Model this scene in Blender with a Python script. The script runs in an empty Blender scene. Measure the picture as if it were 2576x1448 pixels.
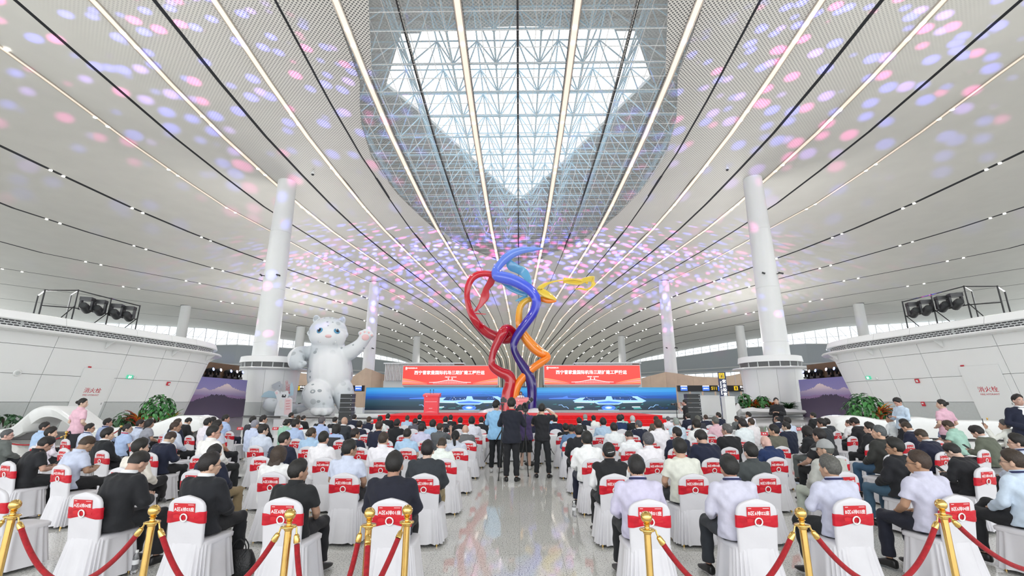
import bpy, math, random
import numpy as np
from mathutils import Vector, Matrix, Euler
random.seed(7)
S = bpy.context.scene
COL = S.collection
V = Vector
PI = math.pi
R = math.radians

# ---------------------------------------------------------------- camera, sky, lights, exposure
FPX, YAW, PITCH, EYE = 1150.0, R(0.85), R(14.0), 1.75
FWD = V((-math.sin(YAW) * math.cos(PITCH), math.cos(YAW) * math.cos(PITCH), math.sin(PITCH)))
RGT = V((math.cos(YAW), math.sin(YAW), 0))
UPV = RGT.cross(FWD)
cd = bpy.data.cameras.new('camera')
cd.sensor_width = 36.0
cd.lens = FPX / 2576 * 36
cd.clip_start, cd.clip_end = 0.1, 1500
cam = bpy.data.objects.new('camera', cd)
COL.objects.link(cam)
cam.matrix_world = Matrix.Translation((0, 0, EYE)) @ Matrix((RGT, UPV, -FWD)).transposed().to_4x4()
S.camera = cam

S.view_settings.view_transform = 'Standard'
S.view_settings.look = 'None'
S.view_settings.gamma = 1
S.view_settings.use_curve_mapping = False
S.view_settings.exposure = 0.08
c = S.cycles
c.use_denoising = True
c.use_adaptive_sampling = True
c.adaptive_threshold = 0.03
c.max_bounces, c.diffuse_bounces, c.glossy_bounces, c.transmission_bounces, c.transparent_max_bounces = 5, 3, 3, 3, 8
c.caustics_reflective = c.caustics_refractive = False
c.sample_clamp_indirect = 4

w = bpy.data.worlds.new('overcast_sky')
S.world = w
w.use_nodes = True
bg = w.node_tree.nodes['Background']
bg.inputs[0].default_value = (0.93, 0.965, 1, 1)
bg.inputs[1].default_value = 2.1


def lamp(name, kind, loc, rot, energy, color=(1, 1, 1), **kw):
    l = bpy.data.lights.new(name, kind)
    l.energy = energy
    l.color = color
    for k, v in kw.items():
        setattr(l, k, v)
    o = bpy.data.objects.new(name, l)
    COL.objects.link(o)
    o.location = loc
    o.rotation_euler = rot
    return o


# added unseen fill panel behind the camera, brightening whatever faces it
lamp('rear_fill', 'AREA', (0, -22, 13), (R(96), 0, 0), 6500, (0.97, 0.985, 1), shape='RECTANGLE', size=90, size_y=22)
# the hall's own downlights: one wide lamp under the ceiling for each group of fittings
for yy, zz in ((26, 31), (52, 31), (80, 29), (108, 27), (136, 24), (168, 21), (200, 17)):
    for xx in (-48, -16, 16, 48):
        xq = xx if yy < 130 else xx * 0.62
        lamp('downlight_glow', 'SPOT', (xq, yy, zz), (0, 0, 0), 3500, (1, 0.98, 0.95), spot_size=R(150), spot_blend=0.6, shadow_soft_size=0.5)


def gobo(name, loc, target, energy, size, scale, seed, thr, band=None):
    """A moving head throwing a pattern of blue and pink flecks onto the ceiling."""
    o = lamp(name, 'SPOT', loc, (0, 0, 0), energy, spot_size=R(size), spot_blend=0.35, shadow_soft_size=0.05)
    d = V(target) - V(loc)
    o.rotation_euler = d.to_track_quat('-Z', 'Y').to_euler()
    l = o.data
    l.use_nodes = True
    nt = l.node_tree
    n = nt.nodes
    em = n['Emission']
    tc = n.new('ShaderNodeTexCoord')
    sp = n.new('ShaderNodeSeparateXYZ')
    nt.links.new(tc.outputs['Normal'], sp.inputs[0])
    cmb = n.new('ShaderNodeCombineXYZ')
    for i, k in enumerate('XY'):
        dv = n.new('ShaderNodeMath')
        dv.operation = 'DIVIDE'
        nt.links.new(sp.outputs[k], dv.inputs[0])
        nt.links.new(sp.outputs['Z'], dv.inputs[1])
        nt.links.new(dv.outputs[0], cmb.inputs[i])
    cmb.inputs[2].default_value = seed
    vo = n.new('ShaderNodeTexVoronoi')
    vo.voronoi_dimensions = '3D'
    vo.inputs['Scale'].default_value = scale
    nt.links.new(cmb.outputs[0], vo.inputs['Vector'])
    mr = n.new('ShaderNodeMapRange')
    mr.inputs['From Min'].default_value = thr
    mr.inputs['From Max'].default_value = thr * 0.55
    nt.links.new(vo.outputs['Distance'], mr.inputs['Value'])
    sc = n.new('ShaderNodeSeparateColor')
    nt.links.new(vo.outputs['Color'], sc.inputs[0])
    cr = n.new('ShaderNodeValToRGB')
    e = cr.color_ramp
    e.interpolation = 'CONSTANT'
    e.elements[0].color = (0.16, 0.17, 1, 1)
    e.elements[1].position = 0.55
    e.elements[1].color = (1, 0.12, 0.55, 1)
    x = e.elements.new(0.82)
    x.color = (0.45, 0.25, 1, 1)
    nt.links.new(sc.outputs[0], cr.inputs[0])
    nt.links.new(cr.outputs[0], em.inputs['Color'])
    out = mr.outputs[0]
    if band:  # slotted gobo: only a flat fan of the beam is let through
        for lo, hi in ((band[0] - 0.06, band[0]), (band[1] + 0.06, band[1])):
            b_ = n.new('ShaderNodeMapRange')
            b_.inputs['From Min'].default_value = lo
            b_.inputs['From Max'].default_value = hi
            nt.links.new(cmb.inputs[1].links[0].from_socket, b_.inputs['Value'])
            mm = n.new('ShaderNodeMath')
            mm.operation = 'MULTIPLY'
            nt.links.new(out, mm.inputs[0])
            nt.links.new(b_.outputs[0], mm.inputs[1])
            out = mm.outputs[0]
    nt.links.new(out, em.inputs['Strength'])
    return o


for sx in (-1, 1):
    gobo('moving_head_beam', (sx * 25.5, 27.5, 8.4), (sx * 36, 50, 33), 60000, 96, 13.0, 0.3 + 3 * (sx + 1), 0.40)
    gobo('moving_head_beam', (sx * 15, 64.5, 4.1), (sx * 6, 108, 30), 300000, 125, 22, 1.7 + 2 * sx, 0.44, (-0.42, 0.15))
# added fill spots without fittings, pointing up to brighten the ceiling
for x, y, z, e_ in ((-29.5, 27, 7.0, 7000), (29.5, 27, 7.0, 7000), (-33.4, 64.5, 8.0, 8000), (33.4, 64.5, 8.0, 8000), (-18, 99, 9.5, 6000), (18, 99, 9.5, 6000), (-60, 118, 9, 12000), (60, 118, 9, 12000)):
    lamp('ceiling_fill', 'SPOT', (x, y, z), (R(180), 0, 0), e_, (1, 0.985, 0.96), spot_size=R(165), spot_blend=0.5, shadow_soft_size=1.0)
# cool stage wash falling on the rows from the mural rigs
for sx in (-1, 1):
    o = lamp('stage_wash', 'SPOT', (sx * 34, 52, 6.8), (0, 0, 0), 9000, (0.45, 0.7, 1), spot_size=R(20), spot_blend=0.8, shadow_soft_size=0.4)
    o.rotation_euler = (V((sx * 4, 8, 0.5)) - V((sx * 34, 52, 6.8))).to_track_quat('-Z', 'Y').to_euler()


def ray(x, y):
    return FWD + RGT * ((x - 1288) / FPX) - UPV * ((y - 724) / FPX)


def at(x, y, Y):
    """The point on the plane at distance Y down the hall that stands at this place of the photograph."""
    r = ray(x, y)
    return V((0, 0, EYE)) + r * (Y / r.y)


def gz(x, y, z=0.0):
    """The point at height z that stands at this place of the photograph."""
    r = ray(x, y)
    return V((0, 0, EYE)) + r * ((z - EYE) / r.z)


# ---------------------------------------------------------------- materials
def mat(name, col, rough=0.5, metal=0.0, noise=0.0, nscale=8.0, bump=0.0, bscale=60.0, emit=0.0, objcol=False, coat=0.0, spec=0.5, sheen=0.0):
    m = bpy.data.materials.new(name)
    m.use_nodes = True
    nt = m.node_tree
    n = nt.nodes
    b = n['Principled BSDF']
    b.inputs['Base Color'].default_value = (*col, 1)
    b.inputs['Roughness'].default_value = rough
    b.inputs['Metallic'].default_value = metal
    b.inputs['Specular IOR Level'].default_value = spec
    b.inputs['Coat Weight'].default_value = coat
    b.inputs['Sheen Weight'].default_value = sheen
    src = None
    if objcol:
        oi = n.new('ShaderNodeObjectInfo')
        src = oi.outputs['Color']
    tc = n.new('ShaderNodeTexCoord')
    if noise > 0:
        no = n.new('ShaderNodeTexNoise')
        no.inputs['Scale'].default_value = nscale
        no.inputs['Detail'].default_value = 3
        nt.links.new(tc.outputs['Object'], no.inputs['Vector'])
        mr = n.new('ShaderNodeMapRange')
        mr.inputs['From Min'].default_value = 0.3
        mr.inputs['From Max'].default_value = 0.7
        mr.inputs['To Min'].default_value = 1 - noise
        mr.inputs['To Max'].default_value = 1 + noise * 0.6
        nt.links.new(no.outputs[0], mr.inputs['Value'])
        mx = n.new('ShaderNodeVectorMath')
        mx.operation = 'SCALE'
        if src:
            nt.links.new(src, mx.inputs[0])
        else:
            mx.inputs[0].default_value = col
        nt.links.new(mr.outputs[0], mx.inputs['Scale'])
        src = mx.outputs[0]
    if src:
        nt.links.new(src, b.inputs['Base Color'])
    if bump > 0:
        nb = n.new('ShaderNodeTexNoise')
        nb.inputs['Scale'].default_value = bscale
        nt.links.new(tc.outputs['Object'], nb.inputs['Vector'])
        bp = n.new('ShaderNodeBump')
        bp.inputs['Strength'].default_value = bump
        bp.inputs['Distance'].default_value = 0.02
        nt.links.new(nb.outputs[0], bp.inputs['Height'])
        nt.links.new(bp.outputs[0], b.inputs['Normal'])
    if emit > 0:
        b.inputs['Emission Color'].default_value = (*col, 1)
        b.inputs['Emission Strength'].default_value = emit
    return m


def ramp_mat(name, stops, axis=2, rough=0.3, emit=0.0, coat=0.0, gen=True, streak=0.0):
    """Colour running along one axis of the object's own box (gradient paint or a picture's ground)."""
    m = mat(name, stops[0][1], rough, coat=coat)
    nt = m.node_tree
    n = nt.nodes
    b = n['Principled BSDF']
    tc = n['Texture Coordinate']
    sp = n.new('ShaderNodeSeparateXYZ')
    nt.links.new(tc.outputs['Generated' if gen else 'Object'], sp.inputs[0])
    cr = n.new('ShaderNodeValToRGB')
    e = cr.color_ramp
    e.elements[0].position, e.elements[0].color = stops[0][0], (*stops[0][1], 1)
    e.elements[1].position, e.elements[1].color = stops[-1][0], (*stops[-1][1], 1)
    for p_, c_ in stops[1:-1]:
        e.elements.new(p_).color = (*c_, 1)
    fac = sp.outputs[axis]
    if streak > 0:
        mp = n.new('ShaderNodeMapping')
        mp.inputs['Scale'].default_value = (2.5, 1, 26)
        nt.links.new(tc.outputs['Generated'], mp.inputs[0])
        no = n.new('ShaderNodeTexNoise')
        no.inputs['Scale'].default_value = 1.6
        no.inputs['Detail'].default_value = 6
        nt.links.new(mp.outputs[0], no.inputs['Vector'])
        ad = n.new('ShaderNodeMath')
        ad.operation = 'MULTIPLY_ADD'
        ad.inputs[1].default_value = streak
        nt.links.new(no.outputs[0], ad.inputs[0])
        nt.links.new(fac, ad.inputs[2])
        a2 = n.new('ShaderNodeMath')
        a2.operation = 'SUBTRACT'
        a2.inputs[1].default_value = streak * 0.5
        nt.links.new(ad.outputs[0], a2.inputs[0])
        fac = a2.outputs[0]
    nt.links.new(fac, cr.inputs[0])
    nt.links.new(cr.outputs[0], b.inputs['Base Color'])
    if emit > 0:
        nt.links.new(cr.outputs[0], b.inputs['Emission Color'])
        b.inputs['Emission Strength'].default_value = emit
    return m


M = {}
M['white_paint'] = mat('white_paint', (0.80, 0.82, 0.81), 0.35, noise=0.02, nscale=1.0)
M['white_gloss'] = mat('white_gloss', (0.84, 0.85, 0.84), 0.18, noise=0.02)
M['grey_panel'] = mat('grey_panel', (0.60, 0.63, 0.62), 0.4, noise=0.03)
M['column'] = mat('column_paint', (0.80, 0.82, 0.81), 0.3, noise=0.02, nscale=0.5)
M['dark_slot'] = mat('dark_slot', (0.012, 0.014, 0.018), 0.7, noise=0.2)
M['black'] = mat('black_metal', (0.018, 0.019, 0.02), 0.45, noise=0.2)
M['black_plastic'] = mat('black_plastic', (0.02, 0.021, 0.023), 0.35, noise=0.1, bump=0.1)
M['speaker'] = mat('speaker_grille', (0.032, 0.036, 0.038), 0.6, noise=0.3, nscale=90)
M['strip'] = mat('light_strip', (0.92, 0.80, 0.66), 0.5, emit=0.55)
M['spot'] = mat('downlight_lens', (1.0, 0.97, 0.9), 0.4, emit=6.0)
M['channel'] = mat('strip_channel', (0.55, 0.50, 0.44), 0.35, metal=0.3, noise=0.05)
M['gold'] = mat('polished_brass', (0.78, 0.52, 0.17), 0.16, metal=1.0, noise=0.06, nscale=20)
M['velvet'] = mat('red_velvet', (0.36, 0.003, 0.010), 0.8, noise=0.25, nscale=40, bump=0.3, bscale=200, sheen=0.12)
M['chair_white'] = mat('white_stretch_cover', (0.70, 0.69, 0.72), 0.6, noise=0.04, nscale=5, bump=0.04, bscale=30)
M['sash'] = mat('red_sash', (0.60, 0.006, 0.022), 0.4, noise=0.25, nscale=9, bump=0.4, bscale=14)
M['card'] = mat('red_card', (0.62, 0.02, 0.03), 0.45, noise=0.08, nscale=6)
M['white_print'] = mat('white_print', (0.92, 0.92, 0.92), 0.5, noise=0.01)
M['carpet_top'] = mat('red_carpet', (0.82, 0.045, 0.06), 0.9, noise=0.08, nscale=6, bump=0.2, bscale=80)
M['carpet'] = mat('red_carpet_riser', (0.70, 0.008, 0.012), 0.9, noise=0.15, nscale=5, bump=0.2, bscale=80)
M['tablecloth'] = mat('white_tablecloth', (0.86, 0.87, 0.88), 0.7, noise=0.03)
M['cloth'] = mat('garment_cloth', (1, 1, 1), 0.85, noise=0.10, nscale=14, bump=0.18, bscale=26, objcol=True, sheen=0.05)
M['skin'] = mat('skin', (1, 1, 1), 0.5, noise=0.06, nscale=30, objcol=True)
M['hair'] = mat('hair', (1, 1, 1), 0.55, noise=0.35, nscale=60, bump=0.25, bscale=120, objcol=True)
M['shoe'] = mat('shoe_leather', (1, 1, 1), 0.35, noise=0.1, objcol=True)
M['steel'] = mat('brushed_steel', (0.55, 0.56, 0.57), 0.3, metal=0.8, noise=0.05)
M['wood'] = mat('light_wood', (0.56, 0.43, 0.31), 0.5, noise=0.10, nscale=0.6)
M['brown_board'] = mat('brown_board', (0.16, 0.095, 0.055), 0.7, noise=0.15, nscale=1)
M['navy_sign'] = mat('navy_sign', (0.03, 0.045, 0.11), 0.4, noise=0.05)
M['yellow_sign'] = mat('yellow_sign', (1.0, 0.66, 0.02), 0.4, emit=0.35)
M['blue_screen'] = mat('blue_screen', (0.05, 0.16, 0.62), 0.3, emit=0.8)
M['white_lit'] = mat('lit_white', (1, 1, 1), 0.4, emit=1.0)
M['red_print'] = mat('red_print', (0.62, 0.03, 0.05), 0.5, noise=0.05)
M['green_sign'] = mat('green_exit_sign', (0.10, 0.62, 0.38), 0.4, emit=0.4)
M['leaf'] = mat('leaf', (1, 1, 1), 0.35, noise=0.25, nscale=9, objcol=True)
M['soil'] = mat('soil', (0.05, 0.035, 0.025), 0.9, noise=0.3)
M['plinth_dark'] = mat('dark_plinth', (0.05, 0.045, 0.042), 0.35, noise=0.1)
M['clear'] = mat('clear_plastic', (0.95, 0.97, 1), 0.05)
M['clear'].node_tree.nodes['Principled BSDF'].inputs['Transmission Weight'].default_value = 0.85
g = bpy.data.materials.new('window_glass')
g.use_nodes = True
nt = g.node_tree
b = nt.nodes['Principled BSDF']
b.inputs['Base Color'].default_value = (0.97, 0.985, 1, 1)
b.inputs['Roughness'].default_value = 0.02
tr = nt.nodes.new('ShaderNodeBsdfTransparent')
tr.inputs[0].default_value = (0.96, 0.98, 1, 1)
mx = nt.nodes.new('ShaderNodeMixShader')
mx.inputs[0].default_value = 0.06
nt.links.new(tr.outputs[0], mx.inputs[1])
nt.links.new(b.outputs[0], mx.inputs[2])
nt.links.new(mx.outputs[0], nt.nodes['Material Output'].inputs[0])
M['glass'] = g


# ---------------------------------------------------------------- mesh helpers
class MB:
    def __init__(self):
        self.v, self.f, self.m = [], [], []

    def add(self, vs, fs, mi=0):
        b = len(self.v)
        self.v += [tuple(p) for p in vs]
        self.f += [tuple(i + b for i in q) for q in fs]
        self.m += [mi] * len(fs)
        return self

    def box(self, c, s, rot=None, mi=0):
        c = V(c)
        x, y, z = s[0] / 2, s[1] / 2, s[2] / 2
        vs = [V((a, b_, d)) for a in (-x, x) for b_ in (-y, y) for d in (-z, z)]
        if rot is not None:
            vs = [rot @ p for p in vs]
        return self.add([p + c for p in vs], [(0, 1, 3, 2), (4, 6, 7, 5), (0, 4, 5, 1), (2, 3, 7, 6), (0, 2, 6, 4), (1, 5, 7, 3)], mi)

    def loft(self, rings, mi=0, cap=True, closed=True):
        n = len(rings[0])
        vs = [p for r_ in rings for p in r_]
        fs = []
        for i in range(len(rings) - 1):
            for j in range(n if closed else n - 1):
                k = (j + 1) % n
                fs.append((i * n + j, i * n + k, (i + 1) * n + k, (i + 1) * n + j))
        if cap:
            fs.append(tuple(range(n - 1, -1, -1)))
            fs.append(tuple((len(rings) - 1) * n + j for j in range(n)))
        return self.add(vs, fs, mi)

    def tube(self, pts, rad, n=10, mi=0, cap=True, flat=None):
        pts = [V(p) for p in pts]
        if not hasattr(rad, '__len__'):
            rad = [rad] * len(pts)
        t0 = (pts[1] - pts[0]).normalized()
        u = t0.orthogonal().normalized()
        if flat is not None:
            u = (V(flat[0]) - t0 * V(flat[0]).dot(t0)).normalized()
        rings = []
        for i, p in enumerate(pts):
            a = pts[max(i - 1, 0)]
            b_ = pts[min(i + 1, len(pts) - 1)]
            t = (b_ - a).normalized()
            if flat is not None:
                u = V(flat[0])
            u = (u - t * u.dot(t)).normalized()
            w_ = t.cross(u)
            fl = 1 if flat is None else (flat[1][i] if hasattr(flat[1], '__len__') else flat[1])
            rings.append([p + (u * math.cos(2 * PI * j / n) + w_ * math.sin(2 * PI * j / n) * fl) * rad[i] for j in range(n)])
        return self.loft(rings, mi, cap)

    def lathe(self, prof, n=20, c=(0, 0, 0), mi=0, cap=True):
        c = V(c)
        return self.loft([[c + V((r_ * math.cos(2 * PI * j / n), r_ * math.sin(2 * PI * j / n), z)) for j in range(n)] for r_, z in prof], mi, cap)

    def ell(self, c, r, nu=14, nv=9, rot=None, mi=0):
        c = V(c)
        rings = []
        for i in range(1, nv):
            a = PI * i / nv
            ring = []
            for j in range(nu):
                p = V((r[0] * math.sin(a) * math.cos(2 * PI * j / nu), r[1] * math.sin(a) * math.sin(2 * PI * j / nu), -r[2] * math.cos(a)))
                if rot is not None:
                    p = rot @ p
                ring.append(p + c)
            rings.append(ring)
        return self.loft(rings, mi)

    def extrude(self, pts, vec, mi=0):
        pts = [V(p) for p in pts]
        q = [p + V(vec) for p in pts]
        return self.loft([pts, q], mi)

    def mesh(self, name, mats, smooth=40):
        me = bpy.data.meshes.new(name)
        me.from_pydata(self.v, [], self.f)
        for mm in (mats if isinstance(mats, (list, tuple)) else [mats]):
            me.materials.append(mm)
        me.polygons.foreach_set('material_index', self.m)
        if smooth:
            me.polygons.foreach_set('use_smooth', [True] * len(self.f))
            me.update()
            me.set_sharp_from_angle(angle=R(smooth))
        me.update()
        return me

    def build(self, name, mats, parent=None, smooth=40, kind=None):
        return link(name, self.mesh(name, mats, smooth), parent, kind)


def link(name, me, parent=None, kind=None, loc=None):
    o = bpy.data.objects.new(name, me)
    COL.objects.link(o)
    if parent is not None:
        o.parent = parent
    if kind:
        o['kind'] = kind
    if loc is not None:
        o.location = loc
    return o


def tag(o, label=None, cat=None, group=None, kind=None):
    if label:
        o['label'] = label
    if cat:
        o['category'] = cat
    if group:
        o['group'] = group
    if kind:
        o['kind'] = kind
    return o


def thing(name, label, cat, loc=(0, 0, 0), rz=0.0, group=None):
    o = bpy.data.objects.new(name, None)
    COL.objects.link(o)
    o.location = loc
    o.rotation_euler = (0, 0, rz)
    o.empty_display_size = 0.1
    return tag(o, label, cat, group)


def struct(name, label=None):
    o = bpy.data.objects.new(name, None)
    COL.objects.link(o)
    o['kind'] = 'structure'
    if label:
        o['label'] = label
    return o


TXT = {}


def text_mesh(s, size, mt, bold=0.0, align='CENTER', depth=0.0):
    """Lettering as mesh, lying in its own x-z plane and facing -y."""
    key = (s, size, mt.name, bold, align)
    if key in TXT:
        return TXT[key]
    cu = bpy.data.curves.new('lettering', 'FONT')
    cu.body = s
    cu.size = size
    cu.resolution_u = 2
    cu.offset = bold * size
    cu.align_x = align
    cu.align_y = 'CENTER'
    cu.extrude = depth
    o = bpy.data.objects.new('lettering', cu)
    me = bpy.data.meshes.new_from_object(o)
    bpy.data.objects.remove(o)
    me.transform(Matrix.Rotation(R(90), 4, 'X'))
    me.materials.clear()
    me.materials.append(mt)
    TXT[key] = me
    return me


def lettering(s, size, mt, loc, parent, rot=(0, 0, 0), bold=0.012, align='CENTER', name='lettering'):
    o = link(name, text_mesh(s, size, mt, bold, align), parent)
    o.location = loc
    o.rotation_euler = rot
    return o


def smooth_path(pts, k=6):
    """Catmull-Rom through the points; each point may carry extra numbers (radius ...)."""
    P = [np.array(p, float) for p in pts]
    P = [2 * P[0] - P[1]] + P + [2 * P[-1] - P[-2]]
    out = []
    for i in range(1, len(P) - 2):
        for j in range(k):
            t = j / k
            a, b_, c_, d = P[i - 1], P[i], P[i + 1], P[i + 2]
            out.append(0.5 * ((2 * b_) + (-a + c_) * t + (2 * a - 5 * b_ + 4 * c_ - d) * t * t + (-a + 3 * b_ - 3 * c_ + d) * t ** 3))
    out.append(P[-2])
    return out

# ================================================================ SETTING
# ---------------------------------------------------------------- floor
fm = mat('polished_granite', (0.56, 0.56, 0.53), 0.05, spec=0.5)
nt = fm.node_tree
n = nt.nodes
b = n['Principled BSDF']
tc = n['Texture Coordinate']
no = n.new('ShaderNodeTexNoise')
no.inputs['Scale'].default_value = 62
no.inputs['Detail'].default_value = 4
cr = n.new('ShaderNodeValToRGB')
e = cr.color_ramp
e.elements[0].position, e.elements[0].color = 0.36, (0.16, 0.16, 0.15, 1)
e.elements[1].position, e.elements[1].color = 0.62, (0.78, 0.78, 0.745, 1)
e.elements.new(0.42).color = (0.62, 0.62, 0.59, 1)
ge = n.new('ShaderNodeNewGeometry')
nt.links.new(ge.outputs['Position'], no.inputs['Vector'])
nt.links.new(no.outputs[0], cr.inputs[0])
br = n.new('ShaderNodeTexBrick')
br.offset = 0
br.inputs['Color1'].default_value = br.inputs['Color2'].default_value = (1, 1, 1, 1)
br.inputs['Mortar'].default_value = (0.82, 0.82, 0.82, 1)
br.inputs['Scale'].default_value = 1
br.inputs['Mortar Size'].default_value = 0.004
br.inputs['Brick Width'].default_value = 1.0
br.inputs['Row Height'].default_value = 1.0
nt.links.new(ge.outputs['Position'], br.inputs['Vector'])
mx = n.new('ShaderNodeMix')
mx.data_type = 'RGBA'
mx.blend_type = 'MULTIPLY'
mx.inputs[0].default_value = 1
nt.links.new(cr.outputs[0], mx.inputs[6])
nt.links.new(br.outputs[0], mx.inputs[7])
nt.links.new(mx.outputs[2], b.inputs['Base Color'])
M['granite'] = fm
floor = struct('floor', 'polished grey granite floor of the terminal hall')
MB().box((0, 130, -0.135), (420, 330, 0.25)).build('floor_base', M['granite'], floor, 0)
tile = MB().box((0, 0, 0), (0.9975, 0.9975, 0.0105)).mesh('tile', M['granite'], 0)
for iy in range(3, 21):
    for ix in range(-7, 8):
        o = link('tile', tile, floor, loc=(ix, iy + 0.5, -0.0052))

# low far level with a white riser, on which the far things stand
PLAT = 0.15
def front(x):
    return 49.5 + 10.5 * (abs(x) / 35.0) ** 2
plat = struct('floor_platform', 'low white stepped floor at the far end of the hall')
xs = [-44 + 2 * i for i in range(45)]
top, low = [], []
m_ = MB()
ring0 = [V((x, front(x), 0)) for x in xs]
ring1 = [V((x, front(x), PLAT)) for x in xs]
ring2 = [V((x, 150, PLAT)) for x in xs]
m_.loft([ring0, ring1, ring2], 0, cap=False, closed=False)
m_.build('platform_deck', mat('white_floor', (0.66, 0.67, 0.66), 0.15, noise=0.04), plat)
m_ = MB()
m_.loft([[V((x, front(x) - d, z)) for x in xs] for d, z in ((0.02, 0.0), (0.32, 0.0), (0.32, 0.05), (0.02, 0.05))], 0, cap=False, closed=False)
m_.build('drain_strip', M['plinth_dark'], plat)

# ---------------------------------------------------------------- ceiling
ZT = [(-40, 33.3), (30, 33.5), (62, 33.7), (85, 32.6), (110, 30.3), (150, 26.5), (190, 23), (215, 20.8), (230, 18.6), (240, 15.8), (246, 12.4), (250, 8), (252, 3.5), (252.6, -0.1)]
ZA, ZB = [a for a, _ in ZT], [b_ for _, b_ in ZT]


def zc(Y):
    return float(np.interp(Y, ZA, ZB))


def ceil_at(x, y):
    r = ray(x, y)
    lo, hi = 5.0, 252.0
    for _ in range(50):
        mid = (lo + hi) / 2
        if EYE + r.z * mid / r.y < zc(mid):
            lo = mid
        else:
            hi = mid
    return V((0, 0, EYE)) + r * (lo / r.y)


TR = {
    9: [(0, 110), (245.5, 298), (431, 430), (576, 525), (809, 652), (904, 697), (991, 738), (1053, 770), (1101, 799), (1139, 825), (1167, 847), (1190, 866), (1209, 886), (1220, 904), (1225, 917)],
    11: [(0, 367), (222.6, 473.6), (410, 557.6), (566, 620), (666, 656), (813, 709), (919, 748), (992, 779), (1051, 807), (1096, 832), (1131, 852), (1164, 876), (1184, 896), (1197, 918)],
    12: [(4, 514), (234, 588), (422, 643), (583, 687), (719, 721), (845, 756), (932, 784), (1001, 810.5), (1054, 835), (1094, 856), (1124, 874), (1146, 890), (1161, 906)],
    13: [(2, 615), (271, 669), (463, 705), (625, 734.5), (772, 765), (873, 792), (958, 819), (1011, 838), (1061, 861), (1137, 908)],
    14: [(0, 675), (118, 692), (341, 725), (525, 752), (650, 773), (899, 825), (960, 841), (1023, 862), (1074, 884), (1104, 905)],
    15: [(0, 716), (239, 744), (441, 769), (588, 788), (643, 796), (880, 840), (960, 858), (1030, 884), (1072, 906)],
    16: [(0, 755), (94, 763), (350, 787), (505, 802), (635, 818), (880, 858), (960, 877), (1040, 908)],
    7: [(235, 0), (471, 253), (618, 397.5), (735.6, 500), (832, 578), (917, 638), (992.5, 688), (1062, 733), (1111.5, 768), (1151, 797), (1175, 823), (1223.5, 871), (1250, 904)],
}
RIB = {}
for k, pts in TR.items():
    q = [ceil_at(*p) for p in pts]
    RIB[k] = ([p.y for p in q], [abs(p.x) for p in q])


def rx(k, Y):
    a = abs(k)
    s = -1 if k < 0 else 1
    if a in RIB:
        x = float(np.interp(Y, *RIB[a]))
    elif a < 7:
        x = float(np.interp(Y, *RIB[7])) * a / 7.0
    else:
        x = 0.5 * (float(np.interp(Y, *RIB[7])) + float(np.interp(Y, *RIB[9])))
    return s * x


EDGE = [(0, 800), (300, 812), (520, 826), (600, 839), (765, 860), (910, 884), (1030, 911)]
EQ = [ceil_at(*p) for p in EDGE]
EY, EX = [p.y for p in EQ], [abs(p.x) for p in EQ]


def ex(Y):
    return max(float(np.interp(Y, EY, EX)), float(np.interp(Y, *RIB[16])) + 1.5)


LEAF = [(4, 6.0), (12, 11.0), (30.4, 12.1), (34.6, 13.6), (39.8, 16.1), (46.6, 18.4), (55.6, 19.8), (64.9, 19.3), (76, 16.6), (86.7, 12.3), (94.4, 4.7), (97.6, 0.0)]


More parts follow.
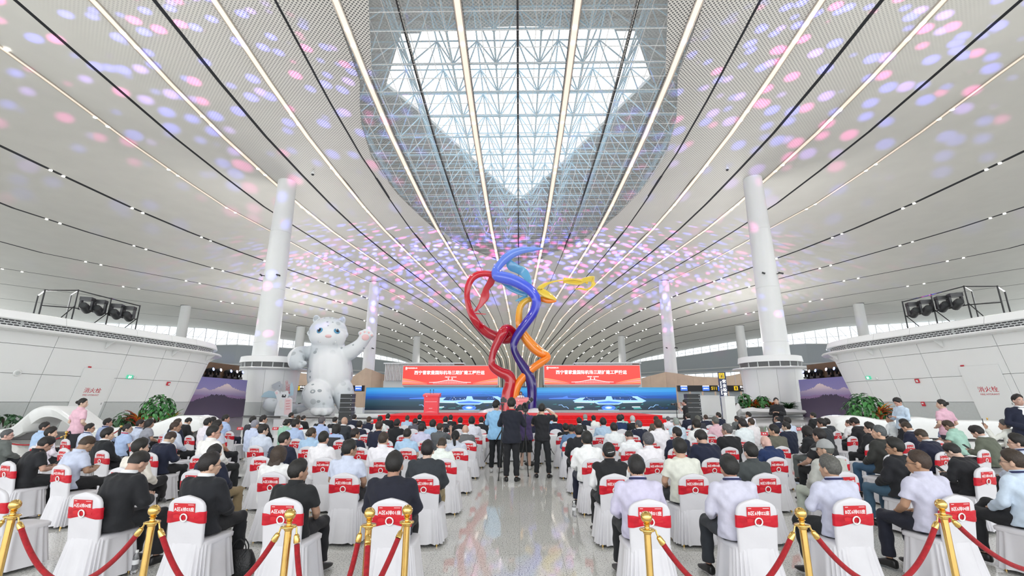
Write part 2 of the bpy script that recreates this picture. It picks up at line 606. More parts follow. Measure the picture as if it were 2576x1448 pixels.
def ceiling_material(name, mesh_zone):
    """Painted sheet; mesh_zone is the open perforated kind whose holes let the roof frame show."""
    m = mat(name, (0.74, 0.73, 0.68), 0.55, noise=0.03, nscale=0.3)
    nt = m.node_tree
    n = nt.nodes
    b = n['Principled BSDF']
    ge = n.new('ShaderNodeNewGeometry')
    sp = n.new('ShaderNodeSeparateXYZ')
    nt.links.new(ge.outputs['Position'], sp.inputs[0])
    vo = n.new('ShaderNodeTexVoronoi')
    vo.voronoi_dimensions = '2D'
    vo.inputs['Scale'].default_value = 3.9
    vo.inputs['Randomness'].default_value = 0.0
    mp = n.new('ShaderNodeMapping')
    mp.inputs['Rotation'].default_value = (0, 0, R(45))
    nt.links.new(ge.outputs['Position'], mp.inputs[0])
    nt.links.new(mp.outputs[0], vo.inputs['Vector'])
    hole = n.new('ShaderNodeMapRange')
    hole.inputs['From Min'].default_value = 0.42 if mesh_zone else 0.36
    hole.inputs['From Max'].default_value = 0.34 if mesh_zone else 0.28
    nt.links.new(vo.outputs['Distance'], hole.inputs['Value'])
    if mesh_zone:
        tr = n.new('ShaderNodeBsdfTransparent')
        ms = n.new('ShaderNodeMixShader')
        fac = n.new('ShaderNodeMath')
        fac.operation = 'MULTIPLY_ADD'
        fac.inputs[1].default_value = 0.22
        fac.inputs[2].default_value = 0.70
        nt.links.new(hole.outputs[0], fac.inputs[0])
        nt.links.new(fac.outputs[0], ms.inputs[0])
        nt.links.new(b.outputs[0], ms.inputs[1])
        nt.links.new(tr.outputs[0], ms.inputs[2])
        nt.links.new(ms.outputs[0], n['Material Output'].inputs[0])
    else:
        # perforated only in the middle bays: the holes are dark, fading out sideways panel by panel
        ab = n.new('ShaderNodeMath')
        ab.operation = 'ABSOLUTE'
        nt.links.new(sp.outputs['X'], ab.inputs[0])
        fade = n.new('ShaderNodeMapRange')
        fade.inputs['From Min'].default_value = 40
        fade.inputs['From Max'].default_value = 15
        nt.links.new(ab.outputs[0], fade.inputs['Value'])
        fy = n.new('ShaderNodeMapRange')
        fy.inputs['From Min'].default_value = 105
        fy.inputs['From Max'].default_value = 60
        nt.links.new(sp.outputs['Y'], fy.inputs['Value'])
        m1 = n.new('ShaderNodeMath')
        m1.operation = 'MULTIPLY'
        nt.links.new(fade.outputs[0], m1.inputs[0])
        nt.links.new(fy.outputs[0], m1.inputs[1])
        m2 = n.new('ShaderNodeMath')
        m2.operation = 'MULTIPLY'
        nt.links.new(m1.outputs[0], m2.inputs[0])
        nt.links.new(hole.outputs[0], m2.inputs[1])
        cm = n.new('ShaderNodeMix')
        cm.data_type = 'RGBA'
        src = b.inputs['Base Color'].links[0].from_socket
        nt.links.new(src, cm.inputs[6])
        cm.inputs[7].default_value = (0.10, 0.105, 0.105, 1)
        nt.links.new(m2.outputs[0], cm.inputs[0])
        nt.links.new(cm.outputs[2], b.inputs['Base Color'])
    return m


M['ceiling'] = ceiling_material('ceiling_sheet', False)
M['ceiling_mesh'] = ceiling_material('open_ceiling_mesh', True)
ceiling = struct('ceiling', 'sweeping pale grey ceiling of long curved panels with dark joints and light strips')
KS = [-16, -15, -14, -13, -12, -11, -9, -8, -7, -6, -5, -4, -3, -2, -1, 0, 1, 2, 3, 4, 5, 6, 7, 8, 9, 11, 12, 13, 14, 15, 16]
SEG = [[-40, 8, 20, 30, 40], [40, 50, 60, 70], [70, 80, 90, 98], [98, 108, 119, 130], [130, 142, 154, 166], [166, 178, 190, 202], [202, 212, 222, 230, 236, 240, 244, 247, 249, 250.5, 251.6, 252.4, 252.6]]


def half_gap(k):
    a = abs(k)
    if a >= 11:
        return 0.36
    if a % 2:
        return 0.34 if a < 9 else 0.24
    return 0.06 if a < 3 else (0.12 if a < 5 else 0.2)


def leaf_x(Y):
    return float(np.interp(Y, [a for a, _ in LEAF], [b_ for _, b_ in LEAF])) if 4 < Y < 97.6 else 0.0


def strip_panel(xa, xb, Ys, mt, name):
    """A curved sheet between two edges given as functions of Y, with turned-up rims."""
    m_ = MB()
    rings = []
    for y in Ys:
        z = zc(y)
        a, b_ = xa(y), xb(y)
        if b_ - a < 0.05:
            b_ = a + 0.05
        t = [a, a + (b_ - a) * 0.5, b_]
        up = V((0, 0.35, 0.0)) if y > 240 else V((0, 0, 0.35))
        rings.append([V((x, y, z)) for x in t] + [V((x, y, z)) + up for x in t[::-1]])
    m_.loft(rings, 0, cap=True)
    m_.build(name, mt, ceiling, 35)


for i in range(len(KS) - 1):
    ka, kb = KS[i], KS[i + 1]
    for sg in SEG:
        fa = lambda y, k=ka: rx(k, y) + half_gap(k)
        fb = lambda y, k=kb: rx(k, y) - half_gap(k)
        if abs(ka) < 5 and sg[0] < 97 or (ka, kb) in ((-5, -4), (4, 5)) and sg[0] < 97:
            # crossed by the leaf-shaped opening: sheet outside it, open mesh inside it
            ys = sorted(set(sg + [sg[0] + (sg[-1] - sg[0]) * j / 8 for j in range(9)]))
            if ka >= 0:
                out_a = lambda y, f=fa, g_=fb: min(max(leaf_x(y), f(y)), g_(y))
                if any(fb(y) - out_a(y) > 0.06 for y in ys):
                    strip_panel(out_a, fb, [y for y in ys], M['ceiling'], 'ceiling_panel')
                if any(out_a(y) - fa(y) > 0.06 for y in ys):
                    strip_panel(fa, out_a, [y for y in ys], M['ceiling_mesh'], 'mesh_panel')
            else:
                out_b = lambda y, f=fa, g_=fb: max(min(-leaf_x(y), g_(y)), f(y))
                if any(out_b(y) - fa(y) > 0.06 for y in ys):
                    strip_panel(fa, out_b, [y for y in ys], M['ceiling'], 'ceiling_panel')
                if any(fb(y) - out_b(y) > 0.06 for y in ys):
                    strip_panel(out_b, fb, [y for y in ys], M['ceiling_mesh'], 'mesh_panel')
        else:
            strip_panel(fa, fb, sg, M['ceiling'], 'ceiling_panel')
for s in (-1, 1):
    for sg in SEG:
        if s < 0:
            strip_panel(lambda y: -ex(y), lambda y: rx(-16, y) - 0.36, sg, M['ceiling'], 'ceiling_panel')
        else:
            strip_panel(lambda y: rx(16, y) + 0.36, ex, sg, M['ceiling'], 'ceiling_panel')

allY = [y for sg in SEG for y in sg[:-1]] + [252.6]
spots = []
for k in KS:
    lit = abs(k) % 2 == 1 and abs(k) <= 9
    hg = half_gap(k)
    # the black recess behind each joint
    rec = 0.5 if abs(k) > 4 or lit else 0.35
    up = lambda y, d: V((0, d, 0)) if y > 240 else V((0, 0, d))
    MB().loft([[V((rx(k, y) - hg - 0.05, y, zc(y))) + up(y, 0.36), V((rx(k, y) + hg + 0.05, y, zc(y))) + up(y, 0.36),
                V((rx(k, y) + hg + 0.05, y, zc(y))) + up(y, 0.03), V((rx(k, y) - hg - 0.05, y, zc(y))) + up(y, 0.03)] for y in allY], 0).build('joint_recess', M['dark_slot'], ceiling, 30)
    if lit:
        w_ = hg
        MB().loft([[V((rx(k, y) + a, y, zc(y) + (0 if y > 240 else d))) - (V((0, -d, 0)) if y > 240 else V((0, 0, 0))) for a, d in ((-w_, 0.1), (-w_, -0.12), (-w_ * 0.72, -0.12), (-w_ * 0.72, 0.02), (w_ * 0.72, 0.02), (w_ * 0.72, -0.12), (w_, -0.12), (w_, 0.1))] for y in allY], 0).build('strip_channel', M['channel'], ceiling, 30)
        MB().loft([[V((rx(k, y) + a, y, zc(y) + (0 if y > 240 else d))) - (V((0, -d, 0)) if y > 240 else V((0, 0, 0))) for a, d in ((-w_ * 0.7, 0.06), (-w_ * 0.7, -0.07), (w_ * 0.7, -0.07), (w_ * 0.7, 0.06))] for y in allY], 0).build('light_strip', M['strip'], ceiling, 30)
    if lit or abs(k) in (11, 12, 13, 14):
        for j in range(15):
            for d in (-0.9, 0.9):
                y = 34.2 + 12.3 * j + d + (4 if abs(k) in (12, 14) else 0)
                if y < 236:
                    spots.append((y, k))
spots.sort()
sm = MB().lathe([(0.17, 0.10), (0.20, 0.05), (0.20, -0.10), (0.13, -0.11)], 10).mesh('downlight', M['spot'])
far_spots = MB()
for i, (y, k) in enumerate(spots):
    p = V((rx(k, y), y, zc(y) - 0.02))
    if i < 284:
        link('downlight', sm, ceiling, loc=p)
    else:
        far_spots.box(p, (0.36, 0.36, 0.22))
far_spots.build('distant_downlight', M['spot'], ceiling, 0, 'stuff')
# fine hanger wires of the open mesh
wires = MB()
for ix in range(-12, 13):
    x = ix * 1.62
    ys = [y for y in range(8, 98) if leaf_x(y) > abs(x)]
    if len(ys) > 3:
        wires.box((x, (ys[0] + ys[-1]) / 2, zc((ys[0] + ys[-1]) / 2) + 0.05), (0.05, ys[-1] - ys[0], 0.05), Matrix.Rotation(math.atan2(zc(ys[-1]) - zc(ys[0]), ys[-1] - ys[0]), 3, 'X'))
for y in np.arange(9, 97, 2.05):
    a = leaf_x(y)
    wires.box((0, y, zc(y) + 0.05), (2 * a, 0.05, 0.05))
wires.build('mesh_wire', mat('pale_wire', (0.86, 0.88, 0.88), 0.5), ceiling, 0, 'stuff')
for px, py in ((788, 427), (1828, 415)):
    p = ceil_at(px, py)
    t = thing('dome_camera', 'white dome camera hanging from the ceiling, ' + ('left' if px < 1300 else 'right') + ' one of the pair', 'camera', p - V((0, 0, 0.68)), 0, 'ceiling dome cameras')
    MB().lathe([(0.05, 0.65), (0.06, 0.4), (0.2, 0.32), (0.24, 0.1), (0.22, 0.0)], 12).build('housing', M['white_gloss'], t)
    MB().ell((0, 0, 0), (0.2, 0.2, 0.22), 12, 8).build('lens_dome', M['black_plastic'], t)

# roof above the ceiling: deck with the leaf-shaped skylight, and the space frame
roof = struct('ceiling_roof_deck', 'grey roof deck with a large white skylight above the ceiling')
ZR = 43.0
SKY = [gz(x, y, ZR) for x, y in ((1010, 79), (1300, 66), (1594, 70), (1637, 197), (1513, 317), (1393, 433), (1306, 506), (1227, 437), (1087, 309), (971, 215))]
OUT = []
cxy = V((0, 60, ZR))
ang = [math.atan2(p.y - 60, p.x) for p in SKY]
for a in ang:
    d = V((math.cos(a), math.sin(a), 0))
    t_ = min(70 / max(abs(d.x), 1e-6), 90 / max(abs(d.y), 1e-6))
    OUT.append(cxy + d * t_)
cor = [V((70, 150, ZR)), V((-70, 150, ZR)), V((-70, -30, ZR)), V((70, -30, ZR))]
m_ = MB()
n_ = len(SKY)
rings = [[p for p in SKY], OUT, [p + V((0, 0, 0.5)) for p in OUT], [p + V((0, 0, 0.5)) for p in SKY]]
m_.loft(rings + [rings[0]], 0, cap=False)
for cpt in cor:
    best = sorted(range(n_), key=lambda i: (OUT[i] - cpt).length)[:2]
    m_.extrude([cpt, OUT[best[0]], OUT[best[1]]], (0, 0, 0.5))
m_.build('roof_slab', mat('roof_deck', (0.46, 0.49, 0.49), 0.7, noise=0.2, nscale=0.4), roof, 0)
ribs = MB()
for y in np.arange(10, 148, 1.6):
    if y < 42 or y > 91:
        ribs.box((0, y, ZR - 0.12), (96, 0.18, 0.24))
    else:
        hw = float(np.interp(y, [42, 44, 52, 61, 70, 77, 90], [0, 13.5, 18, 13.3, 9.2, 6.3, 0.2]))
        for s in (-1, 1):
            ribs.box((s * (48 + hw) / 2 + s * 0.2, y, ZR - 0.12), (48 - hw - 0.4, 0.18, 0.24))
ribs.build('deck_rib', mat('deck_rib', (0.52, 0.56, 0.57), 0.6, noise=0.2), roof, 0, 'stuff')
M['truss'] = mat('truss_paint', (0.50, 0.76, 0.92), 0.45, noise=0.06)
fr = MB()
def bar(a, b_, r_):
    fr.tube([a, b_], r_, 5, cap=False)
dx, dy = 4.6, 4.6
nx, ny = 13, 19
T = lambda i, j: V(((i - nx / 2) * dx + dx / 2, 16 + j * dy, 41.6))
B = lambda i, j: V(((i - nx / 2) * dx + dx, 16 + j * dy + dy / 2, max(36.6, 0)))
for i in range(nx):
    for j in range(ny):
        if i + 1 < nx:
            bar(T(i, j), T(i + 1, j), 0.09)
        if j + 1 < ny:
            bar(T(i, j), T(i, j + 1), 0.09)
        if i + 1 < nx and j + 1 < ny:
            for a, b_ in ((0, 0), (1, 0), (0, 1), (1, 1)):
                bar(B(i, j), T(i + a, j + b_), 0.085)
            fr.ell(B(i, j), (0.27, 0.27, 0.27), 6, 5)
            if i + 2 < nx:
                bar(B(i, j), B(i + 1, j), 0.13)
            if j + 2 < ny:
                bar(B(i, j), B(i, j + 1), 0.10)
fr.build('space_frame', M['truss'], roof, 0, 'stuff')

# ---------------------------------------------------------------- perimeter: clerestory bands and far walls
WIN = [(0, 836), (300, 846), (520, 868), (600, 867), (765, 878), (910, 899), (1030, 914)]
for s, side in ((-1, 'left'), (1, 'right')):
    wall = struct('wall_' + side, 'pale far side wall under a long band of clerestory glazing')
    win = struct('window_%d' % (1 if s < 0 else 2), 'long bright clerestory window band under the ceiling edge')
    mir = lambda p: V((abs(p.x) * s, p.y, p.z))
    topz = [zc(p.y) + 0.2 for p in EQ]
    sill = [at(x, y, q.y).z for (x, y), q in zip(WIN, EQ)]
    frame = MB()
    upper, lower, ledge = MB(), MB(), MB()
    for i in range(len(EQ) - 1):
        a, b_ = mir(EQ[i]), mir(EQ[i + 1])
        L = (b_ - a).length
        nn = max(1, round(L / 3.6))
        for j in range(nn):
            f0, f1 = j / nn, (j + 1) / nn
            p0, p1 = a.lerp(b_, f0), a.lerp(b_, f1)
            t0, t1 = topz[i] + (topz[i + 1] - topz[i]) * f0, topz[i] + (topz[i + 1] - topz[i]) * f1
            s0, s1 = sill[i] + (sill[i + 1] - sill[i]) * f0, sill[i] + (sill[i + 1] - sill[i]) * f1
            q = [V((p0.x, p0.y, s0)), V((p1.x, p1.y, s1)), V((p1.x, p1.y, t1)), V((p0.x, p0.y, t0))]
            pm = MB()
            pm.extrude(q, (0.04 * s, 0.04, 0))
            pm.build('pane', M['glass'], win, 0)
            frame.tube([q[0], q[3]], 0.13, 4)
            mid0, mid1 = q[0].lerp(q[3], 0.45), q[1].lerp(q[2], 0.45)
            frame.tube([mid0, mid1], 0.08, 4)
            frame.tube([q[0], q[2]], 0.07, 4)
            frame.tube([q[0], q[1]], 0.2, 4)
        # walls below: upper lintel, a ledge, a low window band, then wall to the floor
        for top, bot, mb_ in (((sill[i], sill[i + 1]), (12.8, 12.8), upper), ((9.3, 9.3), (0, 0), lower)):
            q = [V((a.x, a.y, bot[0])), V((b_.x, b_.y, bot[1])), V((b_.x, b_.y, top[1])), V((a.x, a.y, top[0]))]
            mb_.extrude(q, (0.4 * s, 0.3, 0))
        for zz in (13.2, 14.6):
            ledge.tube([V((a.x - s * 0.4, a.y - 0.3, zz)), V((b_.x - s * 0.4, b_.y - 0.3, zz))], 0.25, 4)
        for j in range(nn):
            p0, p1 = a.lerp(b_, j / nn), a.lerp(b_, (j + 1) / nn)
            q = [V((p0.x, p0.y, 9.3)), V((p1.x, p1.y, 9.3)), V((p1.x, p1.y, 12.8)), V((p0.x, p0.y, 12.8))]
            MB().extrude(q, (0.04 * s, 0.04, 0)).build('pane', M['glass'], win, 0)
            frame.tube([q[0], q[3]], 0.14, 4)
            frame.tube([q[0].lerp(q[3], 0.6), q[1].lerp(q[2], 0.6)], 0.1, 4)
    frame.build('window_frame', M['white_paint'], win, 0)
    upper.build('lintel_wall', mat('lintel_' + side, (0.50, 0.55, 0.58), 0.5, noise=0.02), wall, 0)
    lower.build('lower_wall', M['grey_panel'], wall, 0)
    ledge.build('ledge', M['white_paint'], wall, 0)

# ---------------------------------------------------------------- columns
def column(name, label, x, Y, z0, z1, r0, r1, joints):
    t = struct(name, label)
    t.location = (x, Y, 0)
    zs = [z0] + joints + [z1]
    for i in range(len(zs) - 1):
        f0, f1 = (zs[i] - z0) / (z1 - z0), (zs[i + 1] - z0) / (z1 - z0)
        ra, rb = r0 + (r1 - r0) * f0, r0 + (r1 - r0) * f1
        MB().lathe([(ra - 0.03, zs[i]), (ra, zs[i] + 0.03), (rb, zs[i + 1] - 0.03), (rb - 0.03, zs[i + 1])], 36).build('column_section', M['column'], t)
    MB().lathe([(r1 + 0.06, z1 - 0.05), (r1 + 0.2, z1), (r1 + 0.2, z1 + 0.5)], 36).build('column_collar', M['dark_slot'], t)
    for a in (-2.2, -0.9):
        cz = z0 + (z1 - z0) * 0.46
        rr = r0 + (r1 - r0) * 0.46
        p = V((math.cos(a) * rr, math.sin(a) * rr, cz))
        d = V((math.cos(a), math.sin(a), 0))
        MB().tube([p, p + d * 0.4], 0.06, 6).tube([p + d * 0.4 + V((-0.2, 0, 0.1)), p + d * 0.6 + V((0.25, 0, -0.1))], 0.12, 6).build('camera_bracket', M['black_plastic'], t)
    return t


for s, side in ((-1, 'left'), (1, 'right')):
    column('column_near_' + side, 'tall white round column rising from the drum kiosk, %s side' % side, s * 34.5, 62, 6.0, zc(62) + 0.1, 1.62, 1.26, [9.5, 17, 25.5])
    column('column_middle_' + side, 'white round column behind the near one, %s side' % side, s * 35.6, 109, 0, zc(109) + 0.1, 1.5, 1.2, [9, 17, 24])
    column('column_far_' + side, 'slim distant white column above the red screen, %s side' % side, s * 37.4, 167, 0, zc(167) + 0.1, 1.4, 1.25, [9, 17])
    column('column_side_' + side, 'short visible white column behind the pavilion roof, %s side' % side, s * 96, 128, 0, zc(128) + 0.1, 1.5, 1.25, [9, 17])
    column('column_outer_' + side, 'distant white column beside the clerestory band, %s side' % side, s * 73.5, 152, 0, zc(152) + 0.1, 1.6, 1.35, [9, 17])

# ---------------------------------------------------------------- near pavilions (leaning oval white buildings)
M['pav'] = mat('pavilion_panel', (0.90, 0.915, 0.905), 0.28, noise=0.015, nscale=0.6)
gm = mat('perforated_grille', (0.62, 0.64, 0.64), 0.5)
nt = gm.node_tree
n = nt.nodes
tc = n['Texture Coordinate']
br = n.new('ShaderNodeTexBrick')
br.inputs['Color1'].default_value = br.inputs['Color2'].default_value = (0.035, 0.037, 0.04, 1)
br.inputs['Mortar'].default_value = (0.62, 0.64, 0.64, 1)
br.inputs['Scale'].default_value = 1
br.inputs['Mortar Size'].default_value = 0.030
br.inputs['Brick Width'].default_value = 0.26
br.inputs['Row Height'].default_value = 0.115
nt.links.new(tc.outputs['UV'], br.inputs['Vector'])
nt.links.new(br.outputs[0], n['Principled BSDF'].inputs['Base Color'])
M['grille'] = gm


def pavilion(s, side):
    wall = struct('wall_pavilion_' + side, 'leaning white oval pavilion with a dark grille band and thin canopy, %s side' % side)
    base = [(31.5, 8.0), (30.2, 14.0), (29.2, 19.0), (28.0, 24.0), (27.2, 28.4), (26.7, 32.0), (26.4, 34.6), (26.7, 36.8), (27.8, 38.4), (29.4, 39.4), (31.5, 39.8), (36.0, 40.0)]
    pts = smooth_path(base, 5)
    P = [V((p[0], p[1], 0)) for p in pts]
    N = []
    U = [0.0]
    for i in range(len(P)):
        t_ = (P[min(i + 1, len(P) - 1)] - P[max(i - 1, 0)]).normalized()
        N.append(V((-t_.y, t_.x, 0)) * 1.0)
        if i:
            U.append(U[-1] + (P[i] - P[i - 1]).length)
    N = [nn if (nn.x < 0 or nn.y > 0) else -nn for nn in N]

    def off(i, d, z):
        p = P[i] + N[i] * d
        return V((p.x * s, p.y, z))
    lean = lambda z: 0.27 * z
    # wall panels: joints along the length and three courses
    cols = [0, 8, 15, 21, 26, 31, 36, 42, 49, len(P) - 1]
    cols = [0, 7, 12, 17, 22, 26, 30, 35, 41, 48, len(P) - 1]
    cols = sorted(set(min(c_, len(P) - 1) for c_ in cols))
    rows = [(0.0, 1.75), (1.75, 3.25), (3.25, 4.75), (4.75, 5.45)]
    for ci in range(len(cols) - 1):
        a, b_ = cols[ci], cols[ci + 1]
        for ri, (z0, z1) in enumerate(rows):
            g_ = 0.012
            rr = []
            for i in range(a, b_ + 1):
                rr.append([off(i, lean(z0 + g_), z0 + g_), off(i, lean(z1 - g_), z1 - g_), off(i, lean(z1 - g_) - 0.2, z1 - g_), off(i, lean(z0 + g_) - 0.2, z0 + g_)])
            # pull the ends in a little so the joint shows
            for ring, nb in ((rr[0], rr[1]), (rr[-1], rr[-2])):
                for q in range(4):
                    ring[q] = ring[q] + (nb[q] - ring[q]).normalized() * 0.014
            MB().loft(rr, 0).build('wall_panel', M['pav'] if ri else M['grey_panel'], wall, 30)
    seam = MB()
    seam.loft([[off(i, lean(0.0) - 0.12, 0), off(i, lean(5.4) - 0.12, 5.4), off(i, lean(5.4) - 0.16, 5.4), off(i, lean(0) - 0.16, 0)] for i in range(len(P))], 0)
    seam.build('wall_backing', mat('joint_backing_' + side, (0.52, 0.53, 0.53), 0.8), wall, 30)  # plain grey sheet that shows through the gaps between panels
    # canopy brim, grille band, top rim
    prof = [(1.2, 5.36), (2.15, 5.42), (2.2, 5.50), (2.15, 5.56), (1.3, 5.60)]
    MB().loft([[off(i, d, z) for d, z in prof] for i in range(len(P))], 0).build('canopy', M['white_gloss'], wall, 30)
    for i in range(6, len(P) - 3, 7):
        q = [off(i, 1.44, 4.95), off(i, 1.46, 5.4), off(i, 2.05, 5.42)]
        t_ = (P[min(i + 1, len(P) - 1)] - P[i]).normalized()
        d = V((t_.x * s, t_.y, 0)) * 0.06
        MB().extrude(q, d).build('canopy_bracket', M['white_gloss'], wall, 0)
    me = MB().loft([[off(i, d, z) for d, z in ((1.48, 5.58), (1.53, 5.94), (1.3, 5.94), (1.3, 5.58))] for i in range(len(P))], 0).mesh('grille_band', M['grille'], 30)
    uv = me.uv_layers.new(name='UVMap')
    for poly in me.polygons:
        for li in poly.loop_indices:
            vi = me.loops[li].vertex_index
            i, kk = divmod(vi, 4)
            uv.data[li].uv = (U[i], me.vertices[vi].co.z)
    link('grille_band', me, wall)
    for i in range(3, len(P) - 2, 4):
        t_ = (P[min(i + 1, len(P) - 1)] - P[i]).normalized()
        d = V((t_.x * s, t_.y, 0)) * 0.1
        MB().extrude([off(i, 1.5, 5.58), off(i, 1.55, 5.94), off(i, 1.51, 5.94), off(i, 1.46, 5.58)], d).build('grille_post', M['grey_panel'], wall, 0)
    prof = [(1.5, 5.94), (1.78, 5.95), (1.82, 6.0), (1.68, 6.38), (1.56, 6.43), (0.9, 6.43), (0.9, 5.94)]
    cc = cols
    for ci in range(len(cc) - 1):
        rr = [[off(i, d, z) for d, z in prof] for i in range(cc[ci], cc[ci + 1] + 1)]
        for ring, nb in ((rr[0], rr[1]), (rr[-1], rr[-2])):
            for q in range(len(ring)):
                ring[q] = ring[q] + (nb[q] - ring[q]).normalized() * 0.012
        MB().loft(rr, 0).build('rim_panel', M['pav'], wall, 30)
    # flat roof
    MB().extrude([off(i, 1.0, 6.18) for i in range(len(P))] + [V((45 * s, 40, 6.18)), V((45 * s, 8, 6.18))], (0, 0, 0.1)).build('roof', M['grey_panel'], wall, 0)

    def on_wall(px, py):
        """Where the line of sight through this place of the photograph meets the wall, with its facing."""
        r = ray(px, py)
        best = None
        for i in range(len(P) - 1):
            for z0, z1 in ((0, 2.8), (2.8, 5.5)):
                q = [off(i, lean(z0), z0), off(i + 1, lean(z0), z0), off(i, lean(z1), z1)]
                nn = (q[1] - q[0]).cross(q[2] - q[0])
                den = nn.dot(r)
                if abs(den) < 1e-9:
                    continue
                t_ = nn.dot(q[0] - V((0, 0, EYE))) / den
                h = V((0, 0, EYE)) + r * t_
                u = (h - q[0]).dot((q[1] - q[0]).normalized()) / (q[1] - q[0]).length
                if 0 <= u <= 1 and z0 <= h.z <= z1 and t_ > 0 and (best is None or t_ < best[0]):
                    nn.normalize()
                    if nn.dot(r) > 0:
                        nn = -nn
                    best = (t_, h, nn)
        return best[1], best[2]

    def facing(nn):
        xax = V((nn.y, -nn.x, 0)).normalized() * -1
        zax = nn.cross(xax) * -1
        zax = xax.cross(-nn)
        return Matrix((xax, -nn, zax)).transposed()
    return wall, on_wall, facing


PAV = {s: pavilion(s, side) for s, side in ((-1, 'left'), (1, 'right'))}
mirx = lambda x: 2608 - x


def wall_item(s, px, py, name, label, cat, boxes, texts=(), group=None):
    _, on, fc = PAV[s]
    h, nn = on(px, py)
    t = thing(name, label, cat)
    t.matrix_world = Matrix.Translation(h + nn * 0.02) @ fc(nn).to_4x4()
    for nm, cx, cz, w_, hh, d, mt in boxes:
        MB().box((cx, -d / 2, cz), (w_, d, hh)).build(nm, M[mt], t, 0)
    for nm, s_, size, mt, cx, cz, dd in texts:
        lettering(s_, size, M[mt], (cx, -dd, cz), t, bold=0.004, name=nm)
    return t


def hydrant_door(s, px, py):
    t = wall_item(s, px, py, 'hydrant_cabinet', 'flush white fire hydrant cabinet with red characters, ' + ('left' if s < 0 else 'right') + ' pavilion', 'cabinet',
                  [('door_leaf', 0, -0.55, 2.0, 3.9, 0.03, 'pav'), ('red_lamp', -0.75, 1.45, 0.16, 0.07, 0.06, 'red_print'), ('handle', 0.85, -0.8, 0.03, 0.12, 0.06, 'steel')],
                  [('characters', '消火栓', 0.34, 'red_print', 0, 0, 0.035), ('words', 'FIRE HYDRANT', 0.14, 'red_print', 0, -0.27, 0.035)], 'hydrant cabinets')


hydrant_door(-1, 231, 982)
hydrant_door(1, 2487, 979)
for s, px, py in ((-1, 325, 947), (1, 2186, 949)):
    side = 'left' if s < 0 else 'right'
    t = wall_item(s, px, py, 'exit_sign', 'small green exit sign with white running figure, %s pavilion' % side, 'sign',
                  [('sign_box', 0, 0, 0.42, 0.24, 0.06, 'green_sign'), ('pictogram_door', -0.06, 0, 0.1, 0.16, 0.064, 'white_lit'), ('pictogram_runner', 0.06, 0, 0.05, 0.15, 0.064, 'white_lit')])
    t = wall_item(s, px + (14 if s < 0 else 20), py + 2, 'wall_detector', 'white round detector on the wall beside the exit sign, %s pavilion' % side, 'detector', [])
    MB().tube([(0, 0, 0), (0, -0.06, 0)], [0.11, 0.08], 14).build('detector_body', M['white_gloss'], t)
    t = wall_item(s, 422 if s < 0 else 2309, 964 if s < 0 else 957, 'alarm_sounder', 'square red alarm sounder on the white wall, %s pavilion' % side, 'alarm',
                  [('sounder_body', 0, 0, 0.24, 0.26, 0.07, 'red_print'), ('sounder_face', 0.02, 0, 0.12, 0.14, 0.09, 'white_paint')])
t = wall_item(-1, 43, 937, 'wall_speaker', 'white round wall speaker with a pale rim, left pavilion', 'speaker', [])
MB().tube([(0, 0, 0), (0, -0.05, 0)], [0.19, 0.16], 20).build('speaker_rim', M['white_gloss'], t)
MB().tube([(0, -0.04, 0), (0, -0.06, 0)], [0.11, 0.1], 20).build('speaker_cone', M['grey_panel'], t)
t = wall_item(1, 2324, 1015, 'call_point', 'small red fire call point under the sounder, right pavilion', 'alarm', [('point_box', 0, 0, 0.2, 0.28, 0.06, 'red_print'), ('point_face', 0, 0.04, 0.12, 0.08, 0.065, 'white_paint')])
t = wall_item(1, 2497, 1019, 'notice_plate', 'white notice plate with red marks near the hydrant cabinet, right pavilion', 'sign', [('plate', 0, 0, 0.42, 0.24, 0.01, 'white_gloss'), ('red_mark', -0.12, 0, 0.08, 0.14, 0.014, 'red_print'), ('red_mark', 0.13, -0.05, 0.07, 0.08, 0.014, 'red_print'), ('red_mark', 0.02, 0.05, 0.05, 0.05, 0.014, 'red_print')])

# ---------------------------------------------------------------- drum kiosks at the near columns
for s, side in ((-1, 'left'), (1, 'right')):
    dm = struct('wall_drum_' + side, 'white round drum kiosk with a canopy ring at the foot of the near column, %s side' % side)
    dm.location = (s * 33.4, 62, 0)
    for i in range(10):
        a0, a1 = 2 * PI * i / 10 + 0.003, 2 * PI * (i + 1) / 10 - 0.003
        for z0, z1, mt in ((PLAT, 1.75, 'grey_panel'), (1.75, 5.9, 'pav')):
            rr = []
            for j in range(6):
                a = a0 + (a1 - a0) * j / 5
                d = V((math.cos(a), math.sin(a), 0))
                r_ = lambda z: 3.35 + 0.05 * z
                rr.append([d * r_(z0) + V((0, 0, z0)), d * r_(z1) + V((0, 0, z1)), d * (r_(z1) - 0.3) + V((0, 0, z1)), d * (r_(z0) - 0.3) + V((0, 0, z0))])
            MB().loft(rr, 0).build('wall_panel', M[mt], dm, 30)
    MB().lathe([(3.5, 5.82), (4.6, 5.9), (4.66, 6.0), (4.6, 6.08), (3.6, 6.12)], 48).build('canopy', M['white_gloss'], dm)
    MB().lathe([(3.5, 6.1), (3.62, 6.75)], 48).build('grille_band', mat('drum_grille_' + side, (0.16, 0.165, 0.165), 0.5, noise=0.3, nscale=20), dm)
    MB().lathe([(3.55, 6.75), (3.85, 6.76), (3.75, 7.5), (3.55, 7.55), (0.2, 7.55)], 48).build('rim', M['pav'], dm)
    for i in range(8):
        a = -PI / 2 + (i - 3.5) * 0.35
        MB().box((3.6 * math.cos(a), 3.6 * math.sin(a), 6.42), (0.12, 0.12, 0.66), Matrix.Rotation(a, 3, 'Z')).build('grille_post', M['grey_panel'], dm, 0)

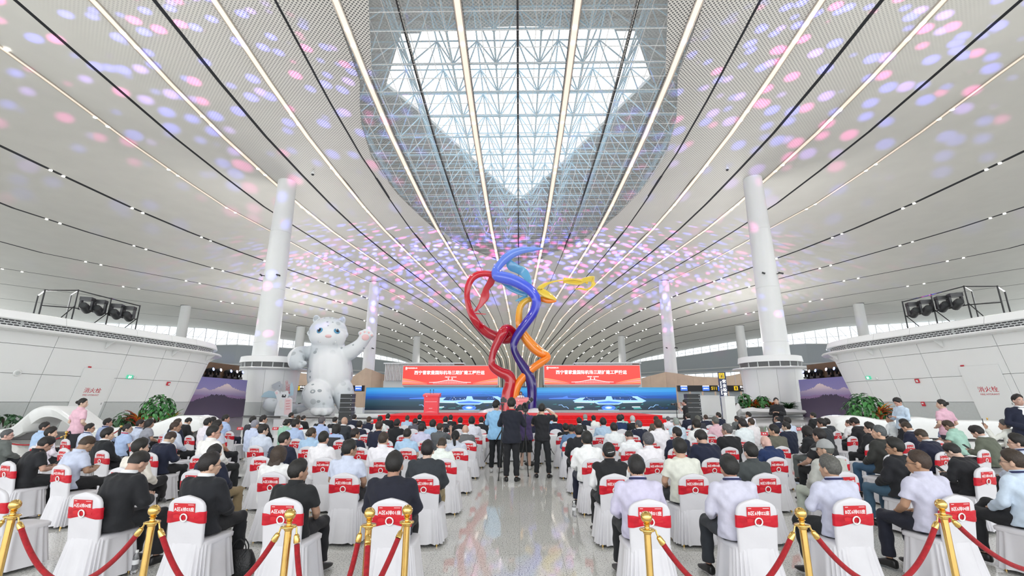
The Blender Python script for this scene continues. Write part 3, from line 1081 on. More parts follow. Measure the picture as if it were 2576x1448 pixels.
# ================================================================ THINGS BEYOND THE AUDIENCE
# ---------------------------------------------------------------- stage
SZ, SY0, SY1 = 1.08, 24.0, 29.6
st = thing('stage', 'low red carpeted stage with wide front steps before the big screen', 'stage')
x0 = at(951, 1045, SY0).x
x1 = at(1666, 1043, SY0).x
MB().box(((x0 + x1) / 2, (SY0 + SY1) / 2, SZ / 2 + 0.002), (x1 - x0, SY1 - SY0, SZ)).build('platform', [M['carpet']], st, 0)
MB().box(((x0 + x1) / 2, (SY0 + SY1) / 2, SZ + 0.012), (x1 - x0 + 0.02, SY1 - SY0 + 0.02, 0.02)).build('carpet_top', M['carpet_top'], st, 0)
for i in range(5):
    z = SZ - 0.18 * (i + 1)
    d = 0.32
    MB().box(((x0 + x1) / 2, SY0 - d * (i + 0.5), z / 2), (x1 - x0 + 0.24 * (i + 1), d, z)).box(((x0 + x1) / 2, SY0 - d * (i + 0.5) - 0.01, z + 0.004), (x1 - x0 + 0.24 * (i + 1) + 0.02, d, 0.012), mi=1).build('step', [M['carpet'], M['carpet_top']], st, 0)


def rostrum(px, py, Y, label, red):
    p = at(px, py, Y)
    t = thing('rostrum', label, 'rostrum', (p.x, Y, SZ + 0.024), 0, 'speaker rostrums on the stage')
    mt = M['rostrum_red'] if red else M['rostrum_pink']
    MB().loft([[V((x * w_, y * d_, z)) for x, y in ((-1, -1), (1, -1), (1, 1), (-1, 1))] for z, w_, d_ in ((0, 0.42, 0.3), (0.06, 0.42, 0.3), (0.08, 0.385, 0.26), (0.92, 0.40, 0.27), (0.94, 0.43, 0.3))]).build('body', mt, t, 0)
    MB().loft([[V((x * 0.46, y * d_, z + (0.1 if y > 0 else 0) * k)) for x, y in ((-1, -1), (1, -1), (1, 1), (-1, 1))] for z, d_, k in ((0.94, 0.33, 0), (1.03, 0.33, 1), (1.05, 0.33, 1))]).build('top', mt, t, 0)
    for xx in (-0.12, 0.06):
        MB().tube([(xx, 0.05, 1.08), (xx + 0.01, 0.03, 1.22), (xx + 0.03, -0.08, 1.3)], 0.012, 6).ell((xx + 0.03, -0.1, 1.31), (0.03, 0.045, 0.03), 8, 6).build('microphone', M['black_plastic'], t)
    MB().box((0, -0.272, 0.66), (0.66, 0.006, 0.014)).build('front_line', M['white_print'], t, 0)
    lettering('西宁机场', 0.06, M['white_print'], (0.04, -0.31, 0.985), t, bold=0.01, name='front_lettering')
    lettering('中国·西宁', 0.05, M['white_print'], (0, -0.275, 0.3), t, bold=0.01, name='front_lettering')
    MB().extrude([(-0.27, -0.338, 0.96), (-0.235, -0.338, 0.995), (-0.2, -0.338, 0.96), (-0.235, -0.338, 0.925)], (0, 0.006, 0)).build('emblem', M['white_print'], t, 0)
    MB().loft([[V((x, -0.268, 0.09)), V((x, -0.268, 0.1 + 0.05 * math.cos(x * 4) ** 2))] for x in np.linspace(-0.37, 0.37, 12)], 0, cap=False, closed=False).build('building_print', M['rostrum_pink'], t, 0)
    return t


M['rostrum_red'] = mat('rostrum_red', (0.80, 0.06, 0.08), 0.35, noise=0.03)
M['rostrum_pink'] = mat('rostrum_pink', (0.85, 0.30, 0.31), 0.35, noise=0.03)
rostrum(1085, 1041, 26.6, 'red rostrum with microphones on the left part of the stage', True)
rostrum(1313, 1041, 27.6, 'pale red rostrum with microphones between the feet of the ribbon sculpture', False)

# ---------------------------------------------------------------- big LED wall
LY = 66.0
led = thing('led_wall', 'long low blue LED wall showing a night aerial view of a terminal', 'screen')
a, b_ = at(917, 1031, LY), at(1705, 1031, LY)
zt = at(1300, 974, LY).z
M['led_bg'] = ramp_mat('led_picture', [(0.0, (0.008, 0.015, 0.03)), (0.22, (0.012, 0.035, 0.05)), (0.42, (0.02, 0.06, 0.10)), (0.56, (0.012, 0.06, 0.28)), (0.75, (0.02, 0.16, 0.46)), (0.9, (0.04, 0.26, 0.52)), (1.0, (0.03, 0.18, 0.34))], 2, 0.35, emit=0.9, streak=0.4)
MB().box(((a.x + b_.x) / 2, LY + 0.2, (a.z + zt) / 2), (b_.x - a.x, 0.36, zt - a.z)).build('picture', M['led_bg'], led, 0)
MB().box(((a.x + b_.x) / 2, LY + 0.3, (a.z + PLAT) / 2), (b_.x - a.x + 0.2, 0.7, a.z - PLAT)).build('base', M['grey_panel'], led, 0)
M['led_light'] = mat('led_light_blue', (0.30, 0.52, 0.95), 0.4, emit=0.9)
M['led_mid'] = mat('led_mid_blue', (0.06, 0.17, 0.60), 0.4, emit=0.9)
M['led_white'] = mat('led_white', (0.75, 0.86, 1.0), 0.4, emit=0.9)
M['led_green'] = mat('led_green', (0.05, 0.24, 0.24), 0.4, emit=0.8)
M['led_dark'] = mat('led_dark', (0.012, 0.05, 0.18), 0.4, emit=0.6)


def led_poly(px, mt, name, layer):
    MB().extrude([at(x, y, LY - 0.01 - layer) for x, y in px], (0, 0.02 + layer, 0)).build(name, M[mt], led, 0)


for ox in (1180, 1531):
    f = lambda pts: [(ox + x, y) for x, y in pts]
    led_poly(f([(-62, 998), (64, 997), (84, 1008), (-74, 1008)]), 'led_dark', 'picture_apron', 0.004)
    led_poly(f([(-72, 1000), (-58, 999), (-66, 1006), (-40, 1007), (0, 1004), (38, 1006), (74, 1006), (58, 996), (72, 996), (95, 1008), (84, 1012), (36, 1012), (26, 1017), (-26, 1017), (-36, 1012), (-84, 1011), (-90, 1007)]), 'led_light', 'picture_terminal', 0.012)
    led_poly(f([(-30, 1011), (0, 1008), (32, 1011), (24, 1014), (-24, 1014)]), 'led_mid', 'picture_roof', 0.02)
    led_poly(f([(-9, 1006), (-5, 996), (7, 996), (11, 1006)]), 'led_light', 'picture_pier', 0.02)
    led_poly(f([(-86, 1011), (-36, 1012), (-36, 1013), (-86, 1012)]), 'led_white', 'picture_road', 0.02)
    led_poly(f([(36, 1012), (86, 1011), (86, 1012), (36, 1013)]), 'led_white', 'picture_road', 0.02)
    led_poly(f([(-88, 1026), (-78, 1022), (-62, 1022), (-70, 1029), (-84, 1030)]), 'led_green', 'picture_building', 0.01)
    led_poly(f([(-80, 1023), (-63, 1022), (-63, 1024), (-80, 1025)]), 'led_white', 'picture_building', 0.016)
    led_poly(f([(60, 1022), (78, 1022), (84, 1028), (64, 1029)]), 'led_green', 'picture_building', 0.01)
    led_poly(f([(59, 1022), (79, 1022), (80, 1024), (59, 1024)]), 'led_white', 'picture_building', 0.016)
    led_poly(f([(-150, 1001), (-116, 999), (-104, 995), (-102, 1000), (-74, 1001), (-78, 1003), (-150, 1003)]), 'led_mid', 'picture_concourse', 0.01)
    led_poly(f([(-26, 1030), (26, 1030), (26, 1031), (-26, 1031)]), 'led_light', 'picture_road', 0.012)
    for sx, r_, mt, l in ((0, 18, 'led_mid', 0.006), (0, 9, 'led_light', 0.014), (0, 5, 'led_white', 0.02)):
        led_poly([(ox + r_ * math.cos(k * PI / 8), 1025 + r_ * 0.36 * math.sin(k * PI / 8)) for k in range(16)], mt, 'picture_pond', l)
    for k in range(6):
        y = 979 + k * 2.6
        xo = random.uniform(-60, 0)
        led_poly(f([(xo - 40, y), (xo + 60, y), (xo + 60, y + 0.7), (xo - 40, y + 0.7)]), 'led_mid', 'picture_runway', 0.006)
    rl = random.Random(ox)
    for k in range(26):
        x, y = rl.uniform(-60, 62), rl.uniform(998, 1006)
        led_poly(f([(x, y), (x + 1.6, y), (x + 2.4, y + 2), (x + 1.8, y + 2)]), 'led_mid' if k % 3 else 'led_white', 'picture_aircraft', 0.010)
    for k in range(22):
        x, y = rl.uniform(-150, 150), rl.uniform(1014, 1029)
        w_ = rl.uniform(3, 12)
        led_poly(f([(x, y), (x + w_, y - rl.uniform(0, 3)), (x + w_, y + 0.6), (x, y + 0.6)]), 'led_green' if k % 2 else 'led_dark', 'picture_field', 0.005)
    for sx in (-1, 1):
        pts_ = [(sx * 100, 1027), (sx * 106, 1022), (sx * 112, 1023), (sx * 118, 1017), (sx * 126, 1018), (sx * 126, 1018.8), (sx * 118.6, 1018), (sx * 112.5, 1024), (sx * 106.4, 1023), (sx * 100.6, 1028)]
        led_poly(f(pts_), 'led_light', 'picture_street', 0.012)
    led_poly(f([(40, 982), (42, 982), (96, 1001), (94, 1001)]), 'led_mid', 'picture_runway', 0.008)
    led_poly(f([(16, 984), (17, 984), (62, 996), (60, 996)]), 'led_mid', 'picture_runway', 0.008)
# grey display floor in front of the LED wall
t = thing('display_floor', 'low grey reflecting platform in front of the LED wall', 'platform')
MB().box(((a.x + b_.x) / 2, 60.9, (PLAT + 0.42) / 2), (b_.x - a.x + 0.6, 9.2, 0.42 - PLAT)).build('deck', mat('grey_deck', (0.34, 0.36, 0.35), 0.12, noise=0.08), t, 0)
MB().box(((a.x + b_.x) / 2, 56.2, 0.28), (b_.x - a.x + 0.62, 0.1, 0.27)).build('edge_trim', M['white_paint'], t, 0)

# ---------------------------------------------------------------- two red boards with their housings
BY = 78.0
M['board_red'] = mat('board_red', (0.87, 0.065, 0.05), 0.4, noise=0.03, nscale=0.2, emit=0.55)
M['board_wave'] = mat('board_wave', (1.0, 0.34, 0.16), 0.4, noise=0.1, nscale=0.3, emit=0.5)
M['board_pink'] = mat('board_pink', (1.0, 0.35, 0.33), 0.4, emit=0.5)
M['board_white'] = mat('board_white', (1, 0.97, 0.95), 0.4, emit=0.8)
for xa, xb, yt, yb, side in ((1012, 1252, 920, 967, 'left'), (1370, 1609, 919, 966, 'right')):
    p0, p1 = at(xa, yb, BY), at(xb, yt, BY)
    W, Hh = p1.x - p0.x, p1.z - p0.z
    t = thing('display_board', 'wide red display board with white Chinese title, hanging above the blue wall, %s one' % side, 'screen', ((p0.x + p1.x) / 2, BY, (p0.z + p1.z) / 2), 0, 'red display boards')
    MB().box((0, 0.3, 0), (W, 0.5, Hh)).build('screen_face', M['board_red'], t, 0)
    MB().box((0, 0.5, 0.0), (W + 0.3, 0.8, Hh + 0.3)).build('housing', M['grey_panel'], t, 0)
    MB().loft([[V((x * w_, y, z)) for x, y in ((-1, 0.1), (1, 0.1), (1, 0.9), (-1, 0.9))] for z, w_ in ((-Hh / 2 - 1.35, 0.14 * W), (-Hh / 2 - 0.75, 0.22 * W), (-Hh / 2 - 0.7, 0.46 * W), (-Hh / 2 - 0.16, 0.5 * W))]).build('base_housing', mat('housing_' + side, (0.30, 0.30, 0.33), 0.4, noise=0.05), t, 0)
    MB().box((0, 0.04, -Hh / 2 - 0.95), (1.45, 0.1, 0.34)).build('lamp_panel', M['white_lit'], t, 0)
    lettering('西宁曹家堡国际机场三期扩建工程投运', 0.70, M['board_white'], (-0.15, 0.03, Hh * 0.13), t, bold=0.016, name='title')
    lettering('中国·西宁  2025年6月', 0.21, M['board_white'], (0.1, 0.03, -Hh * 0.1), t, bold=0.02, name='subtitle')
    lettering('青海机场有限公司', 0.24, M['board_white'], (-W * 0.41, 0.03, Hh * 0.38), t, bold=0.02, name='owner_name')
    ex_, ez = -W * 0.467, Hh * 0.39
    MB().extrude([(ex_ - 0.2, 0.03, ez), (ex_, 0.03, ez + 0.2), (ex_ + 0.2, 0.03, ez), (ex_, 0.03, ez - 0.2)], (0, 0.02, 0)).build('emblem', M['board_white'], t, 0)
    MB().box((ex_, 0.04, ez - 0.27), (0.34, 0.02, 0.06)).build('emblem_line', M['board_white'], t, 0)
    # line drawing of the terminal
    xs_ = np.linspace(-W * 0.22, W * 0.22, 40)
    rz = lambda x: -Hh * 0.39 + Hh * 0.13 * math.exp(-(x / (W * 0.10)) ** 2)
    MB().loft([[V((x, 0.035, rz(x))), V((x, 0.035, rz(x) + 0.06)), V((x, 0.055, rz(x) + 0.06)), V((x, 0.055, rz(x)))] for x in xs_]).build('roof_drawing', M['board_white'], t, 0)
    m_ = MB()
    for x in xs_[4:-4]:
        z1 = rz(x)
        m_.box((x, 0.045, (z1 - Hh * 0.46) / 2), (0.11, 0.015, z1 + Hh * 0.46))
    m_.build('facade_drawing', M['board_pink'], t, 0, 'stuff')
    for xx in (-0.3, 0.35):
        MB().box((xx, 0.045, -Hh * 0.2), (0.1, 0.015, 0.3)).box((xx, 0.045, -Hh * 0.175), (0.2, 0.015, 0.07)).build('finial_drawing', M['board_white'], t, 0)
    for sx in (-1, 1):
        for kk in range(3):
            m_ = MB()
            rr = []
            for q in np.linspace(0, 1, 14):
                x = sx * W * (0.5 - 0.26 * q)
                z = -Hh * (0.16 + 0.10 * kk) - Hh * (0.26 - 0.07 * kk) * q ** 1.2
                th = Hh * 0.085 * (1 - q) + 0.015
                z = max(z, -Hh * 0.49 + th)
                rr.append([V((x, 0.04 - 0.004 * kk, z)), V((x, 0.04 - 0.004 * kk, z - th)), V((x, 0.06, z - th)), V((x, 0.06, z))])
            m_.loft(rr)
            m_.build('silk_wave', M['board_wave'] if kk % 2 == 0 else M['board_pink'], t, 0)

# fluted cladding behind the boards, and the wood walls
for s, side in ((-1, 'left'), (1, 'right')):
    q0, q1 = at(961, 914, 96), at(1166, 914, 96)
    xa, xb = (q0.x, q1.x) if s < 0 else (at(1446, 914, 96).x, at(1617, 914, 96).x)
    ztop, zbot = at(1000, 912, 96).z, at(1000, 956, 96).z
    t = struct('wall_fluted_' + side, 'fluted grey white cladding with brown reveals above the red board, %s side' % side)
    t.location = ((xa + xb) / 2, 97.5, 0)
    W = xb - xa
    MB().box((0, 1.2, (ztop + zbot) / 2), (W - 0.6, 2.2, ztop - zbot - 0.2)).build('backing', mat('reveal_' + side, (0.20, 0.085, 0.06), 0.7, noise=0.1), t, 0)
    MB().box((0, 1.0, ztop), (W, 2.8, 0.22)).build('cap', M['white_paint'], t, 0)
    m_ = MB()
    for i in range(int(W / 0.30)):
        x = -W / 2 + 0.4 + i * 0.30
        if s < 0 and x > W / 2 - 2.0 or s > 0 and x > W / 2 - 1.8:
            continue
        m_.box((x, 0.05, (ztop + zbot) / 2), (0.17, 0.22, ztop - zbot))
    m_.build('flute', M['white_paint'], t, 0, 'stuff')
    MB().box((0, 1.5, zbot / 2), (W, 2.2, zbot)).build('lower_wall', M['grey_panel'], t, 0)
    # curved wood parapet
    wl = struct('wall_wood_' + side, 'light wood parapet wall with a waving top, %s side' % side)
    prof = [(700, 932), (780, 940), (860, 942), (885, 946), (905, 937), (925, 926), (940, 931), (960, 940), (985, 946), (1010, 952)] if s < 0 else [(1610, 952), (1640, 944), (1680, 934), (1705, 938), (1740, 946), (1770, 949), (1800, 949), (1830, 946), (1870, 938), (1930, 936)]
    pts = [at(x, y, 100) for x, y in prof]
    pts = [V((p.x, 100 + 1.5 * math.sin(i * 0.9), p.z)) for i, p in enumerate(pts)]
    for i in range(len(pts) - 1):
        p, q = pts[i], pts[i + 1]
        e0 = (q - p) * 0.004
        MB().extrude([V((p.x + e0.x, p.y, 0.2)), V((q.x - e0.x, q.y, 0.2)), q - e0, p + e0], (0, 0.4, 0)).build('wood_panel', M['wood'], wl, 0)

# ---------------------------------------------------------------- check-in desks and signs
for s, side, x0_, x1_ in ((-1, 'left', 640, 917), (1, 'right', 1705, 1900)):
    DY = 70.0
    p0, p1 = at(x0_, 984, DY), at(x1_, 969, DY)
    t = thing('counter_fascia', 'black fascia band with lit sign panels above the check-in desks, %s side' % side, 'fascia')
    W = p1.x - p0.x
    MB().box(((p0.x + p1.x) / 2, DY, (p0.z + p1.z) / 2), (W, 0.5, p1.z - p0.z)).build('band', M['black'], t, 0)
    for px in ((745, 903) if s < 0 else (1719, 1774, 1813)):
        c0 = at(px, 977, DY)
        MB().box((c0.x, DY - 0.28, c0.z), (1.0, 0.06, 0.62)).build('sign_panel', M['blue_screen'], t, 0)
        MB().box((c0.x, DY - 0.3, c0.z + 0.36), (0.95, 0.08, 0.12)).build('sign_lamp', M['white_lit'], t, 0)
        lettering('值机柜台', 0.2, M['white_lit'], (c0.x, DY - 0.32, c0.z), t, bold=0.01, name='sign_lettering')
    if s > 0:
        c0 = at(1795, 976.5, DY)
        lettering('S11', 0.62, M['yellow_sign'], (c0.x, DY - 0.27, c0.z), t, bold=0.03, name='counter_number')
    else:
        c0 = at(1324, 978, LY + 1)
    q0 = at(x0_, 1044, DY)
    for k in range(int(W / 1.9)):
        xx = p0.x + 0.95 + k * 1.9
        d = thing('check_in_desk', 'white check-in desk with a glazed back panel, %s row, %s desk from its outer end' % (side, ['first', 'second', 'third', 'fourth', 'fifth', 'sixth', 'seventh', 'eighth', 'ninth', 'tenth'][k if s < 0 else max(0, int(W / 1.9) - 1 - k)]), 'desk', (xx, DY - 0.2, PLAT), 0, 'check-in desks')
        MB().box((0, 0, 0.5), (1.75, 0.8, 1.0)).build('counter', M['white_paint'], d, 0)
        MB().box((0, 0.2, 1.03), (1.8, 0.6, 0.06)).build('counter_top', M['grey_panel'], d, 0)
        MB().box((0, 0.45, 2.2), (1.5, 0.08, 2.0)).build('back_panel', mat('desk_glass', (0.52, 0.58, 0.58), 0.2, noise=0.05) if 'desk_glass' not in bpy.data.materials else bpy.data.materials['desk_glass'], d, 0)
        MB().box((-0.8, 0.45, 2.1), (0.1, 0.12, 2.2)).build('back_post', M['steel'], d, 0)
        MB().box((0.45, 0.1, 1.3), (0.42, 0.06, 0.34)).box((0.45, 0.14, 1.12), (0.06, 0.06, 0.2)).build('monitor', M['black_plastic'], d, 0)
# "7" counter sign behind the sculpture
c0 = at(1322, 981, 74)
t = thing('counter_sign', 'black hanging counter sign with a yellow seven, behind the ribbon sculpture', 'sign', c0)
MB().box((0, 0, 0), (1.7, 0.2, 1.2)).build('sign_box', M['navy_sign'], t, 0)
lettering('7', 0.9, M['yellow_sign'], (-0.4, -0.12, 0), t, bold=0.03, name='counter_number')
MB().tube([(0, 0, 0.6), (0, 0, 3.5)], 0.06, 6).build('hanger', M['steel'], t)
# vertical totem
p = at(1824, 1021, 52)
ztop = at(1824, 935, 52).z
t = thing('totem_sign', 'tall navy totem sign with a yellow pictogram and vertical white characters', 'sign', (p.x, 52, PLAT), R(-12))
MB().box((0, 0, (ztop - PLAT) / 2), (0.78, 0.3, ztop - PLAT)).build('body', M['navy_sign'], t, 0)
MB().box((-0.05, -0.16, ztop - PLAT - 0.42), (0.56, 0.03, 0.6)).build('pictogram_plate', M['yellow_sign'], t, 0)
MB().tube([(-0.2, -0.185, ztop - PLAT - 0.66), (-0.2, -0.185, ztop - PLAT - 0.2), (0.1, -0.185, ztop - PLAT - 0.2), (0.1, -0.185, ztop - PLAT - 0.66)], 0.03, 4).ell((-0.05, -0.185, ztop - PLAT - 0.34), (0.05, 0.02, 0.05), 8, 6).box((-0.05, -0.185, ztop - PLAT - 0.52), (0.1, 0.02, 0.24)).build('pictogram', M['black'], t, 0)
for i, ch in enumerate('安全检查'):
    lettering(ch, 0.4, M['white_lit'], (0.14, -0.155, ztop - PLAT - 1.05 - i * 0.46), t, bold=0.02, name='character')
lettering('Security Check', 0.24, M['white_lit'], (-0.2, -0.155, ztop - PLAT - 1.75), t, rot=(0, R(90), 0), bold=0.01, name='words')
for px, py, xs_, side in ((1868, 976, 1.0, 'right'), (757, 976, 1.0, 'left')):
    c0 = at(px, py, 68)
    t = thing('security_sign', 'black overhead sign with yellow pictogram pointing to security, %s one' % side, 'sign', c0, 0, 'overhead security signs')
    MB().box((0, 0, 0), (4.4 if side == 'right' else 2.6, 0.2, 0.75)).build('sign_box', M['black'], t, 0)
    MB().box((-1.0 if side == 'right' else -0.4, -0.12, 0), (0.55, 0.04, 0.6)).build('pictogram_plate', M['yellow_sign'], t, 0)
    MB().box((-1.0 if side == 'right' else -0.4, -0.15, 0), (0.14, 0.02, 0.4)).build('pictogram', M['black'], t, 0)
    lettering('安全检查', 0.34, M['white_lit'], (0.25 if side == 'right' else 0.55, -0.12, 0.16), t, bold=0.02, name='sign_lettering')
    lettering('Security Check', 0.2, M['white_lit'], (0.35 if side == 'right' else 0.6, -0.12, -0.18), t, bold=0.01, name='sign_lettering')
    for xx in (-0.9, 0.9):
        MB().tube([(xx, 0, 0.37), (xx, 0, 2.2)], 0.04, 6).build('hanger', M['steel'], t)
# white cabinets standing at the right of the LED wall
for px, py, pw, ph, Y, lab in ((1788, 1047, 46, 48, 57, 'broad white cabinet in front of the check-in desks, right of the loudspeakers'), (1838, 1065, 24, 64, 40, 'tall narrow white cabinet beside the white planter, right side'), (905, 1043, 17, 19, 58, 'small white pedestal at the left end of the blue wall')):
    p = at(px, py, Y)
    sc = Y / FPX
    z0 = max(p.z, PLAT if Y > 55 else 0)
    t = thing('cabinet', lab, 'cabinet', (p.x, Y, PLAT if Y > 55 else 0))
    MB().box((0, 0, ph * sc / 2), (pw * sc, 0.7, ph * sc)).build('body', M['white_paint'], t, 0)
    MB().box((0, -0.01, ph * sc * 0.97), (pw * sc + 0.06, 0.76, 0.06)).build('lid', M['white_gloss'], t, 0)
    MB().box((0, 0, 0.04), (pw * sc - 0.1, 0.72, 0.08)).build('foot', M['grey_panel'], t, 0)

# ---------------------------------------------------------------- loudspeaker stacks
for s, side, pxl, pxr in ((-1, 'left', 858, 889), (1, 'right', 1726, 1760)):
    Y = 31.0
    xa, xb = at(pxl, 1030, Y).x, at(pxr, 1030, Y).x
    z = 0.0
    for k, hh in enumerate((0.56, 0.56, 0.29, 0.29, 0.29, 0.29)):
        nm = ['lowest', 'second', 'third', 'fourth', 'fifth', 'topmost'][k]
        kind = 'bass cabinet' if k < 2 else 'line array cabinet'
        t = thing('loudspeaker', 'black %s, %s of the stack on the %s of the stage' % (kind, nm, side), 'speaker', ((xa + xb) / 2, Y, z), 0, 'loudspeaker stack on the ' + side)
        W = xb - xa - (0.0 if k < 2 else 0.03)
        MB().loft([[V((x * W / 2, y * 0.34 * (1 if x * y else 1), zz)) for x, y in ((-1, -1), (1, -1), (0.94, 1), (-0.94, 1))] for zz in (0.012, hh - 0.012)]).build('case', M['black_plastic'], t, 0)
        MB().box((0, -0.345, hh / 2), (W - 0.05, 0.02, hh - 0.06)).build('grille', M['speaker'], t, 0)
        MB().box((W / 2 - 0.07, -0.36, hh * 0.62), (0.035, 0.01, 0.035)).build('badge', M['white_print'], t, 0)
        z += hh

# ---------------------------------------------------------------- ribbon sculpture
SYY = 56.0
SPT = lambda x, y, d=0.0: at(1120 + x * 0.3177, 600 + y * 0.3177, SYY + d)
U_ = 0.3177 * SYY / FPX * 1.07
sc_ = thing('ribbon_sculpture', 'giant glossy sculpture of three twisting red, blue and orange ribbons', 'sculpture', (0, SYY, 0))
sc_.location = (0, 0, 0)
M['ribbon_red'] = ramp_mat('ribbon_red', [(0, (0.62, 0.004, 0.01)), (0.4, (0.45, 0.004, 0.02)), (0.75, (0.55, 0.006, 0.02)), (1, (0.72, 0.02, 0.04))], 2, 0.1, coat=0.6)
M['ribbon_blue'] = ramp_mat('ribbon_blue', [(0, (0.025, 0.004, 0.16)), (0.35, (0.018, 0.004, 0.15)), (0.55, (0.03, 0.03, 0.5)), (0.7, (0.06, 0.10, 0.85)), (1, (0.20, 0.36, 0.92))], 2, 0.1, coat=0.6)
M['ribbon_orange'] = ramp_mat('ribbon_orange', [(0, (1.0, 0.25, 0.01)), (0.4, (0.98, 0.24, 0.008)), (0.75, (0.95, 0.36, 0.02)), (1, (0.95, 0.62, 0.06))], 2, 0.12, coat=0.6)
M['ribbon_cyan'] = mat('ribbon_cyan', (0.16, 0.48, 0.72), 0.15, noise=0.1, nscale=0.5, coat=0.5)
M['ribbon_pink'] = mat('ribbon_pink', (0.70, 0.05, 0.07), 0.2, noise=0.1, nscale=0.5, coat=0.4)
M['ribbon_yellow'] = mat('ribbon_yellow', (0.86, 0.62, 0.07), 0.18, noise=0.1, nscale=0.5, coat=0.5)


def strand(pts, mt, name, flat=None, n=18):
    q = smooth_path([(*SPT(p[0], p[1], p[3] if len(p) > 3 else 0), p[2]) for p in pts], 6)
    P_ = [V(a[:3]) for a in q]
    rr = [a[3] * U_ for a in q]
    MB().tube(P_, rr, n, flat=flat).build(name, M[mt], sc_, 60)


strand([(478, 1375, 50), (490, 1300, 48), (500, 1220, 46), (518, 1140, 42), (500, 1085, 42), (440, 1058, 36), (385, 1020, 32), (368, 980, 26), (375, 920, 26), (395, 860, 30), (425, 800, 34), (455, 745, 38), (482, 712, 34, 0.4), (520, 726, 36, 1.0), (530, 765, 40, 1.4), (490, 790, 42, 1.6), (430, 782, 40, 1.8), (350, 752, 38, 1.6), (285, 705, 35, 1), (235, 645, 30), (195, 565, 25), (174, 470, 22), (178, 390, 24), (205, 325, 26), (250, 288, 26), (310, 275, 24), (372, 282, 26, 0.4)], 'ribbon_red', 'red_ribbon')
strand([(375, 290, 22, 0.8), (360, 345, 30, 1.2), (325, 400, 24, 1.6), (315, 455, 34, 1.9), (285, 515, 20, 2.0), (240, 570, 10, 2.0), (216, 585, 6, 1.8), (260, 593, 5, 1.6), (322, 597, 3, 1.4)], 'ribbon_pink', 'red_inner_ribbon', ((1, 0, 0.4), 0.18))
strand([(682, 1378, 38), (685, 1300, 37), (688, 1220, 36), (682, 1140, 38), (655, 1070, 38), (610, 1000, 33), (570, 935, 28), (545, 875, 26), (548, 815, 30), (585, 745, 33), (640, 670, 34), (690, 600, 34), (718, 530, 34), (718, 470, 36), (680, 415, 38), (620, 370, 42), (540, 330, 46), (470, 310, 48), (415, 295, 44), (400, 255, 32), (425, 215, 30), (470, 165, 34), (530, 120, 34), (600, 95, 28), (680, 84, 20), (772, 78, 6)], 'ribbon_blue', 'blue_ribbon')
strand([(500, 175, 22, 1.2), (525, 215, 38, 1.4), (570, 240, 34, 1.6), (620, 265, 36, 1.8), (655, 320, 26, 1.6), (668, 370, 18, 1.0), (672, 400, 10, 0.6)], 'ribbon_cyan', 'light_blue_ribbon', ((1, 0, 0.2), 0.2))
strand([(455, 345, 16, 1), (520, 395, 20, 1.3), (590, 428, 18, 1.5), (650, 450, 14, 1.4), (600, 478, 14, 1.2), (556, 492, 4, 1.0)], 'ribbon_cyan', 'teal_ribbon', ((0, 0, 1), 0.25))
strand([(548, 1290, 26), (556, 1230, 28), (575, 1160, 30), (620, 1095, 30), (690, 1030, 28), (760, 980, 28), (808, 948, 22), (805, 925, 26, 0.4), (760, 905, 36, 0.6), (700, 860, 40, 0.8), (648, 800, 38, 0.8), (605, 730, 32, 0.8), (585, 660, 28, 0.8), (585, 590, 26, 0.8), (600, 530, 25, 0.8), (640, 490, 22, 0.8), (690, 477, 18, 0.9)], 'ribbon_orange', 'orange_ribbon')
strand([(690, 477, 16, 0.9), (750, 474, 20, 0.6), (820, 490, 22, 0.3), (880, 490, 10, 0.1)], 'ribbon_orange', 'orange_fold', ((0, 0, 1), 0.5))
strand([(880, 484, 8, 0.1), (830, 455, 26, 0.0), (775, 425, 32, 0), (748, 402, 24, 0), (780, 370, 18, 0.2), (840, 345, 8, 0.4), (930, 328, 6, 0.6), (1010, 320, 7, 0.8), (1080, 330, 9, 1.0), (1130, 352, 10, 1.0)], 'ribbon_yellow', 'yellow_ribbon', ((0, 0.3, 1), 0.35))
strand([(935, 328, 24, 1.4), (1000, 338, 26, 1.4), (1060, 345, 22, 1.2), (1110, 325, 22, 0.8), (1160, 318, 24, 0.4), (1176, 335, 26, 0), (1165, 375, 10, -0.2), (1120, 403, 7, -0.2), (1070, 395, 8, 0), (1030, 400, 4, 0.2)], 'ribbon_yellow', 'yellow_loop', ((0, 0.2, 1), 0.22))
# white mound at its foot
for px, w_ in ((1240, 40), (1345, 34), (1378, 20)):
    p = at(px, 1034, SYY - 0.5)
    MB().lathe([(w_ * 0.05, 0), (w_ * 0.042, 0.18), (w_ * 0.03, 0.42), (w_ * 0.012, 0.62), (0.02, 0.68)], 24, (p.x, SYY - 0.5, 0.4)).build('white_mound', M['white_gloss'], sc_, 60)

# ---------------------------------------------------------------- inflatable leopard (smooth balloon figure)
WORK = bpy.data.scenes.new('workbench')     # shaping scene, removed at the end


def remesh(mb, vox, smooth=6, name='body', factor=0.5):
    me = bpy.data.meshes.new('raw')
    me.from_pydata(mb.v, [], mb.f)
    o = bpy.data.objects.new('raw', me)
    WORK.collection.objects.link(o)
    md = o.modifiers.new('r', 'REMESH')
    md.mode = 'VOXEL'
    md.voxel_size = vox
    if smooth:
        ms = o.modifiers.new('s', 'SMOOTH')
        ms.iterations = smooth
        ms.factor = factor
    vl = WORK.view_layers[0]
    vl.update()
    out = bpy.data.meshes.new_from_object(o.evaluated_get(vl.depsgraph))
    bpy.data.objects.remove(o)
    bpy.data.meshes.remove(me)
    out.name = name
    out.polygons.foreach_set('use_smooth', [True] * len(out.polygons))
    return out


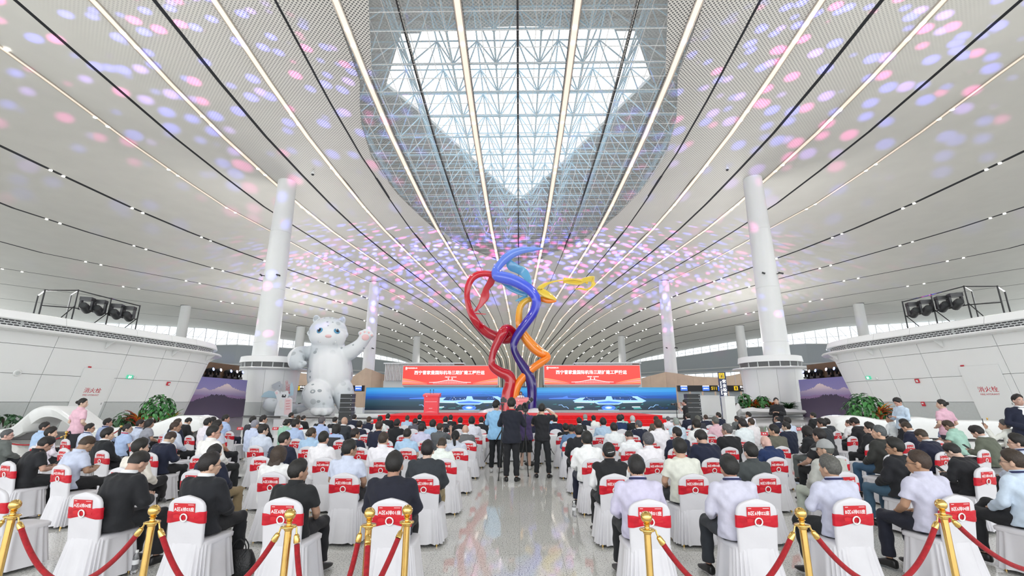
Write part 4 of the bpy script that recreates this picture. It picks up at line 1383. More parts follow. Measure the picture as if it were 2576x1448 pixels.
lm = mat('leopard_fabric', (0.80, 0.82, 0.82), 0.45, noise=0.0)
nt = lm.node_tree
n = nt.nodes
tc = n['Texture Coordinate']
vo = n.new('ShaderNodeTexVoronoi')
vo.inputs['Scale'].default_value = 0.8
vo.inputs['Randomness'].default_value = 0.9
nt.links.new(tc.outputs['Object'], vo.inputs['Vector'])
mr = n.new('ShaderNodeMapRange')
mr.inputs['From Min'].default_value = 0.30
mr.inputs['From Max'].default_value = 0.25
nt.links.new(vo.outputs['Distance'], mr.inputs['Value'])
at_ = n.new('ShaderNodeAttribute')
at_.attribute_name = 'grey'
mu = n.new('ShaderNodeMath')
mu.operation = 'MULTIPLY'
nt.links.new(mr.outputs[0], mu.inputs[0])
nt.links.new(at_.outputs['Fac'], mu.inputs[1])
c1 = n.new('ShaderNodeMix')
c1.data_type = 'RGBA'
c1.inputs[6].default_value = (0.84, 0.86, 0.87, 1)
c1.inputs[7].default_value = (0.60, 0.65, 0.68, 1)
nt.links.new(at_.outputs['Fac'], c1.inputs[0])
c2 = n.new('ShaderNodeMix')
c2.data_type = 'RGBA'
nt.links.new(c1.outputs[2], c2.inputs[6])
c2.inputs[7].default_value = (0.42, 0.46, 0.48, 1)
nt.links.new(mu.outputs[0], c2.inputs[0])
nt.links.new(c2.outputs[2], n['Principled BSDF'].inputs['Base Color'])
LYY = 59.5
LP = lambda x, y, d=0.0: at(720 + x * 0.1934, 780 + y * 0.1934, LYY + d)
LU = 0.1934 * LYY / FPX * 1.05
leo = thing('inflatable_leopard', 'giant white inflatable leopard figure waving one paw beside the left column', 'figure')
mb = MB()
def le(x, y, d, rx_, ry_, rz_, rot=None):
    mb.ell(LP(x, y, d), (rx_ * LU, ry_ * LU, rz_ * LU), 24, 16, rot)
def lt(pts):
    q = smooth_path([(*LP(p[0], p[1], p[3]), p[2] * LU) for p in pts], 5)
    mb.tube([a[:3] for a in q], [a[3] for a in q], 18)
    mb.ell(q[0][:3], (q[0][3],) * 3, 16, 10)
    mb.ell(q[-1][:3], (q[-1][3],) * 3, 16, 10)
le(545, 300, 0, 236, 200, 208)                      # head
le(545, 360, -0.6, 215, 170, 150)
le(330, 310, 0.1, 60, 60, 40, Matrix.Rotation(R(30), 3, 'Y'))
le(755, 325, 0.1, 55, 60, 40, Matrix.Rotation(R(-30), 3, 'Y'))
le(400, 130, 0.3, 50, 35, 75, Matrix.Rotation(R(-18), 3, 'Y'))
le(722, 145, 0.3, 48, 35, 72, Matrix.Rotation(R(18), 3, 'Y'))
lt([(545, 500, 205, 0.3), (560, 620, 240, 0.3), (570, 760, 262, 0.2), (575, 900, 262, 0.2), (580, 985, 215, 0.4)])     # trunk
lt([(420, 540, 95, 0.2), (290, 560, 92, 0.1), (170, 570, 95, -0.6), (130, 620, 100, -1.4), (130, 675, 92, -1.9)])     # hanging arm
for x, y, r_ in ((80, 715, 34), (130, 728, 36), (185, 722, 36), (232, 690, 34)):
    le(x, y, -2.2, r_, r_, r_)
lt([(700, 590, 95, 0.3), (800, 560, 98, 0.1), (900, 500, 88, -0.2), (975, 430, 74, -0.3), (1030, 350, 72, -0.4)])       # waving arm
le(1038, 320, -0.4, 84, 55, 76)
for x, y, r_ in ((967, 298, 30), (1020, 278, 32), (1075, 288, 31), (1112, 325, 30)):
    le(x, y, -0.5, r_, 40, r_)
lt([(440, 1050, 120, -0.6), (405, 1085, 166, -2.0), (410, 1140, 160, -2.6), (480, 1220, 125, -2.6), (520, 1270, 95, -2.2)])   # bent leg
le(455, 1312, -3.4, 122, 130, 58)
for x in (400, 490):
    le(x, 1322, -4.4, 44, 40, 42)
lt([(735, 1030, 125, -0.4), (750, 1120, 122, -0.6), (765, 1220, 100, -0.6), (790, 1285, 80, -0.6)])                         # straight leg
le(850, 1308, -0.4, 72, 110, 58)
lt([(250, 1250, 48, 1.0), (120, 1285, 60, 0), (-60, 1262, 72, -1.2), (-150, 1245, 82, -2.2)])                                 # tail
lt([(-150, 1245, 82, -2.2), (-215, 1225, 78, -2.4)])
lme = remesh(mb, 0.11, 8, 'balloon_body')
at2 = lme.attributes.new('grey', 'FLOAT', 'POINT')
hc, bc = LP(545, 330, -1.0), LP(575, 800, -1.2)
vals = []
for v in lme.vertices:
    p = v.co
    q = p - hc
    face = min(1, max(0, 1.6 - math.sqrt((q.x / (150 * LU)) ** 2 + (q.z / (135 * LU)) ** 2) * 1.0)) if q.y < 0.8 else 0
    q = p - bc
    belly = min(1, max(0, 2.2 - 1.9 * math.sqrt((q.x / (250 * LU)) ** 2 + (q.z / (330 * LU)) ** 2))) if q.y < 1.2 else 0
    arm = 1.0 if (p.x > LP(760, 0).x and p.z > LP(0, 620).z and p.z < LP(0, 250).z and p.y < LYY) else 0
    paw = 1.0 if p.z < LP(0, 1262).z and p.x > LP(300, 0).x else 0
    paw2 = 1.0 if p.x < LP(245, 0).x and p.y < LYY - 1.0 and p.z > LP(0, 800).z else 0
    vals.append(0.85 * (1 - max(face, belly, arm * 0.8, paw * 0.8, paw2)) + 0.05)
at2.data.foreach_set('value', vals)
lme.materials.append(lm)
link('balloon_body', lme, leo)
M['eye_blue'] = mat('eye_blue', (0.10, 0.32, 0.52), 0.15, noise=0.2, nscale=3)
M['eye_black'] = mat('eye_black', (0.01, 0.012, 0.02), 0.1)
M['nose_pink'] = mat('nose_pink', (0.86, 0.55, 0.55), 0.4, noise=0.03)


def on_face(x, y):
    r = ray(720 + x * 0.1934, 780 + y * 0.1934).normalized()
    from mathutils.bvhtree import BVHTree
    global LBVH
    try:
        LBVH
    except NameError:
        LBVH = BVHTree.FromPolygons([v.co for v in lme.vertices], [tuple(p.vertices) for p in lme.polygons])
    h = LBVH.ray_cast(V((0, 0, EYE)), r)
    return h[0], h[1]


def patch(x, y, rx_, rz_, mt, name, parent, lift=0.0, th=0.12):
    h, nn = on_face(x, y)
    q = (-nn).to_track_quat('Y', 'Z').to_matrix()
    o = MB().ell((0, 0, 0), (rx_ * LU, th, rz_ * LU), 20, 12).build(name, M[mt], parent, 60)
    o.location = h + nn * lift
    o.rotation_euler = q.to_euler()
    return o


for x, y in ((436, 262), (660, 271)):
    patch(x, y, 38, 40, 'eye_blue', 'eye', leo, 0.0, 0.13)
    patch(x, y, 24, 28, 'eye_black', 'pupil', leo, 0.05, 0.12)
    patch(x - 10, y - 16, 9, 10, 'white_gloss', 'eye_highlight', leo, 0.13, 0.06)
patch(548, 337, 38, 20, 'nose_pink', 'nose', leo, 0.0, 0.22)
patch(1030, 352, 44, 38, 'nose_pink', 'paw_pad', leo, 0.0, 0.08)
for x, y in ((967, 300), (1020, 282), (1075, 290), (1112, 325)):
    patch(x, y, 14, 14, 'nose_pink', 'toe_pad', leo, 0.0, 0.07)
for x in (440, 642):
    patch(x, 412, 7, 10, 'white_gloss', 'fang', leo, 0.02, 0.08)
for x, y, r_ in ((535, 152, 13), (575, 98, 14), (500, 100, 12), (605, 155, 11), (545, 200, 9), (620, 105, 12), (375, 545, 26), (310, 870, 20), (345, 1055, 30), (435, 1045, 24), (420, 1185, 20), (345, 965, 16), (315, 795, 15), (720, 490, 22), (870, 450, 13), (1008, 492, 13)):
    h, nn = on_face(x, y)
    if h is not None:
        patch(x, y, r_, r_ * 0.8, 'leopard_spot' if 'leopard_spot' in M else M.setdefault('leopard_spot', mat('leopard_spot', (0.36, 0.40, 0.42), 0.5)) and 'leopard_spot', 'spot', leo, -0.0, 0.03)
patch(345, 1055, 12, 10, 'white_gloss', 'spot_centre', leo, 0.02, 0.03)

# flat standee of a cub, and the wall print on the drum behind it
def flat(px, Y, th, mt, name, parent):
    MB().extrude([at(x, y, Y) for x, y in px], (0, th, 0)).build(name, mt, parent, 0)


M['standee_white'] = mat('standee_white', (0.80, 0.83, 0.86), 0.5)
M['standee_line'] = mat('standee_grey', (0.50, 0.54, 0.58), 0.5)
M['standee_pink'] = mat('standee_pink', (0.86, 0.66, 0.68), 0.5)
M['print_blue'] = mat('print_blue', (0.50, 0.70, 0.80), 0.5)
sy = 55.3
T2 = lambda pts: [(480 + x * 440 / 2576, 900 + y * 440 / 2576) for x, y in pts]
t = thing('standee', 'flat cut-out standee of a white cub holding a pink board, left of the leopard', 'standee')
flat(T2([(1225, 850), (1240, 760), (1280, 640), (1255, 560), (1230, 500), (1270, 470), (1305, 500), (1310, 540), (1330, 490), (1350, 500), (1400, 490), (1430, 485), (1440, 540), (1420, 590), (1460, 575), (1495, 600), (1490, 800), (1440, 860), (1300, 850)]), sy, 0.06, M['standee_white'], 'board', t)
for e_ in (((1345, 540), (1365, 540), (1365, 556), (1345, 556)), ((1385, 540), (1400, 540), (1400, 556), (1385, 556)), ((1335, 560), (1400, 560), (1390, 578), (1345, 578))):
    flat(T2(e_), sy - 0.03, 0.03, M['black'], 'face_print', t)
flat(T2([(1385, 600), (1430, 590), (1485, 610), (1480, 800), (1430, 840), (1370, 830)]), sy - 0.03, 0.03, M['standee_pink'], 'pink_panel', t)
for k in range(4):
    flat(T2([(1400, 630 + k * 40), (1460, 625 + k * 40), (1460, 630 + k * 40), (1400, 635 + k * 40)]), sy - 0.045, 0.02, M['red_print'], 'board_line', t)
flat(T2([(1290, 640), (1340, 600), (1360, 640), (1360, 730), (1310, 740)]), sy - 0.03, 0.03, M['white_gloss'], 'belly_print', t)
flat(T2([(1245, 500), (1275, 495), (1280, 530), (1250, 535)]), sy - 0.03, 0.03, M['standee_pink'], 'paw_print', t)
MB().box((at(720, 1030, sy).x, sy + 0.5, 0.05), (1.2, 0.9, 0.1)).build('foot', M['white_paint'], t, 0)
t = thing('wall_print', 'pale blue mountain and cub print with vertical characters on the left drum kiosk', 'print')
py_ = 58.25
flat(T2([(1030, 575), (1080, 510), (1150, 480), (1240, 495), (1300, 560), (1290, 590)]), py_, 0.02, M['print_blue'], 'mountain_print', t)
flat(T2([(1440, 560), (1455, 420), (1490, 355), (1515, 440), (1510, 550)]), py_, 0.02, M['print_blue'], 'mountain_print', t)
flat(T2([(1190, 395), (1290, 345), (1315, 340), (1330, 375), (1355, 390), (1350, 430), (1310, 460), (1240, 465), (1200, 440)]), py_ - 0.02, 0.02, M['standee_line'], 'cub_print', t)
flat(T2([(1300, 405), (1310, 405), (1310, 415), (1300, 415)]), py_ - 0.04, 0.02, M['black'], 'eye_print', t)
for i, ch in enumerate('山宗水源'):
    p = at(*T2([(1413, 350 + i * 38)])[0], py_ - 0.03)
    lettering(ch, 0.36, M['red_print'], p, t, bold=0.0, name='character')
for i, ch in enumerate('大美青海'):
    p = at(*T2([(1445, 405 + i * 36)])[0], py_ - 0.03)
    lettering(ch, 0.32, M['red_print'], p, t, bold=0.0, name='character')

# ---------------------------------------------------------------- murals, their brown backs and rows of moving heads
def moving_head(loc, rz, label, group, up=True, tilt=0.0, lit=None, sc=1.0):
    t = thing('moving_head', label, 'stage light', loc, rz, group)
    k = sc * (1 if up else -1)
    MB().box((0, 0, 0.07 * k), (0.36 * sc, 0.30 * sc, 0.13 * sc)).build('base', M['black_plastic'], t, 0)
    for x in (-0.17, 0.17):
        MB().box((x * sc, 0, 0.30 * k), (0.06 * sc, 0.14 * sc, 0.36 * sc)).build('yoke_arm', M['black_plastic'], t, 0)
    d = V((0, -math.cos(tilt), math.sin(tilt)))
    c0 = V((0, 0, 0.42 * k))
    MB().tube([c0 - d * 0.2 * sc, c0 - d * 0.15 * sc, c0 + d * 0.1 * sc, c0 + d * 0.24 * sc], [0.09 * sc, 0.14 * sc, 0.15 * sc, 0.13 * sc], 14).build('head', M['black_plastic'], t)
    MB().tube([c0 + d * 0.235 * sc, c0 + d * 0.25 * sc], [0.10 * sc, 0.09 * sc], 14).build('lens', M[lit] if lit else M['speaker'], t)
    return t


M['lens_blue'] = mat('lens_blue', (0.25, 0.35, 1.0), 0.2, emit=5.0)
M['lens_pink'] = mat('lens_pink', (1.0, 0.75, 0.85), 0.2, emit=5.0)
for s, side in ((-1, 'left'), (1, 'right')):
    X = -33.6 if s < 0 else 34.0
    y0, y1 = 41.0, 57.2
    zt0 = 4.36
    mu_ = thing('mural', 'large purple mural of snowy mountains over dark forest, %s side' % side, 'mural', (X, 0, 0))
    # picture built as layered cut-outs on a board facing the hall
    M['mur_sky'] = ramp_mat('mural_sky_' + side, [(0, (0.40, 0.30, 0.44)), (0.35, (0.36, 0.30, 0.50)), (0.7, (0.29, 0.26, 0.52)), (1, (0.22, 0.20, 0.46))], 2, 0.6)
    Lx = lambda u, z, d: V((-s * d, y0 + (y1 - y0) * u, z * 0.72))
    def mural_layer(prof, mt, d, name, zb=0.05):
        rr = [[Lx(u, max(zb, z), d), Lx(u, zb, d), Lx(u, zb, d - 0.03), Lx(u, max(zb, z), d - 0.03)] for u, z in prof]
        MB().loft(rr).build(name, mt, mu_, 0)
    MB().box((s * 0.15, (y0 + y1) / 2, zt0 / 2), (0.28, y1 - y0, zt0)).build('board', M['mur_sky'], mu_, 0)
    rnd = random.Random(5)
    def jag(pts, amp, k=9):
        out = []
        for i in range(len(pts) - 1):
            for j in range(k):
                f = j / k
                out.append((pts[i][0] + (pts[i + 1][0] - pts[i][0]) * f, pts[i][1] + (pts[i + 1][1] - pts[i][1]) * f + rnd.uniform(-amp, amp)))
        return out + [pts[-1]]
    mural_layer(jag([(0, 3.5), (0.2, 3.9), (0.34, 4.45), (0.42, 4.0), (0.52, 4.55), (0.58, 4.15), (0.66, 4.6), (0.76, 5.3), (0.84, 4.65), (0.92, 4.3), (1, 4.1)], 0.09, 12), ramp_mat('mural_peaks_' + side, [(0, (0.25, 0.16, 0.32)), (0.62, (0.27, 0.22, 0.42)), (0.74, (0.42, 0.34, 0.50)), (0.85, (0.66, 0.55, 0.62)), (1, (0.86, 0.70, 0.66))], 2, 0.6), 0.03, 'mountain_layer')
    mural_layer(jag([(0, 2.9), (0.3, 3.1), (0.5, 3.5), (0.62, 3.4), (0.8, 3.5), (1, 3.3)], 0.08), ramp_mat('mural_hills_' + side, [(0, (0.12, 0.08, 0.16)), (0.75, (0.24, 0.14, 0.28)), (1, (0.30, 0.20, 0.38))], 2, 0.6), 0.05, 'hill_layer')
    mural_layer(jag([(0, 2.4), (0.25, 2.2), (0.42, 2.6), (0.6, 3.45), (0.72, 3.5), (0.8, 3.1), (0.9, 2.95), (1, 2.9)], 0.15, 22), ramp_mat('mural_forest_' + side, [(0, (0.13, 0.10, 0.16)), (0.5, (0.085, 0.065, 0.11)), (1, (0.055, 0.04, 0.075))], 2, 0.7), 0.07, 'forest_layer')
    bb = thing('lighting_backboard', 'dark brown back board carrying stage lights behind the mural, %s side' % side, 'board', (X + s * 1.05, 0, 0))
    MB().box((0, 50.0, 3.05), (0.2, 13.4, 6.1)).build('board', M['brown_board'], bb, 0)
    for yy in (44, 50, 56):
        MB().box((s * 0.2, yy, 3.0), (0.15, 0.15, 6.0)).build('board_post', M['black'], bb, 0)
    for i in range(9):
        u = [0.22, 0.32, 0.42, 0.55, 0.65, 0.74, 0.87, 0.95, 1.03][i]
        yy = 41.2 + u * 14.6
        moving_head((X + s * 0.55, yy, 4.44), R(90) * (1 if s < 0 else -1), 'black moving head light on top of the %s mural, %s from the near end' % (side, ['first', 'second', 'third', 'fourth', 'fifth', 'sixth', 'seventh', 'eighth', 'ninth'][i]), 'moving heads above the %s mural' % side, True, 0.25, 'lens_blue' if i % 2 == 0 else 'lens_pink', 1.75)
        MB()
    sh = thing('light_shelf', 'black steel shelf under the row of lights on the %s mural' % side, 'shelf', (X + s * 0.55, 49, 4.42))
    MB().box((0, 0, -0.03), (0.5, 15.4, 0.05)).build('plank', M['black'], sh, 0)
    MB().box((s * 0.2, 0, -0.12), (0.06, 15.4, 0.2)).build('rail', M['black'], sh, 0)

# ---------------------------------------------------------------- scaffold racks with moving heads on the pavilion roofs
for s, side in ((-1, 'left'), (1, 'right')):
    sx = lambda x: x if s < 0 else 2622 - x
    Y0 = 27.5
    yof = lambda x: 25.5 + 5.0 * (x - 105) / 245.0
    P2 = lambda x, y: at(sx(x), y - (0 if s < 0 else 10), yof(x))
    rk = thing('scaffold_rack', 'black scaffold frame standing on the %s pavilion roof' % side, 'scaffold')
    zr = 6.30
    foot = lambda x: V((P2(x, 730).x, yof(x), zr))
    def pole(a, b_, nm='tube', r_=0.035):
        MB().tube([a, b_], r_, 8).build(nm, M['black'], rk)
    posts = [(113, 730), (197, 730), (280, 751), (352, 769)]
    tops = []
    for x, y in posts:
        tp = P2(x, y)
        f_ = V((tp.x, tp.y, zr))
        pole(f_, tp + V((0, 0, 0.05)), 'upright', 0.04)
        tops.append(tp)
    for i in range(3):
        pole(tops[i], tops[i + 1], 'ledger')
        a, b_ = tops[i].copy(), tops[i + 1].copy()
        for fz in (0.5, 0.08):
            pole(V((a.x, a.y, zr + (a.z - zr) * fz)), V((b_.x, b_.y, zr + (b_.z - zr) * fz)), 'ledger')
        pole(V((a.lerp(b_, 0.5).x, a.lerp(b_, 0.5).y, zr)), V((b_.x, b_.y, zr + (b_.z - zr) * 0.55)), 'brace', 0.028)
    for tp in tops[:2]:
        bk = V((tp.x + s * 1.2, tp.y + 0.8, tp.z - 0.1))
        pole(tp, bk, 'ledger')
        pole(V((bk.x, bk.y, zr)), bk, 'upright', 0.04)
    for j, (x, y) in enumerate(((222, 747), (255, 754), (297, 764), (328, 770))):
        p = P2(x, y)
        moving_head(p + V((0, 0, -0.02)), R(20) * (1 if s < 0 else -1), 'black moving head hanging under the %s roof scaffold, %s from the outer end' % (side, ['first', 'second', 'third', 'fourth'][j]), 'moving heads on the %s scaffold' % side, False, 0.35, None, 1.7)

# ---------------------------------------------------------------- white wave benches and planters, plants
def wave_bench(s, label, prof, Yf, depth, hollow):
    """prof: (photo x, top y, bottom y) along the front edge."""
    t = thing('wave_bench', label, 'bench')
    q = smooth_path(prof, 6)
    rr, pl = [], []
    for i, (x, yt, yb) in enumerate(q):
        Y = Yf(x)
        a, b_ = at(x, yt, Y), at(x, yb, Y)
        zt_, zb_ = a.z, max(b_.z, 0.06)
        zt_ = max(zt_, zb_ + 0.08)
        th = zt_ - zb_
        X_ = a.x
        d = depth
        rr.append([V((X_, Y, zt_ - 0.03)), V((X_, Y - 0.06, zt_ - th * 0.3)), V((X_, Y + 0.10, zb_)), V((X_, Y + d, zb_)), V((X_, Y + d, zt_ - 0.02)), V((X_, Y + 0.12, zt_ + 0.02))])
    MB().loft(rr).build('seat_band', M['white_gloss'], t, 50)
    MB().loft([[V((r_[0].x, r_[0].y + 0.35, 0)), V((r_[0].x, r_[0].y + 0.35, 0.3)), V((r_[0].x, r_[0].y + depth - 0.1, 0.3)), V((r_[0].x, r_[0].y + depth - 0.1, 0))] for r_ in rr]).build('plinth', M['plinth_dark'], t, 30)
    return t


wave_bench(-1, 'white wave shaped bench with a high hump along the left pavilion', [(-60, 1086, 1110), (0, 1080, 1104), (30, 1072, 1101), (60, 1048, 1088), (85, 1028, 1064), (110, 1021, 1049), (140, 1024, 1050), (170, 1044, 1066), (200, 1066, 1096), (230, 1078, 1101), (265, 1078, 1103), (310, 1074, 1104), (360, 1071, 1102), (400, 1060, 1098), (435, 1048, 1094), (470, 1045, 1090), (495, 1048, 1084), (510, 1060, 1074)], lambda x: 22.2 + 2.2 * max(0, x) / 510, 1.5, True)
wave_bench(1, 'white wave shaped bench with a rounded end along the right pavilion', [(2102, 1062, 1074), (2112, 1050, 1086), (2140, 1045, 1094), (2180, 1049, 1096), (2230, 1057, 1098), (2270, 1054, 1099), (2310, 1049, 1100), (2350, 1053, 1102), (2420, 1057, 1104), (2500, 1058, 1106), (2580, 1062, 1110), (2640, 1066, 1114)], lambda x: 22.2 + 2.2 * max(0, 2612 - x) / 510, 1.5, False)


def planter(label, prof, Y, d):
    t = thing('planter', label, 'planter')
    q = smooth_path(prof, 6)
    rr = []
    for x, yt, yb in q:
        a, b_ = at(x, yt, Y), at(x, yb, Y)
        zb_ = max(b_.z, PLAT + 0.02)
        rr.append([V((a.x, Y, max(a.z, zb_ + 0.1))), V((a.x, Y - 0.2, (a.z + zb_) / 2)), V((a.x, Y + 0.3, zb_)), V((a.x, Y + d, zb_)), V((a.x, Y + d, max(a.z, zb_ + 0.1))), V((a.x, Y + 0.2, max(a.z, zb_ + 0.1)))])
    MB().loft(rr).build('shell', M['white_gloss'], t, 50)
    MB().loft([[r_[5] + V((0, 0.1, 0.01)), r_[4] + V((0, -0.1, 0.01)), r_[4] + V((0, -0.1, -0.04)), r_[5] + V((0, 0.1, -0.04))] for r_ in rr[2:-2]]).build('soil_bed', M['soil'], t, 30)
    return t


planter('white boat shaped planter with shrubs before the right drum kiosk', [(1843, 1036, 1042), (1850, 1028, 1043), (1858, 1014, 1043), (1866, 1027, 1043), (1890, 1024, 1043), (1910, 1027, 1043), (1940, 1027, 1043), (1970, 1027, 1043), (2000, 1029, 1043), (2030, 1032, 1043)], 56.6, 1.9)

leafm = {}


def leaf_mesh(kind):
    if kind in leafm:
        return leafm[kind]
    m_ = MB()
    if kind == 'broad':
        out = [(0, 0), (0.16, 0.12), (0.24, 0.32), (0.2, 0.58), (0.1, 0.84), (0, 1.0)]
    else:
        out = [(0, 0), (0.07, 0.1), (0.085, 0.4), (0.06, 0.75), (0, 1.0)]
    L, C, Rr = [], [], []
    for x, y in out:
        dz = 0.28 * y - 0.62 * y * y
        L.append(V((-x, y, dz + 0.25 * x)))
        C.append(V((0, y, dz - 0.02)))
        Rr.append(V((x, y, dz + 0.25 * x)))
    m_.loft([L, C, Rr], 0, cap=False, closed=False)
    low_ = [[p - V((0, 0, 0.012)) for p in r_] for r_ in (L, C, Rr)]
    m_.loft([low_[2], low_[1], low_[0]], 0, cap=False, closed=False)
    leafm[kind] = m_.mesh('leaf', M['leaf'], 70)
    return leafm[kind]


def shrub(loc, h, r, nl, kind, cols, label, size, seed, dome=True, group='shrubs in the planters'):
    rnd = random.Random(seed)
    t = thing('shrub', label, 'plant', loc, 0, group)
    m_ = MB()
    for k in range(5):
        a = rnd.uniform(0, 6.28)
        m_.tube([(0.05 * math.cos(a), 0.05 * math.sin(a), 0), (r * 0.3 * math.cos(a), r * 0.3 * math.sin(a), h * 0.7)], [0.03, 0.015], 5)
    m_.build('stem', M['soil'], t)
    for i in range(nl):
        a = rnd.uniform(0, 2 * PI)
        if dome:
            el = math.asin(rnd.uniform(-0.15, 1))
            rad = rnd.uniform(0.72, 1.0)
            p = V((r * rad * math.cos(el) * math.cos(a), r * rad * math.cos(el) * math.sin(a), h * 0.42 + h * 0.58 * rad * math.sin(el)))
            pitch = el * 0.7 - 0.3 + rnd.uniform(-0.3, 0.3)
        else:
            p = V((r * 0.12 * math.cos(a), r * 0.12 * math.sin(a), h * rnd.uniform(0.15, 0.5)))
            pitch = rnd.uniform(0.25, 1.2)
        o = link('leaf', leaf_mesh(kind), t)
        o.location = p
        o.rotation_euler = Euler((pitch, rnd.uniform(-0.3, 0.3), a - PI / 2 + rnd.uniform(-0.4, 0.4)), 'XYZ')
        if dome:  # blades hang like shingles, faces turned outwards
            nn = (V((math.cos(el) * math.cos(a), math.cos(el) * math.sin(a), math.sin(el) + 0.25)) + V((rnd.uniform(-0.35, 0.35), rnd.uniform(-0.35, 0.35), rnd.uniform(-0.25, 0.35)))).normalized()
            tip = V((rnd.uniform(-0.7, 0.7) - nn.x * 0.2, rnd.uniform(-0.7, 0.7), -1.0))
            tip = (tip - nn * tip.dot(nn)).normalized()
            o.rotation_euler = Matrix((tip.cross(nn), tip, nn)).transposed().to_euler()
        k = size * rnd.uniform(0.75, 1.2)
        o.scale = (k, k, k)
        c_ = rnd.choice(cols)
        v_ = rnd.uniform(0.75, 1.2)
        o.color = (c_[0] * v_, c_[1] * v_, c_[2] * v_, 1)
    return t


GREEN = [(0.03, 0.15, 0.03), (0.05, 0.22, 0.05), (0.02, 0.10, 0.025), (0.07, 0.26, 0.06)]
DARK = [(0.02, 0.08, 0.03), (0.035, 0.12, 0.04), (0.03, 0.10, 0.03)]
ORANGE = [(0.75, 0.20, 0.03), (0.55, 0.07, 0.03), (0.85, 0.36, 0.04), (0.20, 0.12, 0.03), (0.35, 0.06, 0.03)]
LIME = [(0.16, 0.36, 0.05), (0.10, 0.26, 0.05)]


def plant_at(px, pyt, pyb, Y, pw, *a, **k):
    p, q = at(px, pyb, Y), at(px, pyt, Y)
    return shrub(p, q.z - p.z, pw * Y / FPX / 2, *a, **k)


plant_at(390, 990, 1075, 25.6, 74, 230, 'broad', GREEN, 'tall dense green philodendron bush by the left mural', 0.30, 1)
plant_at(343, 1026, 1078, 25.2, 50, 46, 'narrow', ORANGE, 'orange and red bromeliad left of the tall green bush', 0.62, 2, dome=False)
plant_at(308, 1034, 1080, 25.0, 46, 60, 'broad', DARK, 'dark green leafy plant at the outer end of the left bed', 0.34, 3)
plant_at(428, 1030, 1076, 25.7, 40, 44, 'narrow', LIME + ORANGE[:2], 'lime green fern with reddish tips at the foot of the left mural', 0.6, 4, dome=False)
plant_at(12, 1040, 1076, 24.4, 62, 60, 'broad', DARK, 'dark broad leaved plant at the far left edge behind the bench', 0.34, 5)
plant_at(28, 1064, 1078, 24.0, 26, 40, 'narrow', [(0.75, 0.80, 0.75), (0.6, 0.75, 0.6)], 'small white flowering plant at the far left edge', 0.2, 6)
plant_at(2187, 987, 1085, 25.6, 92, 250, 'broad', GREEN, 'tall dense green philodendron bush by the right mural', 0.32, 7)
plant_at(2218, 1003, 1068, 24.8, 44, 50, 'narrow', ORANGE, 'orange and red bromeliad in front of the right green bush', 0.62, 8, dome=False)
plant_at(2160, 1040, 1082, 25.0, 52, 56, 'narrow', LIME + DARK, 'low spreading fern at the foot of the right green bush', 0.5, 9, dome=False)
plant_at(2240, 1024, 1080, 25.0, 44, 50, 'broad', DARK, 'dark leafy plant behind the staff member looking at a phone', 0.34, 10)
plant_at(2284, 1040, 1082, 25.2, 28, 40, 'narrow', [(0.35, 0.62, 0.55), (0.5, 0.72, 0.66)], 'pale blue green leafy plant right of the staff member', 0.26, 11)
for i, (px, yt, w_, kind, cols, lab, sz) in enumerate(((1876, 989, 30, 'broad', GREEN, 'round green shrub at the left end of the white planter', 0.55), (1886, 1008, 34, 'narrow', ORANGE + LIME, 'reddish bromeliad under the left shrub of the white planter', 0.9), (1920, 995, 34, 'broad', GREEN, 'round green shrub in the middle of the white planter', 0.6), (1902, 1006, 22, 'narrow', ORANGE, 'reddish plant between the two round shrubs of the white planter', 0.85), (1942, 1006, 20, 'narrow', ORANGE, 'reddish plant right of the middle shrub, behind the man in black', 0.85), (1985, 1014, 40, 'narrow', DARK, 'low dark fern at the right end of the white planter', 0.8))):
    plant_at(px, yt, 1030, 57.6, w_, 90, kind, cols, lab, sz, 20 + i, dome=(kind == 'broad'), group='shrubs in the white planter')

# ================================================================ CHAIRS
def sect(w_, d, n=28, e=0.5):
    out = []
    for j in range(n):
        a = 2 * PI * j / n
        ca, sa = math.cos(a), math.sin(a)
        out.append((w_ * math.copysign(abs(ca) ** e, ca), d * math.copysign(abs(sa) ** e, sa)))
    return out


CH = 0.862
PROF = [(0.385, 0.186), (0.45, 0.187), (0.55, 0.190), (0.65, 0.194), (0.72, 0.196), (0.765, 0.192), (0.795, 0.178), (0.815, 0.158), (0.832, 0.128), (0.845, 0.09), (0.855, 0.05), (0.862, 0.012)]
ybk = lambda z: -0.19 - 0.06 * (z - 0.4) / 0.46
LEAN = math.atan2(0.06, 0.46)
hw_at = lambda z: float(np.interp(z, [a for a, _ in PROF], [b_ for _, b_ in PROF]))
CM = {}
m_ = MB()
m_.loft([[V((x, ybk(z) + y, z)) for x, y in sect(w_, 0.028 if z < 0.84 else 0.02)] for z, w_ in PROF])
CM['back_cover'] = m_.mesh('back_cover', M['chair_white'], 70)
m_ = MB()
rows = 5
rr = []
for k in range(rows):
    f = k / (rows - 1) * 2 - 1
    ring = []
    for j, (x, y) in enumerate(sect(0.201, 0.0335, 40)):
        h = 0.020 + 0.034 * min(1, abs(x) / 0.15) ** 0.9
        zz = 0.665 + f * h + (0.004 * math.sin(9 * f + x * 30) if abs(f) < 0.9 else 0)
        ring.append(V((x, ybk(zz) + y * (1 + 0.12 * math.cos(f * 7 + x * 22)), zz)))
    rr.append(ring)
m_.loft(rr, 0, cap=False)
CM['sash'] = m_.mesh('sash', M['sash'], 80)
def circ(r0, r1, n=22, k=8):
    m_ = MB()
    rings = []
    for i in range(n + 1):
        a = 2 * PI * i / n
        rings.append([V(((r0 + r1 * math.cos(b_ * 2 * PI / k)) * math.cos(a), r1 * math.sin(b_ * 2 * PI / k), (r0 + r1 * math.cos(b_ * 2 * PI / k)) * math.sin(a))) for b_ in range(k)])
    return m_.loft(rings, 0, cap=False)
